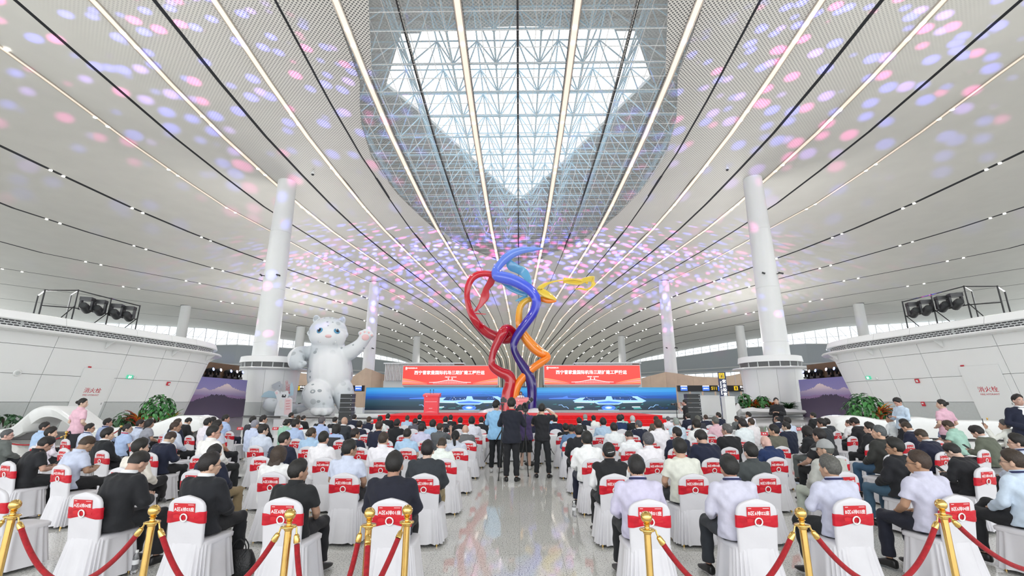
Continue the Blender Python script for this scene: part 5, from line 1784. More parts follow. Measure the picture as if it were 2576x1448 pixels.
CM['sash_ring'] = circ(0.034, 0.0065).mesh('sash_ring', M['white_gloss'], 80)
m_ = MB()
m_.box((0, 0, 0), (0.225, 0.004, 0.135))
m_.box((-0.085, -0.0025, 0.056), (0.03, 0.001, 0.004), mi=1).box((0.07, -0.0025, 0.056), (0.06, 0.001, 0.0035), mi=1)
CM['seat_card'] = m_.mesh('seat_card', [M['card'], M['white_print']], 0)
m_ = MB()
for z, k in ((0.385, 0.0), (0.40, 0.012), (0.432, 0.014), (0.444, -0.006), (0.448, -0.05)):
    pass
rings = []
for z, k in ((0.40, 0.010), (0.432, 0.012), (0.444, -0.004), (0.449, -0.05), (0.451, -0.14)):
    rings.append([V((x, 0.02 + y, z)) for x, y in sect(0.205 + k, 0.215 + k, 36, 0.35)])
m_.loft(rings)
CM['seat_cover'] = m_.mesh('seat_cover', M['chair_white'], 60)
m_ = MB()
npl = 168
rings = []
for k, (z, fl, am) in enumerate(((0.43, 0.0, 0.002), (0.40, 0.004, 0.005), (0.28, 0.018, 0.010), (0.15, 0.034, 0.015), (0.035, 0.05, 0.019))):
    base = sect(0.209 + fl, 0.222 + fl, npl, 0.42)
    ring = []
    for j, (x, y) in enumerate(base):
        nrm = math.hypot(x, y)
        wv = math.sin(j * 2 * PI * 24 / npl + 0.7 * math.sin(j * 0.21)) * am
        ring.append(V((x + x / nrm * wv, 0.0 + y + y / nrm * wv, z + (0.006 * math.sin(j * 0.4) if k == 4 else 0))))
    rings.append(ring)
m_.loft(rings, 0, cap=False)
CM['skirt'] = m_.mesh('skirt', M['chair_white'], 80)
CM['leg'] = MB().tube([(0, 0, 0), (0, 0, 0.2)], 0.014, 8).mesh('leg', M['gold'], 60)

XS = [1.22, 2.25, 3.22, 4.35, 5.55, 6.65, 7.85, 9.0, 10.1, 11.2, 12.3, 13.3]
YR = {6: 4.94, 5: 6.52, 4: 8.17, 3: 9.92, 2: 11.75, 1: 13.55, 0: 16.5, -1: 19.0}
ORD = ['first', 'second', 'third', 'fourth', 'fifth', 'sixth', 'seventh', 'eighth', 'ninth', 'tenth', 'eleventh', 'twelfth']
ROWN = {6: 'back row', 5: 'second row from back', 4: 'third row from back', 3: 'fourth row from back', 2: 'fifth row from back', 1: 'row behind the tables', 0: 'nearer table row', -1: 'front table row'}
row_y = lambda row, x: YR[row] + 0.026 * min(max(abs(x) - 1.22, 0), 9) ** 2 * (1 if row > 0 else 0.55)
row_a = lambda row, x: math.atan(0.052 * min(max(abs(x) - 1.22, 0), 8)) * (1 if row > 0 else 0.6)


def chair(side, row, x, label, sign=None):
    s = -1 if side == 'left' else 1
    t = thing('banquet_chair', label, 'chair', (s * x, row_y(row, x), 0), -row_a(row, x) * s, 'white covered chairs in the %s block' % side)
    t.rotation_euler.z = row_a(row, x) * (-1 if s < 0 else 1)
    for nm in ('back_cover', 'seat_cover', 'skirt'):
        link(nm, CM[nm], t)
    o = link('sash', CM['sash'], t)
    o = link('sash_ring', CM['sash_ring'], t, loc=(0, ybk(0.665) - 0.043, 0.665))
    o.rotation_euler.x = LEAN
    for lx, ly in ((-0.18, -0.2), (0.18, -0.2), (-0.18, 0.2), (0.18, 0.2)):
        link('leg', CM['leg'], t, loc=(lx, ly, 0))
    if sign:
        k = random.uniform(-0.008, 0.008)
        o = link('seat_card', CM['seat_card'], t, loc=(k, ybk(0.727) - 0.0315, 0.727))
        o.rotation_euler.x = LEAN
        o['label'] = 'red seat card'
        q = link('seat_number', text_mesh(sign, 0.041, M['white_print'], 0.016), t, loc=(k, ybk(0.737) - 0.0345, 0.737))
        q.rotation_euler.x = LEAN
    return t


NS = {6: 5, 5: 7, 4: 9, 3: 10, 2: 11, 1: 12}
for side, letter in (('left', 'A'), ('right', 'B')):
    for row in (6, 5, 4, 3, 2, 1):
        for i in range(NS[row]):
            if side == 'right' and row <= 2 and i == 11:
                continue
            chair(side, row, XS[i] if side == 'left' else XS[i] - 0.03 * min(i, 4), 'white covered chair with red sash, %s block, %s, %s from the aisle' % (side, ROWN[row], ORD[i]), '%s区%d排%02d座' % (letter, row, i + 1))

# ================================================================ PEOPLE
def rotx(p, c0, a):
    d = V(p) - V(c0)
    return V((d.x, d.y * math.cos(a) - d.z * math.sin(a), d.y * math.sin(a) + d.z * math.cos(a))) + V(c0)


def seated(lean=0.0, hyaw=0.0, hpitch=0.0, arms='lap', legs='flat'):
    J = {}
    c0 = V((0, -0.02, 0.52))
    b = lambda p: rotx(p, c0, -lean) if V(p).z > 0.55 else V(p)
    J['spine'] = [((0, 0.0, 0.455), 0.170, 0.125), ((0, -0.02, 0.53), 0.180, 0.128), ((0, -0.045, 0.62), 0.170, 0.116), ((0, -0.05, 0.71), 0.168, 0.110), ((0, -0.045, 0.80), 0.184, 0.114), ((0, -0.035, 0.88), 0.196, 0.112), ((0, -0.025, 0.935), 0.188, 0.098), ((0, -0.018, 0.968), 0.135, 0.080), ((0, -0.012, 0.995), 0.070, 0.062)]
    J['spine'] = [(b(p), r0, r1) for p, r0, r1 in J['spine']]
    J['neck'] = [b((0, -0.02, 0.93)), b((0, -0.012, 1.0))]
    hd = b((0, 0.015, 1.105))
    J['head'] = hd
    J['hrot'] = Euler((-hpitch - lean * 0.4, 0, hyaw), 'ZYX').to_matrix() if False else (Matrix.Rotation(hyaw, 3, 'Z') @ Matrix.Rotation(-hpitch, 3, 'X'))
    J['head'] = hd + V((-math.sin(hyaw) * 0.03 * math.sin(hpitch), 0.055 * math.sin(max(hpitch, 0)), -0.03 * math.sin(max(hpitch, 0))))
    for s, k in ((-1, 'L'), (1, 'R')):
        sh = b((s * 0.172, -0.025, 0.918))
        if arms == 'lap':
            el, wr, hn = b((s * 0.235, 0.03, 0.70)), V((s * 0.13, 0.235, 0.60)), V((s * 0.045, 0.315, 0.59))
        elif arms == 'phone':
            el, wr, hn = b((s * 0.245, 0.05, 0.715)), V((s * 0.10, 0.27, 0.70)), V((s * 0.035, 0.33, 0.745))
        elif arms == 'crossed':
            el, wr, hn = b((s * 0.25, 0.04, 0.73)), V((-s * 0.03, 0.16 + 0.03 * s, 0.74)), V((-s * 0.13, 0.13 + 0.03 * s, 0.755))
        elif arms == 'knees':
            el, wr, hn = b((s * 0.25, 0.12, 0.70)), V((s * 0.20, 0.33, 0.615)), V((s * 0.17, 0.42, 0.60))
        elif arms == 'raised':
            if s < 0:
                el, wr, hn = b((s * 0.27, 0.16, 0.80)), V((s * 0.24, 0.26, 1.02)), V((s * 0.23, 0.28, 1.10))
            else:
                el, wr, hn = b((s * 0.235, 0.03, 0.70)), V((s * 0.13, 0.235, 0.60)), V((s * 0.045, 0.315, 0.59))
        J['arm' + k] = (sh, el, wr, hn)
        hip = V((s * 0.088, 0.0, 0.525))
        if legs == 'flat':
            kn, an = V((s * 0.135, 0.42, 0.515)), V((s * 0.145, 0.43, 0.095))
            td = V((s * 0.12, 1, 0))
        elif legs == 'tucked':
            kn, an = V((s * 0.16, 0.40, 0.515)), V((s * 0.15, 0.33, 0.095))
            td = V((s * 0.2, 1, 0))
        else:
            if s > 0:
                kn, an = V((0.05, 0.40, 0.60)), V((-0.17, 0.60, 0.32))
                td = V((-0.55, 0.75, -0.25))
            else:
                kn, an = V((-0.10, 0.42, 0.505)), V((-0.11, 0.44, 0.095))
                td = V((-0.1, 1, 0))
        J['leg' + k] = (hip, kn, an, td.normalized())
    J['sit'] = True
    return J


def standing(turn=0.0, hyaw=0.0, hpitch=0.0, arms=None, feet=0.11, lean=0.0):
    J = {}
    J['spine'] = [((0, 0, 0.84), 0.165, 0.115), ((0, 0, 0.93), 0.172, 0.12), ((0, 0.005, 1.04), 0.158, 0.105), ((0, 0.005, 1.13), 0.158, 0.104), ((0, 0.0, 1.24), 0.178, 0.112), ((0, -0.005, 1.33), 0.192, 0.11), ((0, -0.005, 1.395), 0.186, 0.095), ((0, -0.004, 1.435), 0.135, 0.078), ((0, 0.0, 1.465), 0.07, 0.062)]
    J['spine'] = [(V(p), r0, r1) for p, r0, r1 in J['spine']]
    J['neck'] = [V((0, -0.004, 1.39)), V((0, 0.004, 1.47))]
    J['head'] = V((0, 0.022 + 0.05 * math.sin(max(hpitch, 0)), 1.60 - 0.02 * math.sin(max(hpitch, 0))))
    J['hrot'] = Matrix.Rotation(hyaw, 3, 'Z') @ Matrix.Rotation(-hpitch, 3, 'X')
    arms = arms or {}
    for s, k in ((-1, 'L'), (1, 'R')):
        sh = V((s * 0.17, -0.005, 1.375))
        el, wr, hn = V((s * 0.225, -0.01, 1.10)), V((s * 0.235, 0.06, 0.87)), V((s * 0.225, 0.09, 0.79))
        if k in arms:
            el, wr, hn = (V(q) for q in arms[k])
        J['arm' + k] = (sh, el, wr, hn)
        J['leg' + k] = (V((s * 0.085, 0, 0.90)), V((s * (feet * 0.9), 0.015, 0.49)), V((s * feet, -0.02, 0.09)), V((s * 0.25, 1, 0)).normalized())
    J['sit'] = False
    return J


HEAD_R = (0.077, 0.095, 0.103)


def head_parts(mb, c0, rot, face=True):
    def e_(p, r_, rr=None):
        mb.ell(V(c0) + rot @ V(p), r_, 16, 11, rot if rr is None else rot @ rr)
    e_((0, -0.006, 0.012), HEAD_R)
    e_((0, 0.022, -0.05), (0.062, 0.070, 0.066))
    e_((0, 0.045, -0.082), (0.040, 0.045, 0.036))
    e_((0, 0.072, 0.022), (0.056, 0.022, 0.030))
    e_((0, 0.098, -0.028), (0.0125, 0.016, 0.026), Matrix.Rotation(R(18), 3, 'X'))
    e_((0, 0.105, -0.042), (0.017, 0.014, 0.012))
    e_((0, 0.088, -0.070), (0.026, 0.012, 0.009))
    e_((0, 0.085, -0.082), (0.022, 0.012, 0.009))
    for s in (-1, 1):
        e_((s * 0.040, 0.066, -0.028), (0.024, 0.022, 0.02))
        e_((s * 0.082, -0.008, -0.024), (0.013, 0.021, 0.033), Matrix.Rotation(R(12), 3, 'X'))


def hand(mb, wr, hn, s, curl=0.6):
    """A palm with four bent fingers and a thumb; hn is the middle of the fingers."""
    d = (hn - wr).normalized()
    side = d.cross(V((0, 0, 1)))
    if side.length < 0.2:
        side = V((1, 0, 0))
    side.normalize()
    up = side.cross(d).normalized()
    pc = wr + d * 0.045
    q = Matrix((side, d, up)).transposed()
    mb.ell(pc, (0.038, 0.05, 0.017), 10, 8, q)
    lens = (0.062, 0.072, 0.067, 0.052)
    for i in range(4):
        o_ = (i - 1.5) * 0.019
        a = wr + d * 0.082 + side * o_
        l_ = lens[i]
        p1 = a + d * l_ * 0.45 - up * l_ * 0.12 * curl
        p2 = a + d * l_ * 0.75 - up * l_ * 0.40 * curl
        p3 = a + d * l_ * 0.88 - up * l_ * 0.72 * curl
        mb.tube([a - d * 0.02, p1, p2, p3], [0.0095, 0.009, 0.008, 0.0065], 6)
    ts = -s
    a = wr + d * 0.03 + side * 0.03 * ts
    mb.tube([a, a + side * 0.022 * ts + d * 0.022 - up * 0.004, a + side * 0.026 * ts + d * 0.05 - up * 0.014], [0.012, 0.0105, 0.008], 6)


BM = {}


def body_mesh(key, J, bare_legs=False):
    if key in BM:
        return BM[key]
    mb = MB()
    head_parts(mb, J['head'], J['hrot'])
    n0, n1 = J['neck']
    mb.tube([n0, n1, J['head'] + J['hrot'] @ V((0, -0.02, -0.04))], [0.064, 0.056, 0.056], 14)
    mb.loft([[p + V((rx_ * 0.88 * math.cos(a), ry_ * 0.88 * math.sin(a), 0)) for a in [2 * PI * j / 16 for j in range(16)]] for p, rx_, ry_ in J['spine']])
    for k, s in (('L', -1), ('R', 1)):
        sh, el, wr, hn = J['arm' + k]
        mb.tube([sh, sh.lerp(el, 0.5), el, el.lerp(wr, 0.35), wr, wr + (hn - wr) * 0.2], [0.050, 0.045, 0.040, 0.041, 0.028, 0.027], 10)
        hip, kn, an, td = J['leg' + k]
        mb.tube([hip, hip.lerp(kn, 0.5), kn, kn.lerp(an, 0.35), an], [0.078, 0.07, 0.054, 0.055, 0.036], 10)
    me = remesh(mb, 0.0105, 4, 'body', 0.5)
    # separate fingers, rooted inside the palms
    fb = MB()
    for k, s in (('L', -1), ('R', 1)):
        sh, el, wr, hn = J['arm' + k]
        hand(fb, wr, hn, s)
    b0 = len(me.vertices)
    m2 = bpy.data.meshes.new('body')
    vs = [tuple(v.co) for v in me.vertices] + fb.v
    fs = [tuple(p.vertices) for p in me.polygons] + [tuple(i + b0 for i in f) for f in fb.f]
    m2.from_pydata(vs, [], fs)
    m2.polygons.foreach_set('use_smooth', [True] * len(fs))
    m2.materials.append(M['skin'])
    m2.update()
    bpy.data.meshes.remove(me)
    BM[key] = m2
    return m2


def crease(me, fn):
    n = len(me.vertices)
    co, no = np.empty(n * 3), np.empty(n * 3)
    me.vertices.foreach_get('co', co)
    me.vertex_normals.foreach_get('vector', no)
    p = co.reshape(-1, 3)
    me.vertices.foreach_set('co', (p + no.reshape(-1, 3) * fn(p)[:, None]).ravel())
    me.update()


def top_mesh(key, J, kind):
    key = (key, kind)
    if key in BM:
        return BM[key]
    mb = MB()
    g_ = {'suit': 0.024, 'jacket': 0.026, 'shirt': 0.012, 'tee': 0.012, 'vest': 0.02, 'dress': 0.014}[kind]
    rr = []
    sp = J['spine']
    for i, (p, rx_, ry_) in enumerate(sp):
        ex_ = g_ if i < len(sp) - 2 else g_ * 0.5
        if kind in ('suit', 'jacket') and i == 0:
            ex_ += 0.016
        if not J['sit'] and i <= 1:
            ex_ += 0.014
        rr.append([p + V(((rx_ + ex_) * math.copysign(abs(math.cos(a)) ** 0.85, math.cos(a)), (ry_ + ex_) * math.copysign(abs(math.sin(a)) ** 0.9, math.sin(a)), 0)) for a in [2 * PI * j / 20 for j in range(20)]])
    if kind in ('suit', 'jacket') and not J['sit']:
        p, rx_, ry_ = sp[0]
        rr.insert(0, [p + V((0, 0, -0.07)) + V(((rx_ + 0.05) * math.cos(a), (ry_ + 0.052) * math.sin(a), 0)) for a in [2 * PI * j / 20 for j in range(20)]])
    mb.loft(rr)
    for k, s in (('L', -1), ('R', 1)):
        sh, el, wr, hn = J['arm' + k]
        e_ = g_ * 0.75
        mb.ell(sh, (0.058 + e_, 0.058 + e_, 0.056 + e_), 14, 10)
        if kind in ('tee', 'dress'):
            d = (el - sh).normalized()
            end = sh.lerp(el, 0.72)
            mb.tube([sh, sh.lerp(el, 0.4), end], [0.058 + e_, 0.056 + e_, 0.058 + e_], 14)
        elif kind == 'vest':
            pass
        else:
            mb.tube([sh, sh.lerp(el, 0.5), el, el.lerp(wr, 0.45), wr + (wr - el).normalized() * (0.005 if kind != 'shirt' else -0.005)], [0.055 + e_, 0.050 + e_, 0.047 + e_, 0.044 + e_, 0.035 + e_], 14)
            mb.ell(el, (0.048 + e_,) * 3, 12, 8)
    if kind == 'jacket':
        # soft stand collar / hood roll
        n1 = J['neck'][1]
        mb.tube([n1 + V((0.075 * math.cos(a), 0.07 * math.sin(a) - 0.005, -0.012)) for a in [2 * PI * j / 14 for j in range(15)]], 0.022, 8)
    me = remesh(mb, 0.0125, 5, 'top', 0.5)
    rnd = random.Random(hash(kind) % 100)
    # shallow creases across the back and sleeves
    crease(me, lambda p: 0.004 * np.sin(p[:, 2] * 46 + p[:, 0] * 17 + 2.0 * np.sin(p[:, 1] * 23)) + 0.003 * np.sin(p[:, 0] * 60 + p[:, 2] * 31))
    me.materials.append(M['cloth'])
    BM[key] = me
    return me


def legs_mesh(key, J, kind='trousers'):
    key = (key, kind)
    if key in BM:
        return BM[key]
    mb = MB()
    hl, hr = J['legL'][0], J['legR'][0]
    c0 = (hl + hr) / 2
    if kind == 'skirt':
        zk = 0.50 if not J['sit'] else None
        mb.loft([[V((rx_ * math.cos(a), ry_ * math.sin(a), z)) for a in [2 * PI * j / 20 for j in range(20)]] for z, rx_, ry_ in ((0.50, 0.165, 0.125), (0.7, 0.185, 0.14), (0.88, 0.185, 0.145), (0.98, 0.165, 0.12), (1.03, 0.155, 0.11))])
    else:
        mb.ell(c0 + V((0, -0.01, 0.0 if J['sit'] else 0.03)), (0.178, 0.135, 0.10 if J['sit'] else 0.13), 18, 12)
        for k in 'LR':
            hip, kn, an, td = J['leg' + k]
            end = an if kind == 'trousers' else kn.lerp(an, 0.12)
            if kind == 'shorts':
                mb.tube([hip, hip.lerp(kn, 0.5), kn, end], [0.098, 0.10, 0.098, 0.10], 14)
            else:
                mb.tube([hip, hip.lerp(kn, 0.5), kn, kn.lerp(an, 0.4), an + (an - kn).normalized() * -0.015], [0.098, 0.088, 0.074, 0.068, 0.060], 14)
                mb.ell(kn, (0.073,) * 3, 12, 8)
    me = remesh(mb, 0.0125, 4, kind, 0.5)
    crease(me, lambda p: 0.004 * np.sin(p[:, 2] * 40 + p[:, 0] * 20 + p[:, 1] * 27))
    me.materials.append(M['cloth'])
    BM[key] = me
    return me


def shoe_mesh():
    if 'shoe' in BM:
        return BM['shoe']
    rings = []
    for y, w_, zt_, zb_ in ((-0.075, 0.018, 0.065, 0.012), (-0.065, 0.034, 0.085, 0.0), (-0.02, 0.038, 0.095, 0.0), (0.03, 0.040, 0.088, 0.004), (0.09, 0.046, 0.066, 0.0), (0.14, 0.046, 0.050, 0.0), (0.185, 0.034, 0.038, 0.004), (0.2, 0.014, 0.026, 0.010)):
        ring = []
        for j in range(12):
            a = 2 * PI * j / 12
            ca, sa = math.cos(a), math.sin(a)
            ring.append(V((w_ * math.copysign(abs(ca) ** 0.7, ca), y, (zt_ + zb_) / 2 + (zt_ - zb_) / 2 * math.copysign(abs(sa) ** 0.7, sa))))
        rings.append(ring)
    BM['shoe'] = MB().loft(rings).mesh('shoe', M['shoe'], 60)
    return BM['shoe']


def hair_mesh(kind):
    key = ('hair', kind)
    if key in BM:
        return BM[key]
    P_ = {  # thickness top, thickness side, front limit, side limit, back limit (polar angle), top lift
        'short': (0.016, 0.012, 0.95, 1.82, 2.42), 'crew': (0.013, 0.007, 0.90, 1.72, 2.30), 'fade': (0.017, 0.008, 0.95, 1.58, 2.12), 'full': (0.026, 0.018, 1.0, 1.90, 2.45), 'thin': (0.009, 0.011, 0.70, 1.8, 2.4),
        'ring': (0.0, 0.011, 1.9, 1.80, 2.4), 'bob': (0.026, 0.026, 1.0, 2.3, 2.5), 'long': (0.026, 0.024, 1.0, 2.3, 2.5), 'tied': (0.014, 0.011, 0.95, 1.85, 2.35)}
    tt, ts, lf, ls, lb = P_['tied' if kind in ('bun', 'pony', 'clip') else kind]
    mb = MB()
    nu, nv = 36, 12
    rnd = random.Random(len(kind) * 7 + ord(kind[0]))
    ph = [rnd.uniform(0, 6) for _ in range(6)]
    outer, inner = [], []
    t0 = 0.03 if kind != 'ring' else 0.75
    for i in range(nv + 1):
        ro, ri = [], []
        for j in range(nu):
            a = 2 * PI * j / nu                     # 0 = +x (right side), pi/2 = front
            fr = math.sin(a)
            lim = ls + (lf - ls) * max(0, fr - 0.12) ** 1.3 * 1.18 if fr > 0 else ls + (lb - ls) * (-fr) ** 0.38
            lim -= 0.20 * math.exp(-((fr + 0.06) / 0.13) ** 2) if kind not in ('bob', 'long', 'fade') else 0
            if kind == 'ring' and fr > 0.35:
                lim = t0 + 0.02
            th = t0 + (lim - t0) * i / nv
            x, y, z = math.sin(th) * math.cos(a), math.sin(th) * math.sin(a), math.cos(th)
            k = ts + (tt - ts) * max(0, z) ** 0.8
            k *= min(1, (nv - i + 0.8) / 4.0) if kind not in ('bob', 'long') else 1
            k += 0.003 * math.sin(7 * a + ph[0] + 3 * th) * math.sin(9 * th + ph[1]) + 0.0022 * math.sin(17 * a + ph[2]) * (0.4 + math.sin(th))
            if kind == 'short' or kind == 'full':
                k += 0.010 * max(0, z) * max(0, fr)
            k = max(k, 0.003)
            base = V((HEAD_R[0] * x, HEAD_R[1] * y - 0.006, HEAD_R[2] * z + 0.012))
            if kind in ('bob', 'long') and z < 0:
                base = V((HEAD_R[0] * math.cos(a) * 1.0, HEAD_R[1] * math.sin(a) * 1.0 - 0.006, HEAD_R[2] * z * 1.15 + 0.012))
            ro.append(base + V((x, y, z)) * k)
            ri.append(base + V((x, y, z)) * -0.004)
        outer.append(ro)
        inner.append(ri)
    mb.loft(outer + inner[::-1], 0, cap=False)
    if kind != 'ring':
        mb.add(outer[0], [tuple(range(nu - 1, -1, -1))])
    if kind == 'bun':
        mb.ell((0, -0.115, 0.02), (0.045, 0.038, 0.042), 14, 10)
    if kind == 'clip':
        mb.ell((0, -0.10, -0.005), (0.06, 0.035, 0.055), 14, 10)
    if kind == 'pony':
        mb.tube([(0, -0.095, 0.03), (0, -0.135, 0.01), (0, -0.15, -0.06), (0.01, -0.14, -0.16), (0.015, -0.125, -0.21)], [0.02, 0.03, 0.034, 0.026, 0.008], 10)
    if kind == 'long':
        mb.tube([(0, -0.05, -0.03), (0, -0.085, -0.12), (0, -0.10, -0.22), (0, -0.10, -0.29)], [0.088, 0.095, 0.088, 0.05], 18, flat=((1, 0, 0), 0.42))
    if kind == 'bob':
        mb.tube([(0, -0.04, -0.02), (0, -0.055, -0.08), (0, -0.06, -0.125)], [0.085, 0.088, 0.070], 18, flat=((1, 0, 0), 0.62))
    BM[key] = mb.mesh('hair', M['hair'], 80)
    return BM[key]


def once(key, fn):
    if key not in BM:
        BM[key] = fn()
    return BM[key]


def glasses_mesh():
    m_ = MB()
    for s in (-1, 1):
        ring = [(s * 0.034 + 0.024 * math.cos(a), 0.101, -0.008 + 0.018 * math.sin(a)) for a in [2 * PI * j / 14 for j in range(15)]]
        m_.tube(ring, 0.0022, 5, cap=False)
        m_.tube([(s * 0.058, 0.100, -0.004), (s * 0.082, 0.06, -0.006), (s * 0.087, 0.0, -0.012)], 0.0024, 5)
    m_.tube([(-0.012, 0.103, -0.004), (0.012, 0.103, -0.004)], 0.002, 5)
    return m_.mesh('glasses', M['black_plastic'], 60)


def collar_mesh(h):
    return MB().loft([[V((r_ * math.cos(a), r_ * 0.95 * math.sin(a) + 0.012 * math.sin(a) * (z > 0.01), z + 0.012 * (-math.sin(a)) * (z > 0.0))) for a in [2 * PI * j / 24 for j in range(24)]] for r_, z in ((0.084, -0.02), (0.074, 0.012), (0.070, h), (0.064, h), (0.066, -0.01))], 0, cap=False).mesh('collar', M['cloth'], 80)


def lanyard_mesh():
    m_ = MB()
    m_.loft([[V((r_ * math.cos(a), r_ * 0.97 * math.sin(a), z + 0.012 * (-math.sin(a)))) for a in [PI + PI * 1.25 * (j / 20) - 0.4 for j in range(21)]] for r_, z in ((0.083, 0.002), (0.081, 0.020))], 0, cap=False, closed=False)
    m_.loft([[V((r_ * math.cos(a), r_ * 0.97 * math.sin(a), z + 0.012 * (-math.sin(a)))) for a in [PI + PI * 1.25 * (j / 20) - 0.4 for j in range(21)]] for r_, z in ((0.079, 0.020), (0.080, 0.002))], 0, cap=False, closed=False)
    return m_.mesh('lanyard', M['cloth'], 80)


def cap_mesh():
    m_ = MB()
    rings = []
    for th, k in ((0.05, 1.0), (0.5, 1.12), (0.9, 1.16), (1.3, 1.17), (1.55, 1.16)):
        rings.append([V((HEAD_R[0] * k * math.sin(th) * math.cos(a), HEAD_R[1] * k * math.sin(th) * math.sin(a) - 0.006, HEAD_R[2] * 1.2 * math.cos(th) + 0.018)) for a in [2 * PI * j / 24 for j in range(24)]])
    m_.loft(rings)
    m_.loft([[V((0.078 * f, 0.088 + 0.085 * math.sqrt(max(0, 1 - f * f)) * k, 0.02 - 0.02 * k - 0.02 * f * f)) for f in [q / 6 for q in range(-6, 7)]] + [V((0.078 * f, 0.088 + 0.085 * math.sqrt(max(0, 1 - f * f)) * k, 0.012 - 0.02 * k - 0.02 * f * f)) for f in [q / 6 for q in range(6, -7, -1)]] for k in (0, 0.5, 1)])
    return m_.mesh('cap', M['cloth'], 60)


def eye_mesh():
    m_ = MB()
    m_.ell((0, 0, 0), (0.013, 0.005, 0.0065), 10, 7, mi=0)
    m_.ell((0, 0.0035, 0), (0.006, 0.004, 0.006), 8, 6, mi=1)
    return m_.mesh('eye', [M['white_gloss'], M['eye_black']], 80)


CL = {'black': (0.012, 0.013, 0.016), 'navy': (0.010, 0.014, 0.036), 'navy-black': (0.010, 0.012, 0.024), 'charcoal': (0.03, 0.034, 0.042), 'grey': (0.13, 0.14, 0.14), 'dark grey': (0.06, 0.065, 0.07), 'white': (0.82, 0.83, 0.84), 'cream': (0.76, 0.74, 0.68), 'pale blue': (0.60, 0.69, 0.82), 'light blue': (0.42, 0.56, 0.78), 'lavender': (0.58, 0.60, 0.72), 'olive': (0.12, 0.125, 0.10), 'olive-black': (0.03, 0.033, 0.028), 'mint': (0.36, 0.58, 0.48), 'pink': (0.78, 0.50, 0.58), 'denim': (0.13, 0.24, 0.42), 'beige': (0.50, 0.52, 0.48), 'khaki': (0.30, 0.22, 0.12), 'brown': (0.12, 0.09, 0.075), 'sky blue': (0.30, 0.58, 0.80), 'purple': (0.06, 0.04, 0.11), 'dark blue': (0.012, 0.03, 0.10), 'slate': (0.10, 0.105, 0.13), 'blue-grey': (0.22, 0.26, 0.40), 'patterned': (0.35, 0.36, 0.40), 'jeans': (0.05, 0.11, 0.18)}
HC = {'black': (0.013, 0.011, 0.010), 'brown': (0.045, 0.028, 0.018), 'greying': (0.10, 0.10, 0.10), 'grey': (0.30, 0.31, 0.31), 'white': (0.55, 0.57, 0.57)}
SK = [(0.52, 0.31, 0.22), (0.60, 0.38, 0.28), (0.42, 0.24, 0.16), (0.66, 0.44, 0.34)]
GARM = {'suit': 'suit jacket', 'jacket': 'jacket', 'shirt': 'shirt', 'tee': 'short-sleeved shirt', 'vest': 'vest', 'dress': 'dress', 'polo': 'polo shirt', 'sweater': 'sweater'}
HD = {'short': 'short %s hair', 'crew': 'cropped %s hair', 'fade': '%s hair shaved at the sides', 'full': 'thick %s hair', 'thin': 'thinning %s hair', 'ring': 'a bald crown', 'bald': 'shaved head', 'bob': '%s bobbed hair', 'long': 'long %s hair', 'bun': '%s hair in a bun', 'pony': '%s ponytail', 'clip': '%s hair in a clip', 'cap': 'grey cap', 'capblack': 'black cap and ponytail'}


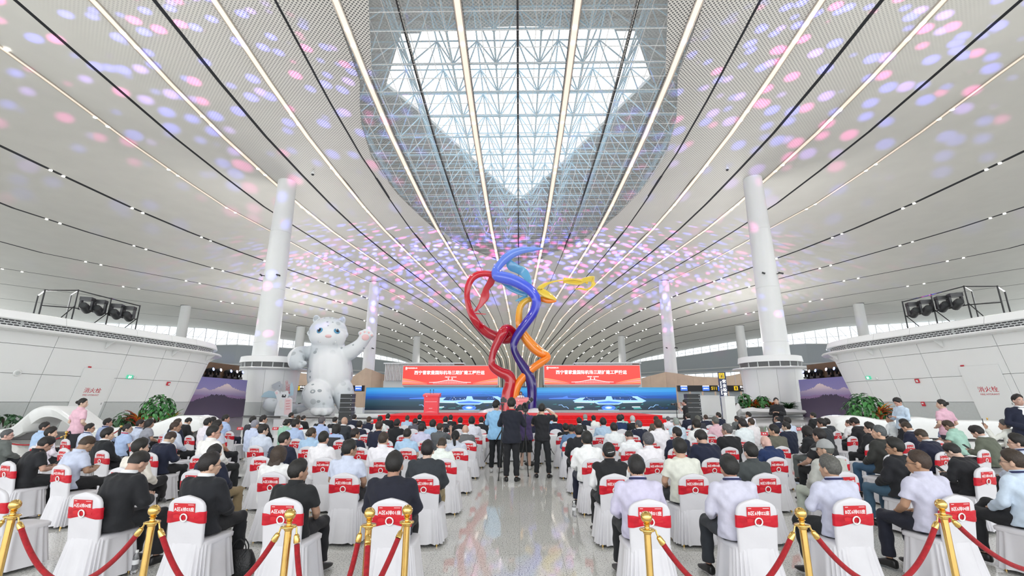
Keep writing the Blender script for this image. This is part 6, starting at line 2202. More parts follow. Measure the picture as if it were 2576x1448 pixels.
def dress_person(t, pkey, J, top, tcol, leg, lcol, hair, hcol, skin, extras, bare=False, mirror=False, shoes=(0.012, 0.012, 0.013)):
    """Body, clothing and hair of one figure under its root t."""
    rnd = random.Random(hash(t.name) % 9999 if False else len(bpy.data.objects))
    jit = lambda c_, k=0.06: (c_[0] * rnd.uniform(1 - k, 1 + k), c_[1] * rnd.uniform(1 - k, 1 + k), c_[2] * rnd.uniform(1 - k, 1 + k), 1)
    sk_ = jit(skin)
    o = link('body', body_mesh(pkey, J), t)
    o.color = sk_
    tk = {'polo': 'tee', 'sweater': 'jacket'}.get(top, top)
    tkey = pkey[1:] if isinstance(pkey, tuple) else pkey
    nm = {'suit': 'suit_jacket', 'polo': 'polo_shirt', 'tee': 'shirt'}.get(top, top)
    o = link(nm, top_mesh(tkey, J, tk), t)
    tc_ = jit(CL[tcol], 0.05)
    o.color = tc_
    if top == 'vest':
        q = link('blouse', top_mesh(tkey, J, 'shirt'), t)
        q.color = (*CL['white'], 1)
    if top != 'dress' or leg:
        o = link(leg, legs_mesh(tkey, J, leg), t)
        o.color = jit(CL[lcol], 0.08)
    n1 = J['neck'][1]
    if top in ('shirt', 'suit', 'polo', 'vest') or 'whitecollar' in extras or (top == 'tee' and 'crewneck' not in extras):
        q = link('collar', once('collar', lambda: collar_mesh(0.044)), t, loc=n1 + V((0, 0, -0.022)))
        q.color = (*CL['white'], 1) if top == 'suit' or 'whitecollar' in extras else tc_
        if top == 'suit':
            q['label'] = 'white shirt collar'
            q = link('jacket_collar', once('collar2', lambda: collar_mesh(0.022)), t, loc=n1 + V((0, -0.004, -0.034)))
            q.scale = (1.12, 1.12, 1.1)
            q.color = tc_
    if top == 'suit' and not J['sit']:
        q = link('shirt_front', once('shirtfront', lambda: MB().loft([[V((x * w_, 0.085 + d * (1 - x * x), z)) for x in (-1, -0.5, 0, 0.5, 1)] + [V((x * w_, 0.05, z)) for x in (1, 0.5, 0, -0.5, -1)] for z, w_, d in ((1.02, 0.012, 0.050), (1.15, 0.03, 0.052), (1.28, 0.05, 0.054), (1.38, 0.062, 0.040), (1.44, 0.06, 0.012))]).mesh('shirt_front', M['cloth'], 60)), t)
        q.color = (*CL['white'], 1)
        q['label'] = 'white shirt front'
    if 'lanyard' in extras:
        q = link('lanyard', once('lanyard', lanyard_mesh), t, loc=n1 + V((0, -0.004, -0.012)))
        q.color = (0.02, 0.025, 0.09, 1) if 'red' not in extras else (0.6, 0.02, 0.03, 1)
        q.scale = (1.05, 1.05, 1.1)
    for k in 'LR':
        hip, kn, an, td = J['leg' + k]
        q = link('shoe', shoe_mesh(), t)
        q.color = (*shoes, 1)
        zz = an.z - 0.09
        q.location = (an.x, an.y, max(zz, 0.0))
        q.rotation_euler = (math.asin(max(-1, min(1, td.z))) if abs(td.z) > 0.01 else 0, 0, math.atan2(-td.x, td.y))
    H4 = Matrix.Translation(J['head']) @ J['hrot'].to_4x4()
    hk = {'cap': 'crew', 'capblack': 'pony'}.get(hair, hair)
    if hk not in ('bald',):
        q = link('hair', hair_mesh(hk), t)
        q.matrix_local = H4
        q.color = jit(HC[hcol], 0.1)
    if hair in ('cap', 'capblack'):
        q = link('cap', once('cap', cap_mesh), t)
        q.matrix_local = H4
        q.color = (0.34, 0.35, 0.35, 1) if hair == 'cap' else (0.012, 0.012, 0.013, 1)
    if 'clip' in extras or hair == 'clip':
        q = link('hair_clip', once('hclip', lambda: MB().tube([(-0.04, -0.138, 0.0), (0, -0.142, 0.008), (0.045, -0.134, 0.018)], 0.005, 6).mesh('hair_clip', M['steel'], 60)), t)
        q.matrix_local = H4
    if 'glasses' in extras:
        q = link('glasses', once('glasses', glasses_mesh), t)
        q.matrix_local = H4
    if 'eyes' in extras:
        for s in (-1, 1):
            q = link('eye', once('eye', eye_mesh), t)
            q.matrix_local = H4 @ Matrix.Translation((s * 0.033, 0.0885, -0.006))
            q = link('eyebrow', once('brow', lambda: MB().tube([(-0.016, 0, 0), (0, 0.003, 0.004), (0.016, -0.002, 0.001)], [0.002, 0.0035, 0.002], 6).mesh('eyebrow', M['hair'], 60)), t)
            q.matrix_local = H4 @ Matrix.Translation((s * 0.034, 0.096, 0.014))
            q.color = (*HC['black'], 1)
        q = link('mouth', once('mouth', lambda: MB().ell((0, 0, 0), (0.022, 0.004, 0.0045), 10, 6).mesh('mouth', M['skin'], 60)), t)
        q.matrix_local = H4 @ Matrix.Translation((0, 0.0985, -0.076))
        q.color = (0.42, 0.16, 0.14, 1)


POSE = {
    'n': (('n', 'lap0'), dict()),
    'r': (('r', 'lap0'), dict(hyaw=R(-32))),
    'l': (('l', 'lap0'), dict(hyaw=R(32))),
    'd': (('d', 'phone1'), dict(lean=R(10), hpitch=R(32), arms='phone')),
    'x': (('x', 'cross2'), dict(hyaw=R(-22), legs='crossed')),
    'y': (('y', 'cross2'), dict(hyaw=R(22), legs='crossed')),
    'a': (('a', 'arms3'), dict(hyaw=R(18), arms='crossed', legs='tucked')),
    'k': (('k', 'knee4'), dict(lean=R(8), hyaw=R(12), arms='knees')),
    'p': (('p', 'rais5'), dict(hyaw=R(20), arms='raised')),
}
PJ = {k: seated(**v[1]) for k, v in POSE.items()}


def sitter(side, row, i, hx, hy, top, tcol, lcol, hair, hcol, pose='n', extras='', sex='man', note='', group=True):
    s = -1 if side == 'left' else 1
    # seat depth from the row, sideways place from where the head stands in the photograph
    x = XS[i]
    Y = row_y(row, x)
    for _ in range(3):
        x = abs(at(hx, hy, Y + 0.03).x)
        Y = row_y(row, min(x, 13))
    p = at(hx, hy, Y + 0.03)
    J = PJ[pose]
    zc_ = J['head'].z
    k = min(1.09, max(0.93, p.z / zc_))
    lab = '%s in %s %s, %s%s' % (sex, tcol, GARM[top], (HD[hair] % hcol) if '%' in HD[hair] else HD[hair], (', ' + note) if note else '')
    loc = '%s block, %s, %s from the aisle' % (side, ROWN[row], ORD[i]) if row > 0 else '%s %s, %s from the aisle' % (side, ROWN[row], ORD[i])
    words = (lab + ', ' + loc).split()
    if len(words) > 16:
        lab = '%s in %s %s' % (sex, tcol, GARM[top]) + (', ' + note if note else '')
        if len((lab + ', ' + loc).split()) > 16:
            lab = '%s in %s %s' % (sex, tcol, GARM[top])
    ang = row_a(row, x) * (-1 if s < 0 else 1)
    t = thing('person', lab + ', ' + loc, 'person', (0, 0, 0), ang + R(random.uniform(-4, 4)), 'seated audience in the %s block' % side if row > 0 else 'seated guests at the %s tables' % side)
    hxo = (Matrix.Rotation(t.rotation_euler.z, 3, 'Z') @ V((J['head'].x, J['head'].y, 0))) * k
    t.location = (p.x - hxo.x, Y, 0.012)
    t.scale = (k if k > 1 else max(k, 0.97), k if k > 1 else max(k, 0.97), k)
    rnd = random.Random(int(hx * 7 + hy))
    dress_person(t, POSE[pose][0], J, top, tcol, 'trousers', lcol, hair, hcol, rnd.choice(SK), extras)
    return t


PEOPLE = '''
A6|1|993|1170|jacket|navy-black|black|short|black|n||
A6|2|752|1187|polo|black|black|short|black|r||
A6|3|530|1170|suit|black|black|short|black|r|glasses|
A6|4|325|1170|suit|black|black|fade|black|d||head bowed
A5|1|1076|1133|sweater|charcoal|khaki|short|black|n||
A5|2|880|1131|tee|pale blue|black|short|black|r|glasses|
A5|3|702|1150|jacket|white|black|long|brown|n||woman
A5|4|541|1141|jacket|navy|khaki|short|black|n||
A5|5|355|1127|shirt|cream|black|full|black|x||
A5|6|200|1121|tee|lavender|black|fade|brown|d||
A5|7|98|1120|polo|black|black|short|black|d|glasses|looking at phone
A4|1|1109|1121|shirt|white|navy|crew|brown|d||
A4|2|965|1106|shirt|white|black|crew|brown|n||
A4|3|815|1104|shirt|white|black|crew|black|n||
A4|4|717|1106|jacket|navy|black|short|black|r|glasses|
A4|5|538|1089|shirt|white|black|crew|black|r|glasses|
A4|6|417|1104|suit|navy|black|crew|brown|d||head bowed
A4|7|272|1094|sweater|black|black|full|black|r|whitecollar|
A4|8|130|1090|shirt|white|black|full|black|r||
A4|9|20|1095|jacket|grey|black|short|greying|r|glasses|
A3|1|1146|1099|tee|lavender|black|capblack|black|n||woman
A3|2|1025|1094|tee|light blue|black|fade|black|n||
A3|3|894|1093|suit|navy|black|short|black|r|glasses|
A3|4|785|1091|tee|light blue|black|clip|brown|r||woman
A3|5|663|1083|shirt|pale blue|black|short|black|r|glasses|
A3|6|548|1066|tee|lavender|black|short|black|r|glasses|
A3|7|442|1075|shirt|pale blue|black|crew|brown|r||
A3|8|322|1079|tee|light blue|black|pony|black|r|glasses lanyard red|woman
A3|9|227|1078|shirt|pale blue|black|short|black|r|glasses lanyard|
A3|10|114|1075|shirt|light blue|black|short|black|r||
A2|1|1171|1081|suit|grey|black|bald|grey|n||
A2|2|1061|1078|shirt|lavender|black|short|black|n||
A2|3|954|1073|jacket|navy|black|short|brown|n||
A2|4|847|1080|tee|light blue|black|bob|black|n||woman
A2|5|745|1068|shirt|light blue|black|short|black|r||
A2|6|642|1069|shirt|pale blue|black|crew|grey|n||
A2|7|524|1064|shirt|white|black|short|black|n|glasses|
A2|8|448|1065|suit|navy|black|short|brown|r||
A2|9|377|1066|dress|patterned|black|long|black|r||woman
A2|10|354|1067|shirt|pale blue|black|short|black|r|lanyard|
A2|11|272|1064|shirt|light blue|black|short|black|r|lanyard|
A1|1|1187|1060|shirt|white|navy|short|black|n||
A1|2|1089|1068|shirt|light blue|black|full|black|n||
A1|3|999|1066|polo|black|black|short|black|n||
A1|4|905|1069|suit|navy|black|thin|black|n||
A1|5|867|1060|suit|charcoal|black|bald|grey|n||
A1|6|810|1060|tee|light blue|black|short|greying|n|glasses|
A1|7|722|1065|tee|mint|black|clip|black|n||woman
A1|8|663|1056|suit|black|black|short|black|r|glasses|
A1|9|637|1058|suit|charcoal|black|short|black|n||
A1|10|569|1052|tee|light blue|navy|short|black|r||in uniform
A1|11|537|1058|shirt|white|black|thin|black|n||
A1|12|467|1061|suit|black|black|short|black|d||head bowed
A0|1|1211|1058|suit|black|black|short|black|n||
A0|2|1158|1059|suit|black|black|short|black|n|glasses|
A0|3|1121|1057|suit|charcoal|black|short|black|n||
A0|4|1045|1061|tee|slate|black|thin|black|n||
A0|5|956|1056|shirt|white|black|short|black|n||
A0|6|929|1057|vest|navy|black|crew|brown|n||
A0|7|843|1058|suit|black|black|fade|black|n||
A0|8|808|1057|suit|black|black|short|black|n||
A-1|1|1225|1050|suit|navy|black|short|black|n||
A-1|2|1134|1052|suit|black|black|short|black|n||
A-1|3|1056|1051|suit|black|black|short|black|n||
A-1|4|1025|1053|shirt|light blue|black|short|brown|n||
A-1|5|976|1049|suit|black|black|short|black|n||
A-1|6|892|1050|suit|navy|black|thin|black|n||
A-1|7|764|1053|suit|black|black|short|black|r||
A-1|8|751|1052|jacket|brown|black|crew|brown|n||
A-1|9|733|1046|suit|black|black|short|black|r||
B6|1|1600|1176|shirt|lavender|black|thin|black|n|lanyard|
B6|2|1833|1178|shirt|lavender|charcoal|short|black|n|lanyard|
B6|3|2085|1178|shirt|lavender|black|short|greying|a|lanyard|arms crossed
B6|4|2308|1165|tee|lavender|navy-black|crew|brown|l|glasses|
B6|5|2545|1162|shirt|pale blue|black|short|brown|y|glasses lanyard|
B5|1|1531|1138|vest|black|black|clip|black|n||woman
B5|2|1709|1128|tee|cream|black|short|black|n|crewneck|
B5|3|1887|1138|shirt|dark grey|black|short|black|n||
B5|4|2074|1131|suit|beige|beige|cap|greying|l||
B5|5|2249|1126|jacket|black|jeans|full|black|l|glasses|
B5|6|2413|1138|jacket|black|black|short|black|d|glasses|holding phone
B5|7|2556|1114|shirt|lavender|black|full|black|l|glasses lanyard|
B4|1|1476|1106|shirt|white|navy|full|black|n||
B4|2|1630|1109|shirt|white|black|full|greying|n||
B4|3|1771|1104|sweater|navy|black|full|black|d||
B4|4|1935|1115|shirt|dark blue|black|bald|grey|d|glasses|
B4|5|2067|1098|polo|black|black|short|black|k||hands on knees
B4|6|2210|1089|jacket|olive-black|jeans|crew|greying|l||
B4|7|2331|1098|suit|navy|black|crew|brown|d||head bowed
B4|8|2472|1089|suit|olive|black|full|black|d||looking at phone
B3|1|1456|1086|sweater|black|black|short|black|n||
B3|2|1586|1100|tee|white|black|fade|black|d||
B3|3|1702|1091|suit|navy|black|short|black|l||
B3|4|1828|1083|suit|black|black|short|greying|l|glasses|
B3|5|1946|1084|jacket|olive|black|short|black|l||
B3|6|2040|1088|jacket|black|grey|bob|black|d||woman
B3|7|2186|1078|jacket|black|black|full|black|l|glasses|
B3|8|2291|1076|suit|navy|black|crew|brown|d||head bowed
B3|9|2397|1072|tee|mint|black|short|brown|d||
B3|10|2526|1070|shirt|white|black|short|greying|p||holding up phone
B2|1|1437|1081|jacket|denim|denim|fade|black|n||
B2|2|1544|1077|shirt|white|black|short|black|n||
B2|3|1655|1069|shirt|white|black|short|brown|n||
B2|4|1751|1069|shirt|white|black|full|black|n|glasses|
B2|5|1867|1067|shirt|white|black|short|black|n|glasses|
B2|6|1977|1074|suit|navy|black|short|black|l||
B2|7|2066|1066|suit|charcoal|black|full|black|l|glasses|
B2|8|2158|1061|suit|black|black|full|black|d||
B2|9|2272|1066|suit|black|black|bob|black|l||woman
B2|10|2368|1069|dress|blue-grey|black|long|black|l||woman
B1|1|1423|1077|jacket|black|black|full|black|n||
B1|2|1517|1063|shirt|light blue|black|short|black|n||
B1|3|1606|1069|suit|navy|black|short|greying|l|glasses|
B1|4|1700|1063|shirt|pale blue|black|crew|grey|n||
B1|5|1799|1060|shirt|pink|black|short|greying|n||
B1|6|1889|1063|shirt|white|black|crew|brown|n||
B1|7|1980|1060|shirt|pale blue|black|short|black|n||
B1|8|2079|1062|suit|charcoal|black|short|black|n||
B1|9|2134|1066|shirt|white|black|crew|brown|y||legs crossed
B1|10|2238|1053|shirt|white|black|fade|black|l||
B0|1|1396|1056|suit|navy|black|short|black|n||
B0|2|1457|1060|suit|black|black|full|black|n||
B0|3|1558|1054|suit|dark blue|black|full|black|n||
B0|4|1591|1055|suit|black|black|crew|white|n||
B0|5|1650|1056|suit|brown|black|crew|brown|n||
B0|6|1755|1055|suit|charcoal|black|short|greying|n||
B0|7|1867|1057|suit|black|black|short|greying|n||
B0|8|1954|1055|suit|navy|black|ring|black|l|glasses|
B-1|1|1380|1050|shirt|light blue|black|short|black|n||
B-1|2|1472|1050|suit|navy|black|crew|grey|n||
B-1|3|1493|1053|shirt|white|black|short|black|n||
B-1|4|1564|1051|shirt|mint|black|short|black|n||
B-1|5|1680|1055|shirt|white|black|crew|greying|n||
B-1|6|1730|1048|suit|navy|black|short|black|n||
B-1|7|1775|1051|suit|navy|black|crew|brown|n||
B-1|8|1807|1046|suit|navy|black|short|black|l||
B-1|9|1853|1054|jacket|grey|black|short|black|l||
B-1|10|1882|1042|shirt|white|black|short|black|l||
B-1|11|2045|1046|suit|black|black|full|black|l||
'''
WHO = {}
for ln in PEOPLE.strip().split('\n'):
    rs, i, hx, hy, top, tcol, lcol, hair, hcol, pose, extras, note = ln.split('|')
    side = 'left' if rs[0] == 'A' else 'right'
    sex = 'man'
    if note.startswith('woman'):
        sex, note = 'woman', ''
    WHO[rs + '|' + i] = sitter(side, int(rs[1:]), int(i) - 1, float(hx), float(hy), top, tcol, lcol, hair, hcol, pose, extras, sex, note)

# plain chairs of the guests at the tables (no seat cards), one under each guest
for key, t in list(WHO.items()):
    row = int(key.split('|')[0][1:])
    if row <= 0:
        side = 'left' if key[0] == 'A' else 'right'
        x = abs(t.location.x)
        c_ = chair(side, row, x, 'white covered chair, %s %s, under the %s guest from aisle' % (side, ROWN[row], ORD[int(key.split('|')[1]) - 1]))
        c_.location.y = t.location.y
        c_['group'] = 'white covered chairs at the %s tables' % side
for side, row, px, nm in (('left', 0, 1043, 'fourth'), ('left', 0, 1152, 'second'), ('right', 0, 1556, 'third')):
    pass

# ---------------------------------------------------------------- tables
def table(side, row, xa, xb, Y, nm):
    s = -1 if side == 'left' else 1
    t = thing('banquet_table', 'long table under a white pleated cloth, %s side, %s of the aisle seats' % (side, nm), 'table', (s * (xa + xb) / 2, Y, 0), 0, 'long white tables')
    W = xb - xa
    MB().box((0, 0, 0.715), (W, 0.60, 0.035)).build('table_top', M['wood'], t, 0)
    for lx in (-W / 2 + 0.2, W / 2 - 0.2):
        for ly in (-0.22, 0.22):
            MB().tube([(lx, ly, 0), (lx, ly, 0.7)], 0.02, 6).build('leg', M['steel'], t)
    c_ = thing('tablecloth', 'white pleated cloth over the long table, %s side, %s of the aisle seats' % (side, nm), 'tablecloth', (s * (xa + xb) / 2, Y, 0), 0, 'white tablecloths')
    rings = []
    n = int(W * 40)
    per = []
    hw, hd = W / 2 + 0.012, 0.312
    L = 2 * (2 * hw + 2 * hd)
    def rect(u):
        u = u % L
        for (x0_, y0_, dx_, dy_, l_, nx_, ny_) in ((-hw, -hd, 1, 0, 2 * hw, 0, -1), (hw, -hd, 0, 1, 2 * hd, 1, 0), (hw, hd, -1, 0, 2 * hw, 0, 1), (-hw, hd, 0, -1, 2 * hd, -1, 0)):
            if u <= l_:
                return x0_ + dx_ * u, y0_ + dy_ * u, nx_, ny_
            u -= l_
        return -hw, -hd, 0, -1
    for z, am in ((0.742, 0), (0.735, 0.001), (0.5, 0.012), (0.25, 0.018), (0.02, 0.022)):
        ring = []
        for j in range(n):
            x, y, nx_, ny_ = rect(j / n * L)
            wv = am * (1 + math.sin(j * 1.05))
            ring.append(V((x + nx_ * wv, y + ny_ * wv, z)))
        rings.append(ring)
    MB().loft(rings[::-1], 0, cap=False).add(rings[0], [tuple(range(n))]).build('cloth', M['tablecloth'], c_, 60)
    return t


for side in ('left', 'right'):
    table(side, 1, 0.55, 7.6, 15.1, 'nearer row')
    table(side, 0, 0.6, 8.2, 17.75, 'second row')
    table(side, -1, 0.6, 8.8, 20.2, 'farthest row')
    s = -1 if side == 'left' else 1
# name cards and bottles on the tables
for i, (px, py, Y, txt) in enumerate(((604, 1077, 17.75, '嘉 宾'), (693, 1078, 17.75, '嘉 宾'), (977, 1085, 15.1, '嘉 宾'), (1069, 1083, 15.1, '嘉 宾'), (1725, 1083, 15.1, '嘉 宾'), (1921, 1080, 15.1, '嘉 宾'), (2008, 1077, 17.75, '嘉 宾'), (1452, 1082, 15.1, '嘉 宾'))):
    p = at(px, py, Y - 0.1)
    t = thing('name_card', 'small red name card on the white table, ' + ['leftmost', 'second from left', 'third from left', 'fourth from left', 'third from right', 'second from right', 'rightmost', 'nearest right of the aisle'][i], 'card', (p.x, Y - 0.1, 0.744), 0, 'red name cards on the tables')
    MB().loft([[V((x, -0.035, 0)), V((x, 0, 0.1)), V((x, 0.004, 0.1)), V((x, 0.039, 0)), V((x, 0.033, 0)), V((x, 0.002, 0.094)), V((x, -0.029, 0))] for x in (-0.11, 0.11)]).build('card_body', M['red_print'], t, 0)
    q = lettering(txt, 0.05, M['white_print'], (0, -0.021, 0.05), t, rot=(-math.atan(0.35), 0, 0), bold=0.02, name='card_lettering')


def bottle(loc, label, group):
    t = thing('water_bottle', label, 'bottle', loc, 0, group)
    MB().lathe([(0.026, 0), (0.032, 0.01), (0.032, 0.05), (0.029, 0.07), (0.032, 0.09), (0.032, 0.14), (0.024, 0.175), (0.013, 0.195), (0.013, 0.205)], 14).build('bottle_body', M['clear'], t)
    MB().lathe([(0.015, 0.2), (0.016, 0.205), (0.016, 0.222), (0.013, 0.225)], 12).build('cap', M['white_gloss'], t)
    MB().lathe([(0.0328, 0.09), (0.0328, 0.135)], 14, cap=False).build('paper_label', M['tablecloth'], t)
    return t


bottle(gz(335, 1442), 'clear water bottle on the floor behind the white chair, left back row', 'water bottles on the floor')
bottle(gz(1445, 1298), 'clear water bottle on the floor beside the aisle, right block', 'water bottles on the floor')
for i, (px, Y) in enumerate(((1929, 15.15), (2018, 17.8), (2025, 17.75), (706, 17.8), (1118, 15.1), (1436, 15.2))):
    p = at(px, 1080, Y)
    bottle((p.x, Y, 0.744), 'small water bottle on the white table, %s from the left' % ['fourth', 'fifth', 'rightmost', 'leftmost', 'second', 'third'][i], 'water bottles on the tables')

# things carried by the seated people
def phone(owner, local, rot, label):
    t = thing('smartphone', label, 'phone')
    MB().box((0, 0, 0), (0.074, 0.008, 0.155)).build('case', M['black_plastic'], t, 0)
    MB().box((0, -0.0045, 0), (0.068, 0.001, 0.146)).build('screen', M['speaker'], t, 0)
    ow = Matrix.LocRotScale(owner.location, owner.rotation_euler, owner.scale)
    t.matrix_world = ow @ Matrix.Translation(local) @ Euler(rot).to_matrix().to_4x4()
    return t


phone(WHO['A5|7'], (0, 0.36, 0.775), (R(-50), 0, 0), 'black phone in the hands of the man in black polo, left block')
phone(WHO['B5|6'], (0, 0.36, 0.775), (R(-50), 0, 0), 'black phone held by the man in black jacket, right block')
phone(WHO['B4|8'], (0, 0.36, 0.775), (R(-50), 0, 0), 'phone in the hands of the man in olive suit, right block')
phone(WHO['B3|10'], (-0.23, 0.30, 1.17), (0, 0, R(15)), 'black phone held up by the man in white shirt, far right')
# dark jacket hung over a chair, uniform cap on the table, bag on the floor
p = at(843, 1112, 11.45)
t = thing('folded_jacket', 'dark grey jacket hung over a chair back in front of the bobbed woman', 'jacket', (p.x, 11.52 + 0.3, 0))
MB().loft([[V((-0.16, -0.06, 0.90)), V((0.18, -0.06, 0.89)), V((0.18, 0.02, 0.89)), V((-0.16, 0.02, 0.90))], [V((-0.18, -0.09, 0.84)), V((0.19, -0.09, 0.82)), V((0.19, -0.03, 0.82)), V((-0.18, -0.03, 0.84))], [V((-0.12, -0.095, 0.76)), V((0.08, -0.095, 0.72)), V((0.08, -0.045, 0.72)), V((-0.12, -0.045, 0.76))], [V((-0.03, -0.09, 0.66)), V((0.03, -0.09, 0.65)), V((0.03, -0.05, 0.65)), V((-0.03, -0.05, 0.66))]]).build('jacket_cloth', mat('jacket_cloth', (0.04, 0.042, 0.048), 0.85, noise=0.2, bump=0.2), t, 60)
t.location = (WHO['A2|4'].location.x, WHO['A2|4'].location.y - 0.16, 0)
p = at(595, 1076, 15.4)
t = thing('uniform_cap', 'blue peaked uniform cap on the table beside the man in light blue uniform', 'cap', (p.x, 15.1, 0.744) if abs(p.x) < 7.6 else (-7.4, 15.1, 0.744))
MB().lathe([(0.10, 0.0), (0.105, 0.05), (0.14, 0.085), (0.13, 0.10), (0.02, 0.105)], 22).build('crown', mat('cap_blue', (0.03, 0.10, 0.16), 0.8, noise=0.1), t)
MB().loft([[V((0.1 * f, 0.06 + (0.10 + 0.06 * k) * math.sqrt(max(0, 1 - f * f)) * 0.8, 0.02 - 0.015 * k)) for f in [q / 6 for q in range(-6, 7)]] + [V((0.1 * f, 0.06 + (0.10 + 0.06 * k) * math.sqrt(max(0, 1 - f * f)) * 0.8, 0.012 - 0.015 * k)) for f in [q / 6 for q in range(6, -7, -1)]] for k in (0, 1)]).build('peak', M['black_plastic'], t)
p = gz(592, 1446)
t = thing('handbag', 'soft black handbag with two handles on the floor, left back row', 'bag', (p.x, p.y + 0.03, 0))
MB().loft([[V((x, y, z)) for x, y in sect(w_, d, 24, 0.55)] for z, w_, d in ((0.004, 0.15, 0.075), (0.02, 0.17, 0.085), (0.13, 0.165, 0.07), (0.2, 0.14, 0.04), (0.235, 0.12, 0.02))]).build('bag_body', mat('bag_leather', (0.012, 0.012, 0.013), 0.45, noise=0.3, bump=0.3), t, 60)
for y in (-0.025, 0.025):
    MB().tube(smooth_path([(-0.075, y, 0.2), (-0.065, y, 0.28), (0, y, 0.34), (0.065, y, 0.28), (0.075, y, 0.2)], 4), 0.007, 6).build('bag_handle', M['black_plastic'], t)

# ---------------------------------------------------------------- people standing
def stander(label, px, py, Y, J, key, top, tcol, leg, lcol, hair, hcol, rz, extras='', k=None, z0=0.0, skin=None, shoes=(0.012, 0.012, 0.013), bare=False):
    """px, py: where the top of the head stands in the photograph."""
    p = at(px, py, Y)
    if k is None:
        k = min(1.12, max(0.9, (p.z - z0) / (J['head'].z + 0.135)))
    t = thing('person', label, 'person', (0, 0, 0), rz)
    off_ = (Matrix.Rotation(rz, 3, 'Z') @ V((J['head'].x, J['head'].y, 0))) * k
    t.location = (p.x - off_.x, Y - off_.y, z0 + 0.004)
    t.scale = (k, k, k)
    dress_person(t, key, J, top, tcol, leg, lcol, hair, hcol, skin or SK[1], extras, shoes=shoes)
    return t


cam_arms = {'L': ((-0.27, 0.10, 1.16), (-0.12, 0.30, 1.30), (-0.06, 0.36, 1.33)), 'R': ((0.27, 0.10, 1.16), (0.12, 0.30, 1.30), (0.06, 0.36, 1.33))}
face_arms = {'L': ((-0.25, 0.16, 1.20), (-0.10, 0.26, 1.48), (-0.05, 0.27, 1.56)), 'R': ((0.36, 0.10, 1.42), (0.14, 0.20, 1.57), (0.07, 0.22, 1.60))}
front_arms = {'L': ((-0.25, 0.02, 1.12), (-0.06, 0.20, 1.02), (0.02, 0.24, 0.99)), 'R': ((0.25, 0.02, 1.12), (0.06, 0.20, 1.02), (-0.02, 0.25, 0.98))}
phone_arms = {'L': ((-0.24, 0.05, 1.12), (-0.09, 0.28, 1.17), (-0.03, 0.34, 1.2)), 'R': ((0.24, 0.05, 1.12), (0.09, 0.28, 1.17), (0.03, 0.34, 1.2))}
hip_arms = {'L': ((-0.26, -0.04, 1.12), (-0.16, 0.14, 1.02), (-0.10, 0.2, 1.02)), 'R': ((0.26, -0.04, 1.12), (0.16, 0.14, 1.02), (0.10, 0.2, 1.02))}
p1 = stander('cameraman in dark navy hooded jacket standing in the middle of the aisle', 1287, 1000, 11.2, standing(arms=cam_arms, hyaw=R(-10)), 'st1', 'jacket', 'navy-black', 'trousers', 'black', 'full', 'black', R(-4), 'lanyard red')
p2 = stander('cameraman in light blue hooded top left of the dark one in the aisle', 1249, 1006, 12.6, standing(arms=cam_arms, hyaw=R(-25)), 'st2', 'jacket', 'sky blue', 'trousers', 'black', 'full', 'black', R(-14), '', shoes=(0.6, 0.6, 0.6))
p3 = stander('photographer in black T-shirt raising a camera to his face in the aisle', 1363, 1014, 11.7, standing(arms=face_arms, hyaw=R(-6), feet=0.15), 'st3', 'tee', 'black', 'trousers', 'black', 'short', 'black', R(-6), 'crewneck')
p4 = stander('cameraman in purple jacket and black shorts behind the tripod in the aisle', 1321, 1018, 13.1, standing(arms=cam_arms, hyaw=R(10)), 'st4', 'jacket', 'purple', 'shorts', 'black', 'short', 'black', R(8), '', shoes=(0.65, 0.63, 0.6))
stander('woman attendant in pink blouse and dark skirt, standing left by the wave bench', 212, 998, 13.0, standing(hyaw=R(-45), arms=hip_arms), 'st5', 'tee', 'pink', 'skirt', 'charcoal', 'bun', 'black', R(-18), 'whitecollar' if False else '', k=1.075, skin=SK[3])
stander('woman attendant in pink blouse seen from behind, standing at the right wave bench', 2365, 1003, 13.0, standing(hyaw=R(40), arms=hip_arms), 'st6', 'tee', 'pink', 'skirt', 'charcoal', 'bun', 'black', R(10), '', k=1.055, skin=SK[3])
stander('man in dark suit facing the camera with clasped hands at the far right', 2556, 988, 11.6, standing(arms=front_arms, hyaw=R(12)), 'st7', 'suit', 'navy', 'trousers', 'navy-black', 'short', 'black', R(158), 'eyes')
stander('man in pale blue shirt looking down at a phone beside the right green bush', 2256, 999, 15.2, standing(arms=phone_arms, hpitch=R(30)), 'st8', 'shirt', 'pale blue', 'trousers', 'navy-black', 'full', 'black', R(95), 'eyes')
stander('man in black jacket standing before the white planter, holding a phone', 1951, 999, 20.6, standing(arms=phone_arms, hyaw=R(20)), 'st9', 'jacket', 'black', 'trousers', 'black', 'short', 'black', R(140), 'eyes')
p6 = stander('cameraman in black T-shirt at a tripod beside the right loudspeakers', 1721, 1000, 24.5, standing(arms=face_arms), 'st3', 'tee', 'black', 'trousers', 'black', 'short', 'black', R(62), 'crewneck', k=1.08)
# riser and speaker at the second rostrum
rz_ = thing('riser', 'low white riser behind the stage under the pale rostrum', 'platform', (at(1312, 1000, 30.9).x, 31.0, 0))
MB().box((0, 0, 0.37), (2.2, 2.4, 0.74)).build('deck', M['white_paint'], rz_, 0)
MB().box((0, 0, 0.75), (2.24, 2.44, 0.02)).build('top_sheet', M['carpet_top'], rz_, 0)
for o in list(COL.objects):
    if o.name.startswith('rostrum') and o.get('label', '').startswith('pale'):
        p = at(1313, 1010, 30.4)
        o.location = (p.x, 30.4, 0.765)
        o.scale = (0.95, 0.95, 1.12)
stander('woman in white blouse speaking behind the pale rostrum on the stage', 1310, 976, 31.2, standing(arms=phone_arms), 'st10', 'jacket', 'white', 'trousers', 'black', 'bob', 'brown', R(180), 'eyes', k=0.96, z0=0.765, skin=SK[3])
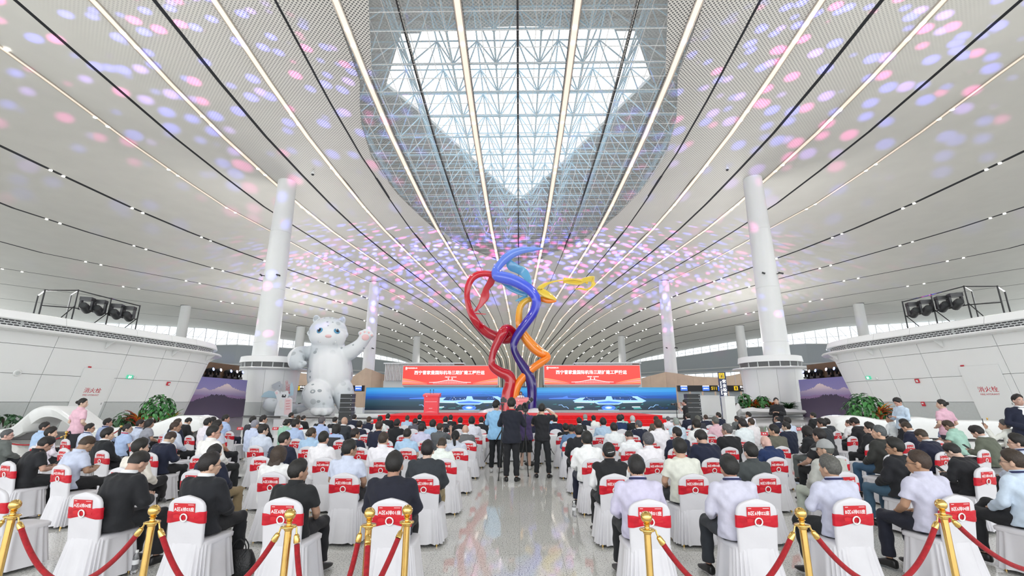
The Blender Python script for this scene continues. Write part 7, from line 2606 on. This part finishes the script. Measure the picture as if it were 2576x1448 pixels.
# squatting photographer between the rows
sq = sitter('left', 1, 2, 1106, 1086, 'tee', 'grey', 'black', 'crew', 'brown', 'p', '', 'man')
sq['label'] = 'brown haired photographer in grey shirt crouching between the left rows with a raised camera'
sq.location.y = 12.75
sq.location.x = at(1106, 1086, 12.75).x
sq.scale = (-1, 1, 0.97)
# guest and chairs at the middle of the tables
for px, nm in ((1240, 'left of the cameramen'), (1345, 'behind the photographer in black')):
    p = at(px, 1084, 14.5)
    c_ = chair('left', 1, abs(p.x), 'white covered chair with red sash facing the middle table, %s' % nm)
    c_.location = (p.x, 14.45, 0)
    c_.rotation_euler.z = 0
g1 = sitter('right', 1, 1, 1342, 1062, 'suit', 'navy', 'black', 'short', 'black', 'n', '', 'man')
g1.location.y = 14.45
g1.location.x = at(1342, 1062, 14.5).x
g1.rotation_euler.z = 0
g1['label'] = 'man in navy suit seated at the middle table, behind the photographer in black'
for row, Y, nm in ((1, 15.1, 'nearer'), (0, 17.75, 'second')):
    t = table('left', row, -0.55, 0.55, Y, 'x')
    t['label'] = 'short middle table under a white pleated cloth across the aisle, %s row' % nm
    for o in COL.objects:
        if o.name.startswith('tablecloth') and 'x of the aisle seats' in o.get('label', ''):
            o['label'] = 'white pleated cloth of the middle table across the aisle, %s row' % nm


# ---------------------------------------------------------------- cameras and tripods
def tripod(label, apex, feet, head_z=None):
    t = thing('tripod', label, 'tripod')
    apex = V(apex)
    for f_ in feet:
        f_ = V(f_)
        m = apex.lerp(f_, 0.5)
        MB().tube([apex, m], 0.016, 8).tube([m, f_ + V((0, 0, 0.03))], 0.011, 8).box(m, (0.04, 0.04, 0.05)).box(f_ + V((0, 0, 0.014)), (0.035, 0.035, 0.026)).build('leg', M['black'], t)
    top = apex + V((0, 0, head_z or 0.3))
    MB().tube([apex - V((0, 0, 0.12)), top], 0.017, 8).build('column', M['black'], t)
    MB().box(top, (0.10, 0.12, 0.05)).tube([top + V((0.02, -0.04, -0.02)), top + V((0.06, -0.42, -0.14))], 0.009, 6).build('head', M['black_plastic'], t)
    return t, top


def camera(label, loc, rz, el=0.0, tele=0.22):
    t = thing('camera', label, 'camera', loc, rz)
    t.rotation_euler = (el, 0, rz)
    MB().box((0, 0, 0), (0.14, 0.075, 0.10)).box((0, 0, 0.065), (0.06, 0.06, 0.04)).box((0.06, -0.01, 0), (0.03, 0.09, 0.10)).build('camera_body', M['black_plastic'], t, 0)
    MB().tube([(0, 0.03, 0), (0, 0.1, 0), (0, tele * 0.7, 0), (0, tele * 0.72, 0), (0, tele, 0)], [0.038, 0.042, 0.044, 0.052, 0.055], 16).build('lens', M['black_plastic'], t)
    MB().tube([(0, tele * 0.55, 0), (0, tele * 0.62, 0)], [0.046, 0.046], 16).build('lens_ring', M['steel'], t)
    return t


t1, top1 = tripod('black tripod between the two left cameramen in the aisle', at(1263, 1080, 12.0), (gz(1214, 1172), gz(1254, 1209), gz(1268, 1190)), 0.62)
camera('black video camera on the tripod in front of the light blue cameraman', top1 + V((0.03, 0.05, 0.09)), R(-10), 0, 0.2)
t2, top2 = tripod('black tripod between the dark cameraman and the purple one', at(1322, 1092, 12.3), (gz(1329, 1198), gz(1350, 1160), gz(1306, 1176)), 0.6)
camera('grey and black camera with long lens right of the dark cameraman', at(1309, 1026, 11.75), R(35), R(-14), 0.3)
camera('camera with upturned long lens held by the purple jacketed cameraman', at(1321, 1020, 12.65), R(-35), R(28), 0.36)
t3, top3 = tripod('black tripod in front of the photographer in black T-shirt', at(1366, 1098, 13.1), (gz(1338, 1170), gz(1403, 1158), gz(1380, 1150)), 0.25)
camera('black camera held to the face of the photographer in black T-shirt', Matrix.LocRotScale(p3.location, p3.rotation_euler, p3.scale) @ V((0.02, 0.235, 1.60)), R(-6), 0, 0.16)
camera('small camera held by the crouching photographer between the left rows', at(1121, 1082, 13.05), R(-50), 0, 0.14)
q = Matrix.LocRotScale(p6.location, p6.rotation_euler, p6.scale) @ V((0, 0.42, 1.3))
t4, top4 = tripod('tall black tripod beside the right loudspeakers', V((q.x, q.y, 1.0)), (V((q.x - 0.35, q.y - 0.3, 0)), V((q.x + 0.3, q.y - 0.35, 0)), V((q.x, q.y + 0.4, 0))), 0.55)
camera('black video camera on the tall tripod by the right loudspeakers', top4 + V((0, 0, 0.09)), R(60), 0, 0.25)
t = thing('sling_bag', 'small black bag lying on the aisle floor by the tripods', 'bag', gz(1333, 1172))
MB().ell((0, 0, 0.07), (0.16, 0.1, 0.07), 16, 10).build('bag_body', M['black_plastic'], t)
MB().tube(smooth_path([(0.1, 0, 0.1), (0.2, -0.05, 0.03), (0.3, -0.02, 0.015), (0.32, 0.08, 0.015)], 4), 0.008, 6).build('strap', M['black_plastic'], t)
for o, key in ((t, None),):
    pass
phn = thing('smartphone', 'phone held by the man in pale blue shirt beside the bush', 'phone', at(2240, 1021, 15.1), R(95))
MB().box((0, 0, 0), (0.15, 0.16, 0.012)).build('case', M['black_plastic'], phn, 0)
MB().box((0, 0, 0.007), (0.13, 0.14, 0.002)).build('screen', M['steel'], phn, 0)

# ---------------------------------------------------------------- brass posts and velvet ropes
POSTM = {
    'base': MB().lathe([(0.15, 0.0), (0.155, 0.012), (0.13, 0.03), (0.05, 0.045), (0.03, 0.06)], 28).mesh('base', M['gold'], 60),
    'post': MB().tube([(0, 0, 0.045), (0, 0, 0.86)], 0.0245, 18).mesh('post', M['gold'], 60),
    'collar': MB().lathe([(0.026, 0.845), (0.03, 0.85), (0.03, 0.862), (0.052, 0.866), (0.055, 0.872), (0.052, 0.878), (0.02, 0.884), (0.017, 0.90), (0.026, 0.908), (0.016, 0.916)], 24).mesh('collar', M['gold'], 60),
    'ball': MB().ell((0, 0, 0.953), (0.0405, 0.0405, 0.0405), 20, 14).mesh('ball', M['gold'], 80)}


def post(px, py, label):
    p = gz(px, py, 0.953)
    t = thing('rope_post', label, 'barrier post', (p.x, p.y, 0), 0, 'brass rope posts')
    for nm, me in POSTM.items():
        link(nm, me, t)
    return t


def rope(a, b_, zlow, label, half=None):
    A, B_ = V((a.x, a.y, 0.862)), V((b_.x, b_.y, 0.862))
    d = (B_ - A).normalized()
    A, B_ = A + d * 0.055, B_ - d * 0.055
    t = thing('velvet_rope', label, 'barrier rope', (0, 0, 0), 0, 'red velvet ropes')
    L = (B_ - A).length
    sag = 0.862 - zlow
    steep = math.cosh(3.0) - 1 if sag > L * 0.7 else 0
    f_ = lambda u: V((A.x + (B_.x - A.x) * u, A.y + (B_.y - A.y) * u, 0.862 - sag * (1 - (2 * u - 1) ** 2 if not steep else 1 - (math.cosh(3.0 * (2 * u - 1)) - 1) / steep)))
    us = [0.5 - 0.5 * math.cos(PI * i / 44) for i in range(45)] if steep else [i / 44 for i in range(45)]
    P_ = [f_(u) for u in us]
    ln = [0]
    for i in range(44):
        ln.append(ln[-1] + (P_[i + 1] - P_[i]).length)
    tot = ln[-1]
    inn = [p for p, l in zip(P_, ln) if 0.085 < l < tot - 0.085]
    MB().tube(inn, 0.019, 12).build('rope', M['velvet'], t, 80)
    for seq, ll in ((P_, ln), (P_[::-1], [tot - l for l in ln[::-1]])):
        def pt(l):
            for i in range(44):
                if ll[i + 1] >= l:
                    return seq[i].lerp(seq[i + 1], (l - ll[i]) / max(ll[i + 1] - ll[i], 1e-6))
            return seq[-1]
        MB().tube([pt(0.04), pt(0.05), pt(0.075), pt(0.095), pt(0.10)], [0.010, 0.018, 0.021, 0.0225, 0.021], 14).build('end_cap', M['gold'], t, 60)
        MB().tube([pt(0.0) + V((0, 0, 0.006)), pt(0.012) + V((0, 0, 0.014)), pt(0.025), pt(0.043)], [0.005, 0.006, 0.006, 0.008], 8).build('hook', M['gold'], t, 60)
    return t


fp = {}
for k, px, py, nm in ((0, 38, 1269, 'front left, leftmost'), (1, 388, 1283, 'second from the left in front of the left block'), (2, 730, 1293, 'third from the left in front of the left block'), (3, 930, 1290, 'left of the two close together by the aisle'), (4, 1025, 1283, 'right of the two close together by the aisle'), (5, 1626, 1300, 'at the aisle end in front of the right block'), (6, 2014, 1290, 'middle one in front of the right block'), (7, 2367, 1268, 'rightmost in front of the right block'), (8, 168, 1087, 'small one by the pink attendant, left side'), (9, 305, 1072, 'small one right of the pink attendant'), (10, 2325, 1052, 'small one behind the right block')):
    fp[k] = post(px, py, 'brass rope post with ball top, ' + nm)
P0 = lambda k: fp[k].location
rope(P0(0), P0(1), 0.43, 'red velvet rope between the two leftmost front posts')
rope(P0(1), P0(2), 0.40, 'red velvet rope between the second and third left posts')
rope(P0(2), P0(3), 0.30, 'red velvet rope from the third left post to the paired posts')
rope(P0(5), P0(6), 0.42, 'red velvet rope between the first two right posts')
rope(P0(6), P0(7), 0.43, 'red velvet rope between the last two right posts')
ex_l = V((P0(0).x - 1.75, P0(0).y + 0.35, 0))
ex_r = V((P0(7).x + 1.75, P0(7).y + 0.35, 0))
for q, nm in ((ex_l, 'left'), (ex_r, 'right')):
    t = thing('rope_post', 'brass rope post just beyond the %s edge of the view' % nm, 'barrier post', (q.x, q.y, 0), 0, 'brass rope posts')
    for n_2, me in POSTM.items():
        link(n_2, me, t)
rope(ex_l, P0(0), 0.42, 'red velvet rope running off the left edge')
rope(P0(7), ex_r, 0.42, 'red velvet rope running off the right edge')
na, nb = V((-0.62, 2.15, 0)), V((-1.28, 2.1, 0))
for q, nm in ((na, 'right'), (nb, 'left')):
    t = thing('rope_post', 'brass rope post near the camera, %s one' % nm, 'barrier post', (q.x, q.y, 0), 0, 'brass rope posts')
    for n_2, me in POSTM.items():
        link(n_2, me, t)
rope(P0(3), na, 0.30, 'red velvet rope hanging from the left paired post towards the camera')
rope(P0(4), nb, 0.42, 'red velvet rope crossing down from the right paired post')
rope(P0(8), P0(9), 0.62, 'red velvet rope between the two small posts behind the left block')
q = V((P0(8).x - 2.4, P0(8).y + 0.2, 0))
t = thing('rope_post', 'small brass rope post hidden behind the left end of the rows', 'barrier post', (q.x, q.y, 0), 0, 'brass rope posts')
for n_2, me in POSTM.items():
    link(n_2, me, t)
rope(q, P0(8), 0.62, 'red velvet rope left of the small posts behind the left block')
q = V((P0(10).x + 3.2, P0(10).y + 0.1, 0))
t = thing('rope_post', 'small brass rope post hidden behind the right end of the rows', 'barrier post', (q.x, q.y, 0), 0, 'brass rope posts')
for n_2, me in POSTM.items():
    link(n_2, me, t)
rope(P0(10), q, 0.55, 'red velvet rope behind the right block')

bpy.data.scenes.remove(WORK)
